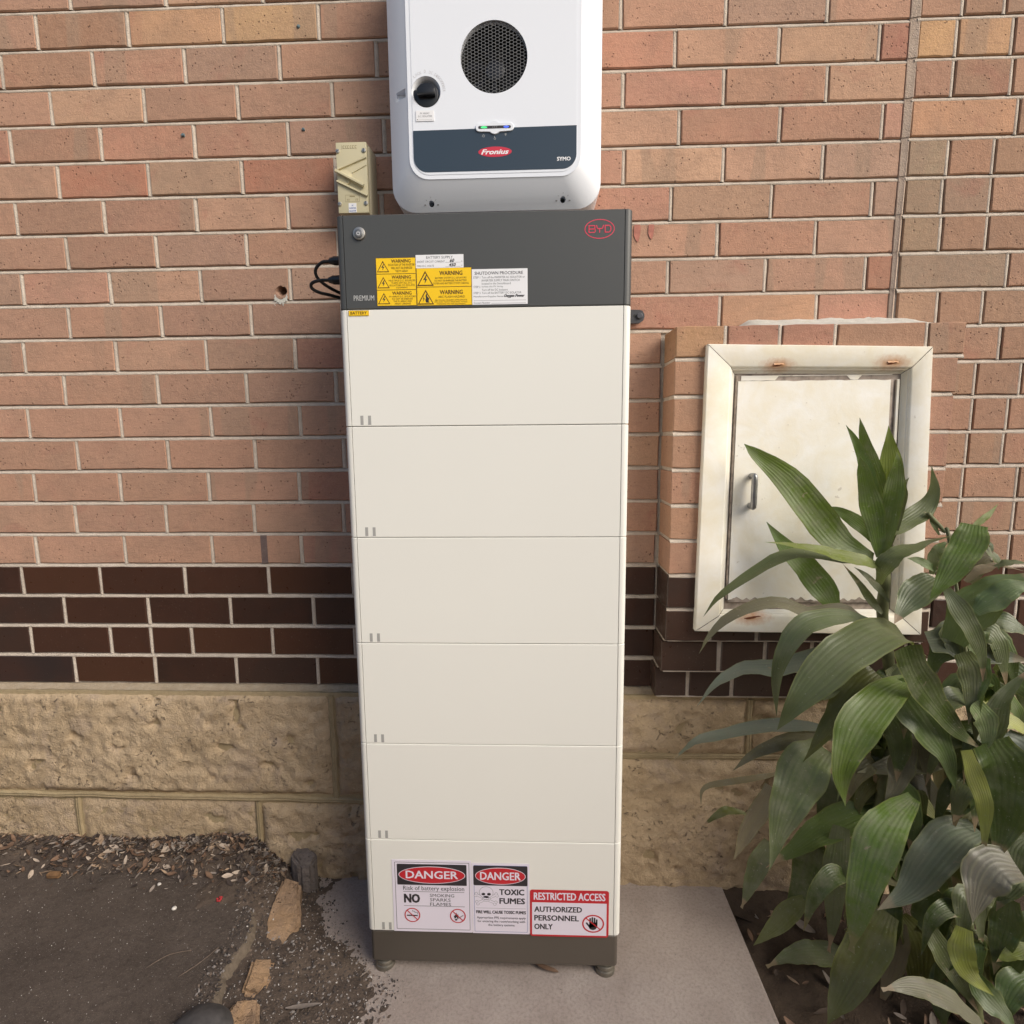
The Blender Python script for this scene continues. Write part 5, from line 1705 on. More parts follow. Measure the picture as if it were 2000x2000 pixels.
# shutdown procedure
sh = Sheet(Y1, .00012)
x0, x1, z0, z1 = -.0232, .0873, 1.5112, 1.5788
sh.board(x0, z0, x1, z1, M_pwhite)
sh.text('SHUTDOWN PROCEDURE', x0 + .0055, z1 - .0108, x0 + .1015, z1 - .0048, M_ink, 1, .018)
for s_, xa, xb, dz in (('STEP 1', .003, .0165, .0178), ('Turn off the INVERTER AC ISOLATOR or', .0195, .105, .0178), ('INVERTER SUPPLY MAIN SWITCH', .0195, .095, .0238), ('located in the Switchboard', .0195, .077, .0296),
                      ('STEP 2', .003, .0165, .0358), ('Isolate the PV Array', .0195, .062, .0358), ('Turn off the DC Isolators', .0195, .071, .0416), ('STEP 3', .003, .0165, .0474), ('Turn off the BATTERY DC ISOLATOR', .0195, .098, .0474), ('Manufacturer/Supplier Name', .003, .062, .0546)):
    sh.text(s_, x0 + xa, z1 - dz, x0 + xb, z1 - dz + .0040, M_ink, 1, 0)
sh.text('Oxygen Power', x0 + .0635, z1 - .0556, x0 + .1045, z1 - .0485, M_pblk, 2, .045, .35)
sh.line([(x0 + .003, z1 - .0600), (x0 + .107, z1 - .0600)], .0006, M_pgry, 1)
sh.text('Contact Number', x0 + .003, z1 - .0660, x0 + .036, z1 - .0625, M_ink, 1, 0)
sh.line([(x0 + .038, z1 - .0655), (x0 + .107, z1 - .0655)], .0006, M_pgry, 1)
sh.build('procedure_sticker', unit)
# small BATTERY tag on the top module
sh = Sheet(Y1 - .0006, .00012)
sh.board(-.2735, 1.4935, -.2325, 1.5040, M_pyel, .001)
edge_lines(sh, -.2731, 1.4939, -.2329, 1.5036, M_pbrn, .0004)
sh.text('BATTERY', -.2698, 1.4960, -.2366, 1.5017, M_pbrn, 2, .02)
sh.build('battery_sticker', mods[5])

# danger signs on the lowest module
m0 = mods[0]
x0, x1, z0, z1 = -.2308, -.0478, .1085, .2912
sh = Sheet(Y1, .00012)
sh.board(x0, z0, x1, z1, M_plil)
edge_lines(sh, x0 + .0068, z0 + .0065, x1 - .0052, z1 - .0060, M_pblk, .0010)
sh.rrect(x0 + .0115, z1 - .0630, x1 - .0108, z1 - .0102, .002, M_pblk, 2)
cx, cz = x0 + .0920, z1 - .0372
sh.ell(cx, cz, .0770, .0216, M_plil, 3, 56)
sh.ell(cx, cz, .0755, .0202, M_pred, 4, 56)
sh.text('DANGER', cx - .0605, cz - .0092, cx + .0605, cz + .0106, M_plil, 5, .030)
sh.text('Risk of battery explosion', x0 + .0245, z1 - .0798, x0 + .1660, z1 - .0655, M_ink, 2, .004)
sh.line([(x0 + .0240, z1 - .0800), (x0 + .1660, z1 - .0800)], .0009, M_pblk, 2)
sh.text('NO', x0 + .0255, z1 - .1090, x0 + .0630, z1 - .0858, M_pblk, 2, .055)
for i, s_ in enumerate(('SMOKING', 'SPARKS', 'FLAMES')):
    sh.text(s_, x0 + .0860, z1 - .0930 - i * .0112, x0 + .0860 + (.0565, .0480, .0490)[i], z1 - .0848 - i * .0112, M_ink, 2, .004)
sh.line([(x0 + .0250, z1 - .1165), (x0 + .1665, z1 - .1165)], .0009, M_pblk, 2)
for cx_, kind in ((x0 + .0440, 0), (x0 + .1500, 1)):
    cz_ = z1 - .1400
    if kind == 0:
        sh.rect(cx_ - .0130, cz_ - .0028, cx_ + .0105, cz_ + .0002, M_pblk, 3)
        sh.rect(cx_ + .0110, cz_ - .0028, cx_ + .0125, cz_ + .0002, M_pblk, 3)
        sh.line([(cx_ + .012, cz_ + .002), (cx_ + .0125, cz_ + .006), (cx_ + .006, cz_ + .006), (cx_ + .006, cz_ + .0095), (cx_ + .0005, cz_ + .0095), (cx_ + .001, cz_ + .0125)], .0009, M_pblk, 3)
    else:
        sh.poly([(cx_ - .007, cz_ - .008), (cx_ - .0095, cz_ - .001), (cx_ - .006, cz_ + .002), (cx_ - .0035, cz_ + .009), (cx_ - .0015, cz_ + .002), (cx_ + .0005, cz_ + .005), (cx_ + .0015, cz_ - .002), (cx_ - .001, cz_ - .008), (cx_ - .003, cz_ - .003)], M_pblk, 3)
        sh.line([(cx_ - .005, cz_ - .010), (cx_ + .0125, cz_ + .0015)], .0024, M_pgry, 3)
        sh.ell(cx_ - .0045, cz_ - .010, .0028, .0022, M_pblk, 4, 14)
    sh.ring(cx_, cz_, .0183, .0183, .0024, M_pred, 5, 40)
    sh.line([(cx_ - .0115, cz_ + .0115), (cx_ + .0115, cz_ - .0115)], .0022, M_pred, 6)
sh.build('danger_sign', m0, 'larger danger sign warning of battery explosion')

x0, x1, z0, z1 = -.0468, .0848, .1078, .2866
sh = Sheet(Y1 - .0001, .00012)
sh.board(x0, z0, x1, z1, M_plil)
edge_lines(sh, x0 + .0050, z0 + .0050, x1 - .0050, z1 - .0060, M_pblu, .0008)
sh.rrect(x0 + .0035, z1 - .0560, x1 - .0040, z1 - .0062, .003, M_pblk, 2)
cx, cz = x0 + .0655, z1 - .0318
sh.ell(cx, cz, .0578, .0212, M_plil, 3, 56)
sh.ell(cx, cz, .0565, .0199, M_pred, 4, 56)
sh.text('DANGER', cx - .0465, cz - .0098, cx + .0465, cz + .0102, M_plil, 5, .030)
sh.text('TOXIC', x0 + .0625, z1 - .0795, x0 + .1200, z1 - .0645, M_pblk, 2, .045)
sh.text('FUMES', x0 + .0625, z1 - .1020, x0 + .1215, z1 - .0870, M_pblk, 2, .045)
# skull and crossbones, outlined
sx, sz = x0 + .0325, z1 - .0755
for s_ in (-1, 1):
    a, b_ = (sx - s_ * .022, sz - .0045), (sx + s_ * .019, sz - .0245)
    sh.line([a, b_], .0062, M_pgry, 2)
    sh.line([a, b_], .0046, M_plil, 3)
    for q in ((a[0] - s_ * .001, a[1] + .0032), (a[0] - s_ * .0028, a[1] - .002), (b_[0] + s_ * .003, b_[1] + .0022), (b_[0] + s_ * .0005, b_[1] - .0032)):
        sh.ell(q[0], q[1], .0036, .0036, M_pgry, 2, 14)
        sh.ell(q[0], q[1], .0028, .0028, M_plil, 3, 14)
sh.ell(sx, sz + .002, .0163, .0150, M_pgry, 4, 36)
sh.ell(sx, sz - .0135, .0095, .0078, M_pgry, 4, 28)
sh.ell(sx, sz + .002, .0155, .0142, M_plil, 5, 36)
sh.ell(sx, sz - .0135, .0087, .0070, M_plil, 5, 28)
for s_ in (-1, 1):
    sh.ell(sx + s_ * .0064, sz - .0022, .0044, .0034, M_pblk, 6, 20)
    sh.poly([(sx + s_ * .0004, sz - .0098), (sx + s_ * .0024, sz - .0098), (sx + s_ * .0012, sz - .0058)], M_pblk, 6)
sh.line([(sx - .007, sz - .0138), (sx - .003, sz - .0162), (sx + .003, sz - .0162), (sx + .007, sz - .0138)], .0009, M_pblk, 6)
for i in range(-2, 3):
    sh.line([(sx + i * .0022, sz - .0145), (sx + i * .0022, sz - .0180)], .0005, M_pgry, 6)
sh.line([(x0 + .0085, z1 - .1135), (x0 + .1235, z1 - .1135)], .0007, M_pgry, 2)
sh.text('FIRE WILL CAUSE TOXIC FUMES', x0 + .0085, z1 - .1275, x0 + .1235, z1 - .1195, M_pblk, 2, .045)
for i, (s_, w_) in enumerate((('Appropriate PPE requirements apply', .113), ('for entering the room/working with', .110), ('the battery systems', .061))):
    sh.text(s_, x0 + .0665 - w_ / 2, z1 - .1422 - i * .0094, x0 + .0665 + w_ / 2, z1 - .1348 - i * .0094, M_pblk, 2, .006)
sh.build('danger_sign', m0, 'smaller danger sign with skull warning of toxic fumes')

x0, x1, z0, z1 = .0862, .2662, .1040, .2228
sh = Sheet(Y1 - .0002, .00012)
k_ = sh.mat(M_pred)
sh.board(x0 + .003, z0 + .003, x1 - .003, z1 - .003, M_pred)
sh.rrect(x0, z0, x1, z1, .006, M_pred, 0.4)
sh.rect(x0 + .0045, z0 + .0045, x1 - .0050, z1 - .0320, M_plil, 2)
sh.text('RESTRICTED ACCESS', x0 + .0085, z1 - .0258, x1 - .0080, z1 - .0068, M_plil, 2, .030)
for i, (s_, w_) in enumerate((('AUTHORIZED', .1095), ('PERSONNEL', .1025), ('ONLY', .0425))):
    sh.text(s_, x0 + .0095, z0 + .0625 - i * .0222, x0 + .0095 + w_, z0 + .0768 - i * .0222, M_pblk, 3, .040)
hx_, hz_ = x0 + .1445, z0 + .0352
sh.ell(hx_ - .0005, hz_ - .0075, .0095, .0085, M_pblk, 3, 24)
sh.rect(hx_ - .0088, hz_ - .0085, hx_ + .0100, hz_ + .0035, M_pblk, 3)
for i, (fx, ft) in enumerate(((-.0066, .0128), (-.0018, .0152), (.0032, .0138), (.0080, .0098))):
    sh.line([(hx_ + fx, hz_ - .002), (hx_ + fx * 1.03, hz_ + ft)], .0038, M_pblk, 3, True)
sh.line([(hx_ - .0060, hz_ - .0105), (hx_ - .0148, hz_ + .0015)], .0040, M_pblk, 3, True)
sh.ring(hx_, hz_, .0252, .0230, .0034, M_pred, 4, 48)
sh.line([(hx_ - .0170, hz_ + .0150), (hx_ + .0170, hz_ - .0150)], .0026, M_pred, 5)
sh.build('restricted_access_sign', m0)

# wall bracket at the right
b = bmesh.new()
pts = []
X0, X1, ZA, ZC = .29, .3745, 1.5262, 1.5600
outl = [(X0, ZA), (X1 - .012, ZA + .001), (X1 - .003, ZA + .007), (X1, ZA + .016), (X1 - .001, ZC - .011), (X1 - .006, ZC - .003), (X1 - .014, ZC - .001), (X0, ZC + .001)]
fr_, bk_ = [b.verts.new((x, .292, z)) for x, z in outl], [b.verts.new((x, .302, z)) for x, z in outl]
for k in range(len(outl)):
    b.faces.new((fr_[k], bk_[k], bk_[(k + 1) % len(outl)], fr_[(k + 1) % len(outl)]))
b.faces.new(fr_)
b.faces.new(bk_[::-1])
brk = part('wall_bracket', b, plain('bracket_grey', (.045, .045, .05), .5, nscale=80, namt=.2), tower)
b = bm_cyl((.362, .2925, 1.5440), .0072, (0, -1, 0), .006, 18, .0012)
part('bolt', b, plain('bolt_grey', (.08, .08, .09), .4, .4), brk)
b = bm_cyl((.350, .2925, 1.5442), .0040, (0, -1, 0), .0006, 14)
part('slot', b, M_core, brk)

# ------------------------------------------------------------------ cables at the left
for lab, pl, pts in (('black cable looping from the upper plug on the side of the dark grey top unit', (1.6365, .120), [(-.345, .120, 1.6355), (-.366, .121, 1.6345), (-.383, .126, 1.622), (-.384, .133, 1.607), (-.372, .145, 1.594), (-.352, .165, 1.5835), (-.328, .200, 1.577), (-.30, .3045, 1.572)]),
                     ('black cable looping from the lower plug on the side of the dark grey top unit', (1.5935, .110), [(-.349, .110, 1.5935), (-.370, .111, 1.5935), (-.388, .113, 1.589), (-.3915, .118, 1.580), (-.380, .128, 1.573), (-.355, .150, 1.570), (-.330, .190, 1.567), (-.29, .3045, 1.560)])):
    z, y = pl
    t = thing('cable', lab, 'cable', (-.2925, y, z), 'cables at the side of the top unit')
    o = part('cord', bm_tube(pts, .0036, 10, 44), M_cable, t, True)
    b = bm_cyl((-.2925, y, z), .0098, (-1, 0, 0), .046, 10, .0)
    bm_cyl((-.3385, y, z), .0098, (-1, 0, 0), .011, 10, 0, bm=b, r2=.0058)
    bm_cyl((-.302, y, z), .0112, (-1, 0, 0), .010, 8, .001, bm=b)
    part('plug', b, M_black, t)

# ------------------------------------------------------------------ isolator switch
iso = thing('isolator_switch', 'small beige isolator switch with a slanting lever, on the bricks left of the white inverter', 'isolator switch', (-.327, .31, 1.79))
b = bm_box(-.3625, -.2875, .256, .312, 1.777, 1.9385, .006, 3)
for v in b.verts:
    k = (v.co.y - .256) / .056
    v.co.x += .002 * k * (1 if v.co.x > -.325 else -1)
smooth_angle(part('housing', b, M_iso2, iso), 40)
b = bm_box(-.3632, -.2903, .2385, .2552, 1.7798, 1.9368, .0022, 2)
cov = part('cover', b, M_iso, iso)
smooth_angle(cov, 40)
YC = .2385


def bar2(p, q, w, y0, y1, bm=None, bev=.0006):
    b = bm_box(-.5, .5, y0, y1, -w / 2, w / 2, bev, 1)
    d = Vector((q[0] - p[0], 0, q[1] - p[1]))
    L_ = d.length
    a = math.atan2(d.z, d.x)
    for v in b.verts:
        xx, zz = v.co.x, v.co.z
        sx_ = -1 if xx < 0 else 1
        xx = xx * L_ if abs(xx) > .499 else sx_ * (L_ / 2 - .0006)
        v.co.x = (p[0] + q[0]) / 2 + xx * math.cos(a) - zz * math.sin(a)
        v.co.z = (p[1] + q[1]) / 2 + xx * math.sin(a) + zz * math.cos(a)
    return b


part('rib', bar2((-.3600, 1.8772), (-.2915, 1.9020), .0040, YC - .0040, YC + .001), M_iso, cov)
part('rib', bar2((-.3250, 1.8690), (-.2915, 1.8855), .0018, YC - .0022, YC + .001), M_iso, cov)
part('rib', bar2((-.3625, 1.8505), (-.2915, 1.8165), .0040, YC - .0060, YC + .001), M_iso, cov)
b = bm_cyl((-.3440, YC + .001, 1.8585), .0165, (0, -1, 0), .0035, 36, .0008)
dial = part('dial', b, M_iso, iso)
smooth_angle(dial, 35)
part('lever', bar2((-.3640, 1.8718), (-.2975, 1.8372), .0062, YC - .012, YC - .0028, bev=.0012), M_iso, iso)
for (x, z, a) in ((-.3585, 1.9168, .5), (-.2962, 1.9170, 1.5), (-.3588, 1.8004, .05), (-.2960, 1.8008, 1.6)):
    b = bm_cyl((x, YC + .001, z), .0050, (0, -1, 0), .0034, 20, .0010)
    s = part('screw', b, M_metal, iso)
    smooth_angle(s, 35)
    dx, dz = .0046 * math.cos(a), .0046 * math.sin(a)
    part('slot', bar2((x - dx, z - dz), (x + dx, z + dz), .0011, YC - .0027, YC - .0020, bev=.0001), M_core, s)
sh = Sheet(YC - .0003, .00012)
M_emb = plain('embossed_mark', (.33, .27, .14), .5)
sh.rect(-.3490, 1.9205, -.3484, 1.9310, M_emb, 0)
x = -.3455
for w_ in (.0055, .0035, .0050, .0045, .0050, .0055):          # moulded lettering too small to read
    sh.line([(x, 1.9222), (x, 1.9285)], .0011, M_emb, 0)
    sh.line([(x, 1.9285), (x + w_ * .7, 1.9285)], .0011, M_emb, 1)
    sh.line([(x, 1.9240), (x + w_ * .7, 1.9222)], .0011, M_emb, 2)
    x += w_ + .001
edge_lines(sh, -.3448, 1.8052, -.3112, 1.8200, M_emb, .0006)
sh.rect(-.3345, 1.8158, -.3220, 1.8182, M_emb, 2)
for x in (-.3405, -.3365, -.3200, -.3165):
    sh.line([(x, 1.8065), (x, 1.8110), (x + .0025, 1.8110)], .0008, M_emb, 2)
sh.build('marking', cov)
sh = Sheet(YC - .0007, .00012)
sh.board(-.3378, 1.7808, -.3192, 1.8018, M_pwhite, .0009)
for i, (s_, w_) in enumerate((('AC', .0045), ('INVERTER', .0155), ('ISOLATOR', .0155))):
    sh.text(s_, -.3285 - w_ / 2, 1.7950 - i * .0062, -.3285 + w_ / 2, 1.7985 - i * .0062, M_pblu, 1, .03)
sh.build('name_sticker', iso)

# ------------------------------------------------------------------ inverter
inv = thing('inverter', 'white wall mounted inverter with a round mesh fan grille, above the battery cabinet', 'inverter', (.016, .31, 1.762))


def rrect_pts(x0, x1, z0, z1, r, n=8):
    pts = []
    for cx, cz, a0 in ((x1 - r, z0 + r, -90), (x1 - r, z1 - r, 0), (x0 + r, z1 - r, 90), (x0 + r, z0 + r, 180)):
        for k in range(n + 1):
            a = math.radians(a0 + 90 * k / n)
            pts.append((cx + r * math.cos(a), cz + r * math.sin(a)))
    return pts


YF = .1440
YB = .1850
b = bmesh.new()
A0 = rrect_pts(-.1700, .2025, 1.8095, 2.330, .042)
A1 = rrect_pts(-.2185, .2500, 1.7565, 2.366, .054)
rings = []
lev = [(0, YF, 0)]
for k in range(0, 9):
    th = math.pi / 2 * k / 8
    lin = k / 8
    s = .16 * math.sin(th) + .84 * lin
    y = YF + .0012 + (YB - YF - .0012) * (.16 * (1 - math.cos(th)) + .84 * lin)
    lev.append((s, y, 0))
lev.append((1.0, .272, 0))
lev.append((.965, .278, 0))
for s, y, _ in lev:
    rings.append([b.verts.new((p0[0] + (p1[0] - p0[0]) * s, y, p0[1] + (p1[1] - p0[1]) * s)) for p0, p1 in zip(A0, A1)])
n = len(A0)
for A, B in zip(rings, rings[1:]):
    for k in range(n):
        b.faces.new((A[k], A[(k + 1) % n], B[(k + 1) % n], B[k]))
b.faces.new(rings[0][::-1])
b.faces.new(rings[-1])
body = part('housing', b, M_white, inv)
FX, FZ, FR = .0170, 2.0492, .0712
KX, KZ, KR = -.1300, 1.9850, .0315


def to_local(bm, o):
    bmesh.ops.translate(bm, verts=bm.verts, vec=-wloc(o))
    return bm


latch = bmesh.new()
lv = [latch.verts.new(q) for q in [(-.199, .12, 1.979), (-.199, .1725, 1.979), (-.1755, .1725, 1.979), (-.1755, .12, 1.979), (-.199, .12, 1.997), (-.199, .1725, 1.997), (-.1755, .1725, 1.997), (-.1755, .12, 1.997)]]
for f in ((0, 1, 2, 3), (7, 6, 5, 4), (0, 4, 5, 1), (1, 5, 6, 2), (2, 6, 7, 3), (3, 7, 4, 0)):
    latch.faces.new([lv[i] for i in f])
bmesh.ops.recalc_face_normals(latch, faces=latch.faces)


def hole_cut(x, z):
    bb = bm_cyl((x, .14, z - .004), .0062, (0, 1, .18), .12, 20)
    for v in bb.verts:
        v.co.z = z + (v.co.z - z) * 1.0
    return bb


def with_world(o, cutters):
    pr, lo = o.parent, o.location.copy()
    w0 = wloc(o)
    for c in cutters:
        bmesh.ops.translate(c, verts=c.verts, vec=-w0)
        bmesh.ops.recalc_face_normals(c, faces=c.faces)
    o.parent = None
    o.location = (0, 0, 0)
    boolean(o, cutters)
    o.parent = pr
    o.location = lo


fan_cut = bm_cyl((FX, .10, FZ), FR, (0, 1, 0), .12, 72)
knob_cut = bm_cyl((KX, .10, KZ), KR, (0, 1, 0), .062, 56)
with_world(body, [fan_cut, knob_cut, latch, hole_cut(-.1290, 1.7685), hole_cut(.1655, 1.7705)])
smooth_angle(body, 30)
# thin front plate, its outline shows as a fine line
b = bmesh.new()
P = rrect_pts(-.1605, .1932, 1.8185, 2.321, .034)
fr_, bk_ = [b.verts.new((x, YF - .0008, z)) for x, z in P], [b.verts.new((x, YF + .004, z)) for x, z in P]
for k in range(len(P)):
    b.faces.new((fr_[k], bk_[k], bk_[(k + 1) % len(P)], fr_[(k + 1) % len(P)]))
b.faces.new(fr_)
b.faces.new(bk_[::-1])
plate = part('front_plate', b, M_white, inv)
with_world(plate, [bm_cyl((FX, .10, FZ), FR, (0, 1, 0), .12, 72), bm_cyl((KX, .10, KZ), KR, (0, 1, 0), .062, 56)])
smooth_angle(plate, 30)
# slate band
b = bmesh.new()
P = rrect_pts(-.1603, .1930, 1.8236, 1.99, .030)
P = [(x, min(z, 1.9082 + (x + .16) * .006)) for x, z in P]
Q = []
for q in P:
    if not Q or (abs(q[0] - Q[-1][0]) + abs(q[1] - Q[-1][1])) > 1e-5:
        Q.append(q)
Q = [q for q in Q if not (q[1] > 1.9081 and -.1602 < q[0] < .1929)]
fr_, bk_ = [b.verts.new((x, YF - .0013, z)) for x, z in Q], [b.verts.new((x, YF - .0006, z)) for x, z in Q]
for k in range(len(Q)):
    b.faces.new((fr_[k], bk_[k], bk_[(k + 1) % len(Q)], fr_[(k + 1) % len(Q)]))
b.faces.new(fr_)
band = part('lower_band', b, M_band, inv)
# fan: dark shroud, blades, hexagon grille
b = bm_cyl((FX, .2185, FZ), FR - .001, (0, -1, 0), .062, 48)
fc = [f for f in b.faces if len(f.verts) > 10 and f.calc_center_median().y < .17]
bmesh.ops.delete(b, geom=fc, context='FACES_ONLY')
part('fan_shroud', b, M_core, inv)
b = bm_cyl((FX, .20, FZ), .022, (0, -1, 0), .014, 24, .003)
for k in range(7):
    a0 = k * 2 * math.pi / 7
    vs4 = []
    for r_, da, dy in ((.021, -.25, .004), (.021, .25, -.008), (.066, .42, -.006), (.066, -.05, .006)):
        vs4.append(b.verts.new((FX + r_ * math.cos(a0 + da), .194 + dy, FZ + r_ * math.sin(a0 + da))))
    b.faces.new(vs4)
smooth_angle(part('fan', b, M_fan, inv), 30)
b = bmesh.new()
pitch_x, hexr = .0066, .0038
GY = YF + .0035
hw = .00046
edges = set()
hx_w, hz_h = .0100, .0067
# flattened honeycomb: long diagonals across, as in the photograph
cols = int(FR * 2 / (hx_w * .75)) + 3
for i in range(-cols, cols):
    for j in range(-16, 17):
        cx = FX + i * hx_w * .75
        cz = FZ + (j + (.5 if i % 2 else 0)) * hz_h
        vtx = [(cx + hx_w * .5, cz), (cx + hx_w * .25, cz + hz_h * .5), (cx - hx_w * .25, cz + hz_h * .5), (cx - hx_w * .5, cz), (cx - hx_w * .25, cz - hz_h * .5), (cx + hx_w * .25, cz - hz_h * .5)]
        for k in range(6):
            p_, q_ = vtx[k], vtx[(k + 1) % 6]
            if math.hypot(p_[0] - FX, p_[1] - FZ) < FR and math.hypot(q_[0] - FX, q_[1] - FZ) < FR + .002:
                key = tuple(sorted(((round(p_[0], 5), round(p_[1], 5)), (round(q_[0], 5), round(q_[1], 5)))))
                edges.add(key)
for (p_, q_) in sorted(edges):
    dx, dz = q_[0] - p_[0], q_[1] - p_[1]
    L_ = math.hypot(dx, dz)
    if L_ < 1e-6:
        continue
    nx, nz = -dz / L_ * hw, dx / L_ * hw
    ex, ez = dx / L_ * hw * .5, dz / L_ * hw * .5
    c4 = [(p_[0] - ex - nx, p_[1] - ez - nz), (q_[0] + ex - nx, q_[1] + ez - nz), (q_[0] + ex + nx, q_[1] + ez + nz), (p_[0] - ex + nx, p_[1] - ez + nz)]
    f1 = [b.verts.new((x, GY, z)) for x, z in c4]
    f2 = [b.verts.new((x, GY + .0006, z)) for x, z in c4]
    b.faces.new(f1)
    b.faces.new((f1[0], f2[0], f2[1], f1[1]))
    b.faces.new((f1[2], f2[2], f2[3], f1[3]))
g = part('grille', b, M_mesh, inv)
g['kind'] = 'stuff'
# switch knob in its cup
b = bmesh.new()
rs = []
for r_, y in ((KR - .0002, YF - .0002), (KR - .0035, YF + .0045), (KR - .0045, YF + .0145), (.0005, YF + .0146)):
    rs.append([b.verts.new((KX + r_ * math.cos(k * math.pi / 24), y, KZ + r_ * math.sin(k * math.pi / 24))) for k in range(48)])
for A, B in zip(rs, rs[1:]):
    for k in range(48):
        b.faces.new((A[k], A[(k + 1) % 48], B[(k + 1) % 48], B[k]))
smooth_angle(part('switch_cup', b, M_white, inv), 35)
b = bm_cyl((KX + .0005, YF + .0140, KZ - .0030), .0255, (0, -1, 0), .0105, 44, .002)
part_k = part('switch_knob', b, M_black, inv)
smooth_angle(part_k, 35)
kb = bm_box(KX - .0185, KX + .0205, YF - .0105, YF + .0040, KZ - .0085, KZ + .0040, .0022, 2)
smooth_angle(part('grip', kb, M_black, part_k), 40)
b = bmesh.new()
tv = [b.verts.new(q) for q in ((KX - .0235, YF + .0036, KZ + .008), (KX - .0310, YF + .0036, KZ + .0025), (KX - .0310, YF + .0036, KZ - .0065), (KX - .0240, YF + .0036, KZ - .014))]
tb = [b.verts.new(v.co + Vector((0, .009, 0))) for v in tv]
b.faces.new(tv)
for k in range(4):
    b.faces.new((tv[k], tv[(k + 1) % 4], tb[(k + 1) % 4], tb[k]))
part('pointer', b, M_black, part_k)
# fine lettering round the switch
sh = Sheet(YF - .0010, .00012)
M_faint = plain('print_faint', (.52, .52, .55), .5)
for txt, a0, a1, r_ in (('LOCK', 128, 106, .0395), ('0', 92, 92, .0405), ('DC Disconnect', 76, 2, .0395)):
    for i, ch in enumerate(txt):
        if ch == ' ':
            continue
        a = math.radians(a0 + (a1 - a0) * (i / max(1, len(txt) - 1)))
        h_ = .0056 if ch != '0' else .0070
        k0 = len(sh.v)
        sh.text(ch, -.0019, -h_ / 2, .0019, h_ / 2, M_faint, 0)
        cx_, cz_ = KX + r_ * math.cos(a), KZ + r_ * math.sin(a)
        rot_ = a - math.pi / 2
        for q in range(k0, len(sh.v)):
            x_, y_, z_ = sh.v[q]
            sh.v[q] = (cx_ + x_ * math.cos(rot_) - z_ * math.sin(rot_), y_, cz_ + x_ * math.sin(rot_) + z_ * math.cos(rot_))
sh.build('switch_lettering', plate)
sh = Sheet(YF - .0022, .00012)
sh.board(-.1530, 1.9268, -.1140, 1.9478, M_pwhite, .0013)
sh.text('PV ARRAY', -.1437, 1.9403, -.1233, 1.9437, M_pgry, 1, .01)
sh.text('D.C. ISOLATOR', -.1482, 1.9345, -.1182, 1.9380, M_pgry, 1, .01)
sh.line([(-.1480, 1.9295), (-.1180, 1.9295)], .0005, M_plg, 1)
sh.rect(-.1505, 1.9290, -.1488, 1.9307, M_pblk, 2)
sh.build('name_sticker', plate)
# status bar
b = bmesh.new()
bx0, bx1, bz, br = -.0245, .0585, 1.9098, .0082
bcx, bcr = .0170, .0128
pts = []
for k in range(13):
    a = math.radians(-90 + 15 * k)
    pts.append((bx1 - br + br * math.cos(a), bz + br * math.sin(a)))
ang = math.degrees(math.asin((br - .0002) / bcr))
for k in range(13):
    a = math.radians(ang + (180 - 2 * ang) * k / 12)
    pts.append((bcx + bcr * math.cos(a), bz + .0012 + (bcr) * math.sin(a) - .001))
for k in range(13):
    a = math.radians(90 + 15 * k)
    pts.append((bx0 + br + br * math.cos(a), bz + br * math.sin(a)))
for k in range(13):
    a = math.radians(180 + ang + (180 - 2 * ang) * k / 12)
    pts.append((bcx + bcr * math.cos(a), bz - .0012 + bcr * math.sin(a)))
cen = (sum(q[0] for q in pts) / len(pts), sum(q[1] for q in pts) / len(pts))
r0 = [b.verts.new((x, YF - .0010, z)) for x, z in pts]
r1 = [b.verts.new((x + (cen[0] - x) * .0, YF - .0034, z)) for x, z in pts]
r2 = [b.verts.new((cen[0] + (x - cen[0]) * .98, YF - .0042, cen[1] + (z - cen[1]) * .95)) for x, z in pts]
for A, B in ((r0, r1), (r1, r2)):
    for k in range(len(pts)):
        b.faces.new((A[k], A[(k + 1) % len(pts)], B[(k + 1) % len(pts)], B[k]))
b.faces.new(r2)
bar = part('status_bar', b, M_white, inv)
smooth_angle(bar, 40)
sh = Sheet(YF - .0045, .00012)
sh.rrect(bx0 + .0062, bz - .0030, bx1 - .0062, bz + .0026, .0027, M_pblk, 0)
e_g = plain('led_green', (.05, .5, .15), .4)
e_g.node_tree.nodes['Principled BSDF'].inputs['Emission Color'].default_value = (.08, .8, .25, 1)
e_g.node_tree.nodes['Principled BSDF'].inputs['Emission Strength'].default_value = .55
e_b = plain('led_blue', (.05, .1, .6), .4)
e_b.node_tree.nodes['Principled BSDF'].inputs['Emission Color'].default_value = (.08, .16, 1, 1)
e_b.node_tree.nodes['Principled BSDF'].inputs['Emission Strength'].default_value = .5
sh.ell(-.0060, bz - .0002, .0072, .0022, e_g, 1, 20)
sh.ell(.0420, bz - .0002, .0060, .0022, e_b, 1, 20)
for x_ in (.0130, .0170, .0210):
    sh.ell(x_, bz - .0002, .0010, .0010, M_pgry, 1, 10)
sh.build('status_window', bar)
sh = Sheet(YF - .0016, .00012)
sh.ring(-.0075, 1.8940, .0027, .0027, .0006, M_plg, 0, 20, 110, 430)
sh.rect(-.0078, 1.8945, -.0072, 1.8975, M_plg, 1)
sh.ring(.0170, 1.8880, .0022, .0022, .0006, M_plg, 0, 16)
sh.rect(.0160, 1.8890, .0168, 1.8932, M_plg, 1)
for r_ in (.0014, .0026, .0038):
    sh.ring(.0405, 1.8935, r_, r_, .0006, M_plg, 0, 10, 45, 135)
sh.ell(.0405, 1.8938, .0006, .0006, M_plg, 1, 8)
sh.build('status_icons', band)
sh = Sheet(YF - .0016, .00012)
ox, oz = .0170, 1.8615
M_lred = plain('print_logo_red', (.56, .03, .06), .4)
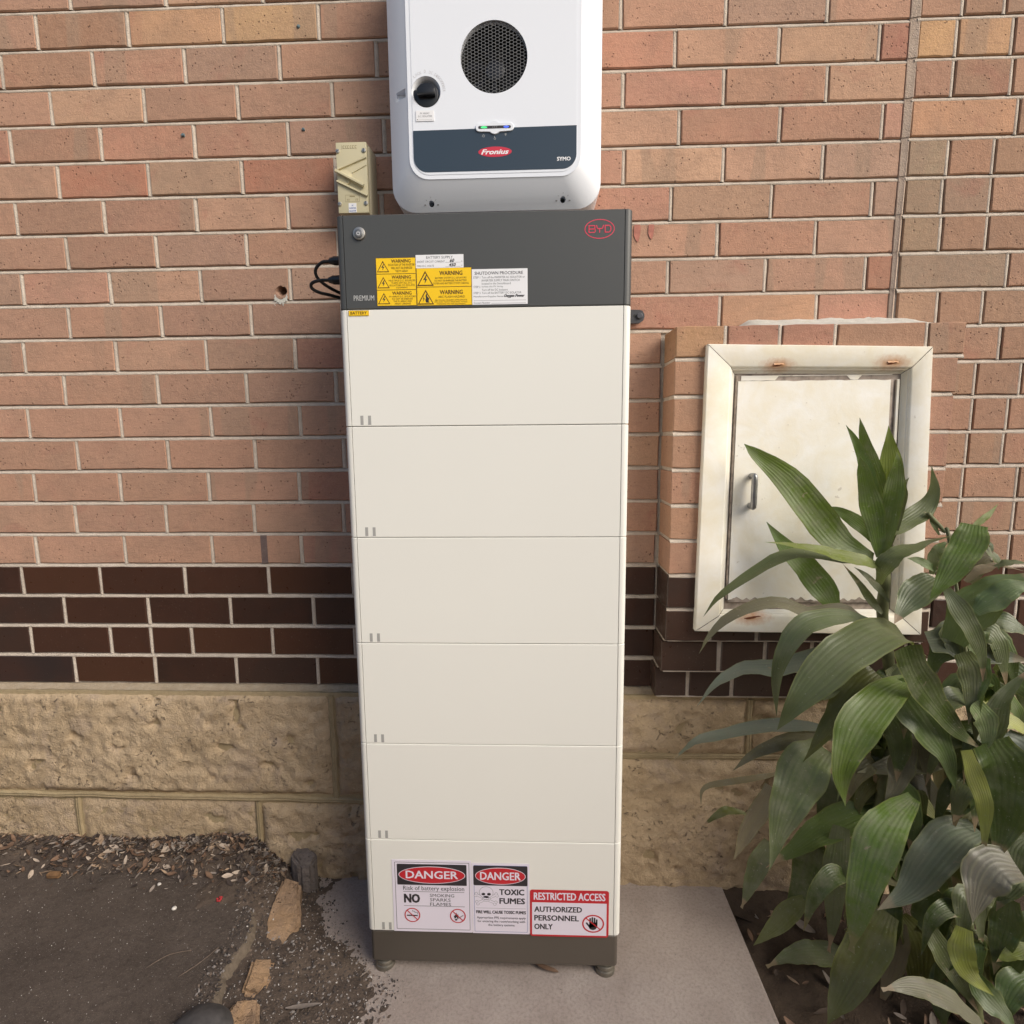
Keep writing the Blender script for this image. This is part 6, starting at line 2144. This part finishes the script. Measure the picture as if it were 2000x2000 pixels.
sh.ell(ox, oz, .0362, .0104, M_lred, 0, 56)
sh.text('Fronius', ox - .0300, oz - .0052, ox + .0300, oz + .0052, M_pwhite, 1, .05, .35)
sh.build('logo', band)
sh = Sheet(YF - .0016, .00012)
sh.text('SYMO', .1508, 1.8398, .1805, 1.8478, M_pwhite, 0, .045)
sh.build('lettering', band)
# tick marks round the two screw holes
sh = Sheet(0, 0)
for hx_, hz_ in ((-.1290, 1.7685), (.1655, 1.7705)):
    for a in (0, 40, 90, 140, 180):
        c_, s_ = math.cos(math.radians(a)), math.sin(math.radians(a))
        sh.line([(hx_ + .0125 * c_, hz_ + .011 * s_), (hx_ + (.0165 if a in (0, 180) else .0150) * c_, hz_ + .0135 * s_)], .0007 if a not in (0, 180) else .0022, M_pgry, 0)
# drape the marks on the sloping face
prof_s = []
for k in range(0, 81):
    th = math.pi / 2 * k / 80
    s = .16 * math.sin(th) + .84 * k / 80
    y = YF + .0012 + (YB - YF - .0012) * (.16 * (1 - math.cos(th)) + .84 * k / 80)
    prof_s.append((1.8095 - .0530 * s, y))
for q in range(len(sh.v)):
    x_, y_, z_ = sh.v[q]
    y_ = min(prof_s, key=lambda t: abs(t[0] - z_))[1]
    sh.v[q] = (x_, y_ - .0007, z_ - .0004)
sh.build('tick_marks', body)
# ------------------------------------------------------------------ plants
TONE = {'g': (.125, .19, .034), 'g2': (.10, .152, .042), 'gd': (.062, .092, .024), 'd': (.135, .155, .072), 'y': (.175, .21, .036), 'ol': (.12, .122, .033),
        'bl': (.195, .215, .175), 'dr': (.175, .15, .10), 'b': (.27, .21, .15), 'b2': (.235, .205, .155), 'ye': (.38, .40, .085), 'pg': (.18, .24, .10)}
LAB = {1: ('tall broad leaved green plant whose upright crown stands before the meter box door', 'plant'),
       2: ('leafy green plant right of the tall one, with thick stem and yellow edged leaves', 'plant'),
       3: ('low plant with striped and dried leaves in the bottom right corner', 'plant')}
plants = {}
for k, (lab, cat) in LAB.items():
    b0 = STEMS[str(k) if str(k) in STEMS else k][0][0][-1]
    plants[k] = thing('leafy_plant', lab, cat, (b0[0], b0[1], -.04))


def leaf_mesh(pts, w, up, wb, seed, tip):
    n = 18
    P = catmull(pts, n)
    verts, faces, uvs = [], [], []
    r_ = random.Random(seed)
    fold = r_.uniform(.05, .20)
    ph = r_.uniform(0, 6)
    curl = r_.uniform(-.12, .12)
    tw = r_.uniform(-.75, .75)
    prev = None
    cross = (-1, -.66, -.33, 0, .33, .66, 1)
    for i, q in enumerate(P):
        s = i / n
        t = (P[min(i + 1, n)] - P[max(i - 1, 0)]).normalized()
        view = (CAM - q).normalized()
        nrm = (view * (1 - up * .6) + Vector((0, 0, 1)) * up).normalized()
        nrm = (nrm - t * nrm.dot(t))
        nrm = nrm.normalized() if nrm.length > 1e-4 else t.orthogonal().normalized()
        if prev is not None:
            nrm = (nrm * .6 + prev * .4)
            nrm = (nrm - t * nrm.dot(t)).normalized()
        prev = nrm.copy()
        nrm = Matrix.Rotation(tw * (s - .25), 3, t) @ nrm
        side = t.cross(nrm).normalized()
        # lance shape: narrow foot, widest before the middle, long point
        if s < .38:
            f = wb + (1 - wb) * math.sin(math.pi / 2 * s / .38) ** 1.1
        else:
            f = max(0, 1 - ((s - .38) / .62) ** 1.55) ** 1.08
        if tip and s > .97:
            f = max(f, .16)
        hw_ = w * .5 * max(.012, f)
        hw_ *= 1 + .05 * math.sin(s * 17 + ph)
        for c in cross:
            off = abs(c) ** 1.5 * fold * hw_ + curl * c * hw_ * s
            rip = .07 * w * abs(c) ** 2 * (math.sin(s * 19 + ph + (1.3 if c > 0 else 0)) + .5 * math.sin(s * 41 + ph * 2 + c)) * f
            verts.append(q + side * (c * hw_ * (1 + .045 * noise.noise(Vector((s * 14, c, seed))))) + nrm * (off + rip))
            uvs.append((.5 + c * .5, s))
    m = len(cross)
    for i in range(n):
        for j in range(m - 1):
            a = i * m + j
            faces.append((a, a + 1, a + m + 1, a + m))
    og = tuple(P[0])
    me = mesh('leaf', verts, faces, True, None, og)
    uvl = me.uv_layers.new(name='UVMap')
    for lp in me.loops:
        uvl.data[lp.index].uv = uvs[lp.vertex_index]
    return me, og


for i, (pl, pts, w, tone, tip, up, wb) in enumerate(LEAVES):
    me, og = leaf_mesh(pts, w, up, wb, i, tip)
    o = link('leaf', me, M_leaf, plants[pl], og)
    c = TONE[tone]
    r_ = random.Random(i * 7 + 1)
    k = r_.uniform(.88, 1.12)
    o.color = (c[0] * k * r_.uniform(.95, 1.05), c[1] * k, c[2] * k * r_.uniform(.9, 1.1), 1 - max(tip, r_.choice([0, 0, .4, .7, .9]) if i > 14 else 0))
for k, lst in STEMS.items():
    for pts, r in lst:
        b = bm_tube(pts, r, 12, 40, taper=lambda s, r=r: (.85 + .3 * s) * (1 + .05 * math.sin(s * 60)))
        part('stem', b, M_stem, plants[int(k)], True)

# ------------------------------------------------------------------ edging stones, stub, stones
def rock(name, poly, z0, z1, seed, label, cat, mat, group=None, bev=.008, amp=.006, tilt=(0, 0)):
    b = bmesh.new()
    vs = [b.verts.new((x, y, z1)) for x, y in poly]
    f = b.faces.new(vs)
    ex = bmesh.ops.extrude_face_region(b, geom=[f])
    bmesh.ops.translate(b, verts=[e for e in ex['geom'] if isinstance(e, bmesh.types.BMVert)], vec=(0, 0, z0 - z1))
    bmesh.ops.bevel(b, geom=list(b.edges), offset=bev, segments=2, affect='EDGES')
    bmesh.ops.triangulate(b, faces=b.faces)
    for _ in range(3):
        es = [e for e in b.edges if e.calc_length() > .014]
        if es:
            bmesh.ops.subdivide_edges(b, edges=es, cuts=1)
            bmesh.ops.triangulate(b, faces=[f for f in b.faces if len(f.verts) > 3])
    cx = sum(q[0] for q in poly) / len(poly)
    cy = sum(q[1] for q in poly) / len(poly)
    for v in b.verts:
        q = v.co * 22 + Vector((seed * 3, 0, seed))
        v.co += noise.noise_vector(q) * amp + noise.noise_vector(q * 3) * amp * .35
        v.co.z += tilt[0] * (v.co.x - cx) + tilt[1] * (v.co.y - cy)
    og = (cx, cy, z0)
    o = link(name, from_bm(name, b, True, og), mat, None, og)
    smooth_angle(o, 50)
    return tag(o, label, cat, group)


rock('edging_stone', [(-.592, .206), (-.538, .200), (-.497, .090), (-.507, .022), (-.562, .020), (-.585, .100)], -.04, .047, 1, 'large pinkish sandstone edging block beside the path, in front of the dark stub', 'stone', M_edge, None, tilt=(-.15, .12))
rock('edging_stone', [(-.556, -.026), (-.514, -.016), (-.496, -.055), (-.506, -.108), (-.545, -.106)], -.04, .050, 2, 'narrow orange sandstone piece half buried in dirt between the other two edging stones', 'stone', M_edge, None, amp=.005, tilt=(-.3, 0))
rock('edging_stone', [(-.545, -.130), (-.500, -.120), (-.478, -.165), (-.50, -.23), (-.55, -.21)], -.04, .056, 3, 'sandy orange stone in the dirt at the bottom edge of the picture', 'stone', M_edge, None, tilt=(-.2, 0))
M_darkst = mat_sandstone('dark_stone', (.10, .085, .075), (.13, .11, .10), (.06, .05, .045), 2)
rock('post_stub', [(-.590, .282), (-.545, .284), (-.508, .250), (-.512, .218), (-.548, .214), (-.586, .245)], -.03, .094, 4, 'weathered dark stub standing in dirt against the sandstone footing', 'stub', mat_sandstone('weathered_wood', (.22, .185, .17), (.27, .23, .205), (.14, .115, .10), 2), None, amp=.004)
b = bmesh.new()
bmesh.ops.create_icosphere(b, subdivisions=4, radius=1)
for v in b.verts:
    d_ = noise.noise(v.co * 1.6) * .06 + noise.noise(v.co * 7) * .012
    v.co = Vector((v.co.x * .062, v.co.y * .050, v.co.z * .050)) * (1 + d_)
o = link('round_stone', from_bm('round_stone', b, True), plain('dark_grey_stone', (.06, .055, .054), .75, nscale=60, namt=.3, bump=.5, bscale=200), None, (-.572, -.205, .062))
tag(o, 'smooth dark grey rounded stone cut off by the bottom edge', 'stone')

# ------------------------------------------------------------------ litter
M_dry = [plain('dry_leaf_tan', (.30, .21, .14), .8, nscale=40, namt=.35), plain('dry_leaf_brown', (.16, .095, .06), .8, nscale=40, namt=.35),
         plain('dry_leaf_grey', (.24, .20, .17), .85, nscale=40, namt=.3), plain('dry_leaf_pale', (.42, .34, .27), .8, nscale=40, namt=.25)]
M_twig = plain('twig', (.15, .11, .085), .85, nscale=60, namt=.3)
M_peb = plain('pale_pebble', (.62, .58, .53), .7, nscale=60, namt=.15)


def ground_z(x, y):
    if x > -.2:
        return 0.0 if x < .62 else -.03
    z = soil_z(x, y)
    if x < lerp_tab(CREST, y):
        z = max(z, .0715)
    if -.9 < x < .62:
        z = max(z, 0)
    return z


def dry_leaf(bm, x, y, z, L_, wd, yaw, r_, flat=False):
    n = 5
    A = []
    curl = r_.uniform(.1, .6)
    pit, rol = (r_.uniform(-.15, .25), r_.uniform(-.3, .3)) if flat else (r_.uniform(-.3, .7), r_.uniform(-.7, .7))
    R = Matrix.Rotation(yaw, 3, 'Z') @ Matrix.Rotation(-pit, 3, 'Y') @ Matrix.Rotation(rol, 3, 'X')
    rows_ = []
    for i in range(n + 1):
        s = i / n
        hw_ = wd * .5 * max(.06, math.sin(math.pi * min(1, s * .92 + .04)) ** .8)
        row_ = []
        for c in (-1, 0, 1):
            p_ = Vector(((s - .5) * L_, c * hw_ * (1 + r_.uniform(-.15, .15)), (abs(c) * .35 + 4 * curl * (s - .5) ** 2 * .4) * wd * .5))
            q = R @ p_
            row_.append(bm.verts.new((x + q.x, y + q.y, z + q.z + .002)))
        rows_.append(row_)
    for P_, Q_ in zip(rows_, rows_[1:]):
        for k in range(2):
            bm.faces.new((P_[k], P_[k + 1], Q_[k + 1], Q_[k]))


lr = random.Random(21)
spots = [(-.800, .262), (-.775, .245), (-.745, .250), (-.73, .268), (-.84, .265), (-.87, .245), (-.90, .262), (-.94, .248), (-.98, .262), (-1.02, .24), (-1.06, .262), (-1.1, .245), (-1.15, .265), (-1.19, .24), (-1.25, .258), (-1.30, .24), (-1.35, .262), (-1.4, .25), (-.70, .262), (-.66, .248), (-.81, .232), (-.96, .23), (-1.22, .225)]
for i, (x, y) in enumerate(spots):
    b = bmesh.new()
    big = i < 4
    dry_leaf(b, x, y, ground_z(x, y) + .003, lr.uniform(.030, .055) * (1.15 if big else 1), lr.uniform(.012, .022), lr.uniform(0, 6.28), lr)
    og = (x, y, ground_z(x, y))
    o = link('dry_leaf', from_bm('dry_leaf', b, True, og), M_dry[i % 4] if not big else M_dry[3 - i % 2 * 3], None, og)
    tag(o, ('broad tan dry leaf in the litter, rightmost against the pale stone joint', 'broad pale dry leaf, second from the stone joint in the litter', 'long tan dry leaf lying across the litter near the dark stub', 'pale curled dry leaf in the litter, a hand left of the dark stub')[(i + 2) % 4] if big else 'curled dry leaf in the brown litter along the foot of the sandstone', 'dry leaf', 'dry leaves along the foot of the wall')
b = bmesh.new()
for i in range(3000):
    x = -.60 - abs(lr.gauss(0, .45))
    if x < -1.72:
        x = lr.uniform(-1.7, -.62)
    y = .285 - abs(lr.gauss(0, .036)) - (.0 if lr.random() < .88 else lr.uniform(0, .10))
    z = ground_z(x, y)
    L_ = lr.choice([.005, .007, .009, .012, .018, .028])
    dry_leaf(b, x, y, z + lr.uniform(-.001, .004), L_, L_ * lr.uniform(.10, .5), lr.uniform(0, 6.28), lr)
for f in b.faces:
    f.material_index = 0
bm_idx = list(range(4))
ff_ = list(b.faces)
for i in range(0, len(ff_), 10):
    k = lr.choice([0, 1, 1, 2, 2, 3, 4, 4, 4, 4])
    for f in ff_[i:i + 10]:
        f.material_index = k
tag(link('leaf_litter', from_bm('leaf_litter', b, True), M_dry + [plain('litter_dark', (.05, .036, .03), .9)]), kind='stuff')
# garden bed litter
b = bmesh.new()
for i in range(420):
    x, y = lr.uniform(.64, 1.7), lr.uniform(-.45, .27)
    L_ = lr.uniform(.015, .06)
    z = -.035 + .012 * noise.noise(Vector((x * 7, y * 7, 2))) + .004
    dry_leaf(b, x, y, z + .004, L_, L_ * lr.uniform(.15, .45), lr.uniform(0, 6.28), lr)
ff_ = list(b.faces)
for i in range(0, len(ff_), 10):
    k = lr.choice([1, 1, 2, 3, 3, 0])
    for f in ff_[i:i + 10]:
        f.material_index = k
tag(link('bed_litter', from_bm('bed_litter', b, True), [M_dry[0], M_dry[1], M_dry[2], plain('bed_litter_dark', (.07, .048, .035), .9)]), kind='stuff')
# grit and small chips on the dirt
b = bmesh.new()


def chip(bm, x, y, z, s, r_, long=1.0):
    ax = Vector((r_.uniform(-1, 1), r_.uniform(-1, 1), r_.uniform(-.3, .3))).normalized()
    bx = ax.orthogonal().normalized()
    cx = ax.cross(bx)
    vs = [bm.verts.new(Vector((x, y, z)) + ax * s * long * i + bx * s * j * .8 + cx * s * k * .6) for i, j, k in ((1, 0, 0), (-1, 0, 0), (0, 1, 0), (0, -1, 0), (0, 0, 1), (0, 0, -1))]
    for t in ((0, 2, 4), (2, 1, 4), (1, 3, 4), (3, 0, 4), (2, 0, 5), (1, 2, 5), (3, 1, 5), (0, 3, 5)):
        bm.faces.new([vs[i] for i in t])


cnt = 0
while cnt < 8000:
    x, y = lr.uniform(-.72, -.18), lr.uniform(-.42, .285)
    c, d = lerp_tab(CREST, y), lerp_tab(DIRT, y)
    if x < c - .05 or x > d + .07:
        continue
    if x > d and lr.random() < (x - d) / .07:
        continue
    z = ground_z(x, y)
    s = lr.choice([.0007, .0009, .0012, .0012, .0018, .0026, .0035])
    chip(b, x, y, z + s * .3, s * lr.uniform(.8, 1.3), lr, lr.choice([1, 1, 1.6]))
    k = lr.choice([0, 0, 0, 0, 0, 1, 1, 2, 3]) if s < .0025 else lr.choice([0, 0, 1, 3])
    b.faces.ensure_lookup_table()
    for f in b.faces[-8:]:
        f.material_index = k
    cnt += 1
for i in range(2600):
    x, y = lr.uniform(-1.6, -.6), lr.uniform(-.3, .23)
    chip(b, x, y, .0715, lr.uniform(.0006, .0014), lr)
    b.faces.ensure_lookup_table()
    k = lr.choice([0, 1, 2, 3])
    for f in b.faces[-8:]:
        f.material_index = k
for i in range(90):
    x, y = lr.uniform(-.3, .6), lr.uniform(-.3, .25)
    chip(b, x, y, .0006, lr.uniform(.0006, .0012), lr)
    b.faces.ensure_lookup_table()
    for f in b.faces[-8:]:
        f.material_index = lr.choice([0, 0, 3])
tag(link('grit', from_bm('grit', b), [plain('grit_dark', (.06, .048, .042), .9), plain('grit_brown', (.16, .12, .095), .9), plain('grit_white', (.62, .58, .54), .8), plain('grit_grey', (.27, .24, .22), .9)]), kind='stuff')

# small loose things
for (x, y, yaw, L_, wd, lab) in ((-.405, -.115, .15, .075, .016, 'flat strip of pale bark lying on the dirt near the slab'), (-.300, -.010, .9, .030, .006, 'short pale wood splinter beside the left foot of the cabinet')):
    b = bmesh.new()
    r_ = random.Random(int(L_ * 1000))
    dry_leaf(b, x, y, ground_z(x, y) + .002, L_, wd, yaw, r_, True)
    og = (x, y, ground_z(x, y))
    o = link('bark_strip', from_bm('bark_strip', b, True, og), M_dry[2] if L_ > .05 else M_dry[3], None, og)
    tag(o, lab, 'bark')
for pts, r, lab in (([(-.775, -.075, .074), (-.745, -.045, .0755), (-.700, -.030, .074)], .0011, 'thin pale twig, left one of the two on the dark path'),
                    ([(-.690, -.095, .074), (-.660, -.060, .0755), (-.640, -.020, .074)], .0010, 'thin dark twig on the path close to its broken edge'),
                    ([(-.425, -.205, .020), (-.418, -.165, .016), (-.400, -.130, .012)], .0028, 'short stick on the dirt at the bottom, pointing at the bark strip')):
    og = pts[0]
    o = link('twig', from_bm('twig', bm_tube(pts, r, 6, 12), True, og), M_twig, None, og)
    tag(o, lab, 'twig')
for (x, y, s, lab) in ((-.560, .110, .0058, 'white pebble on dirt just left of the large sandstone edging block'), (-.562, .088, .0050, 'white pebble below another one left of the large edging block'),
                       (-.815, .085, .0055, 'white pebble out on the dark path near the red scrap'), (-.905, .160, .005, 'tiny white pebble far left on the path below the leaf litter')):
    b = bmesh.new()
    bmesh.ops.create_icosphere(b, subdivisions=2, radius=s)
    for v in b.verts:
        v.co += noise.noise_vector(v.co * 150 + Vector((x, y, 0)) * 50) * s * .5
        v.co.z *= .75
    z = ground_z(x, y) + s * .45
    o = link('pebble', from_bm('pebble', b, True), M_peb, None, (x, y, z))
    tag(o, lab, 'pebble')
# bits seen on the path
b = bmesh.new()
for k in range(6):
    a = k * 1.05
    bmesh.ops.create_icosphere(b, subdivisions=1, radius=.0032, matrix=Matrix.Translation((.006 * math.cos(a) * (.6 + .4 * (k % 2)), .006 * math.sin(a), .0035)))
o = link('flower_scrap', from_bm('flower_scrap', b, True), plain('scrap_red', (.42, .03, .035), .6, nscale=200, namt=.4), None, (-.715, .115, .0715))
tag(o, 'small red flower scrap lying on the dark path', 'flower scrap')
b = bm_box(-.016, .016, -.007, .007, 0, .014, .003, 2)
for v in b.verts:
    v.co += noise.noise_vector(v.co * 120) * .003
o = link('bark_chip', from_bm('bark_chip', b), plain('chip_brown', (.20, .11, .05), .8, nscale=80, namt=.4), None, (-1.210, .178, .0715))
tag(o, 'brown block of bark on the path at the far left', 'bark')
b = bm_box(-.008, .008, -.011, .011, 0, .010, .002, 2)
o = link('stone_chip', from_bm('stone_chip', b), M_darkst, None, (-.668, .195, ground_z(-.668, .195)))
o.rotation_euler = (.3, 0, .3)
tag(o, 'small grey chip on the dirt left of the dark stub', 'stone')
# leaf caught under the cabinet
b = bmesh.new()
r_ = random.Random(4)
dry_leaf(b, .125, .012, .004, .055, .014, -.25, r_, True)
o = link('dry_leaf', from_bm('dry_leaf', b, True, (.125, .012, .002)), M_dry[1], None, (.125, .012, .002))
tag(o, 'dry brown leaf on the concrete under the front of the cabinet base', 'dry leaf')
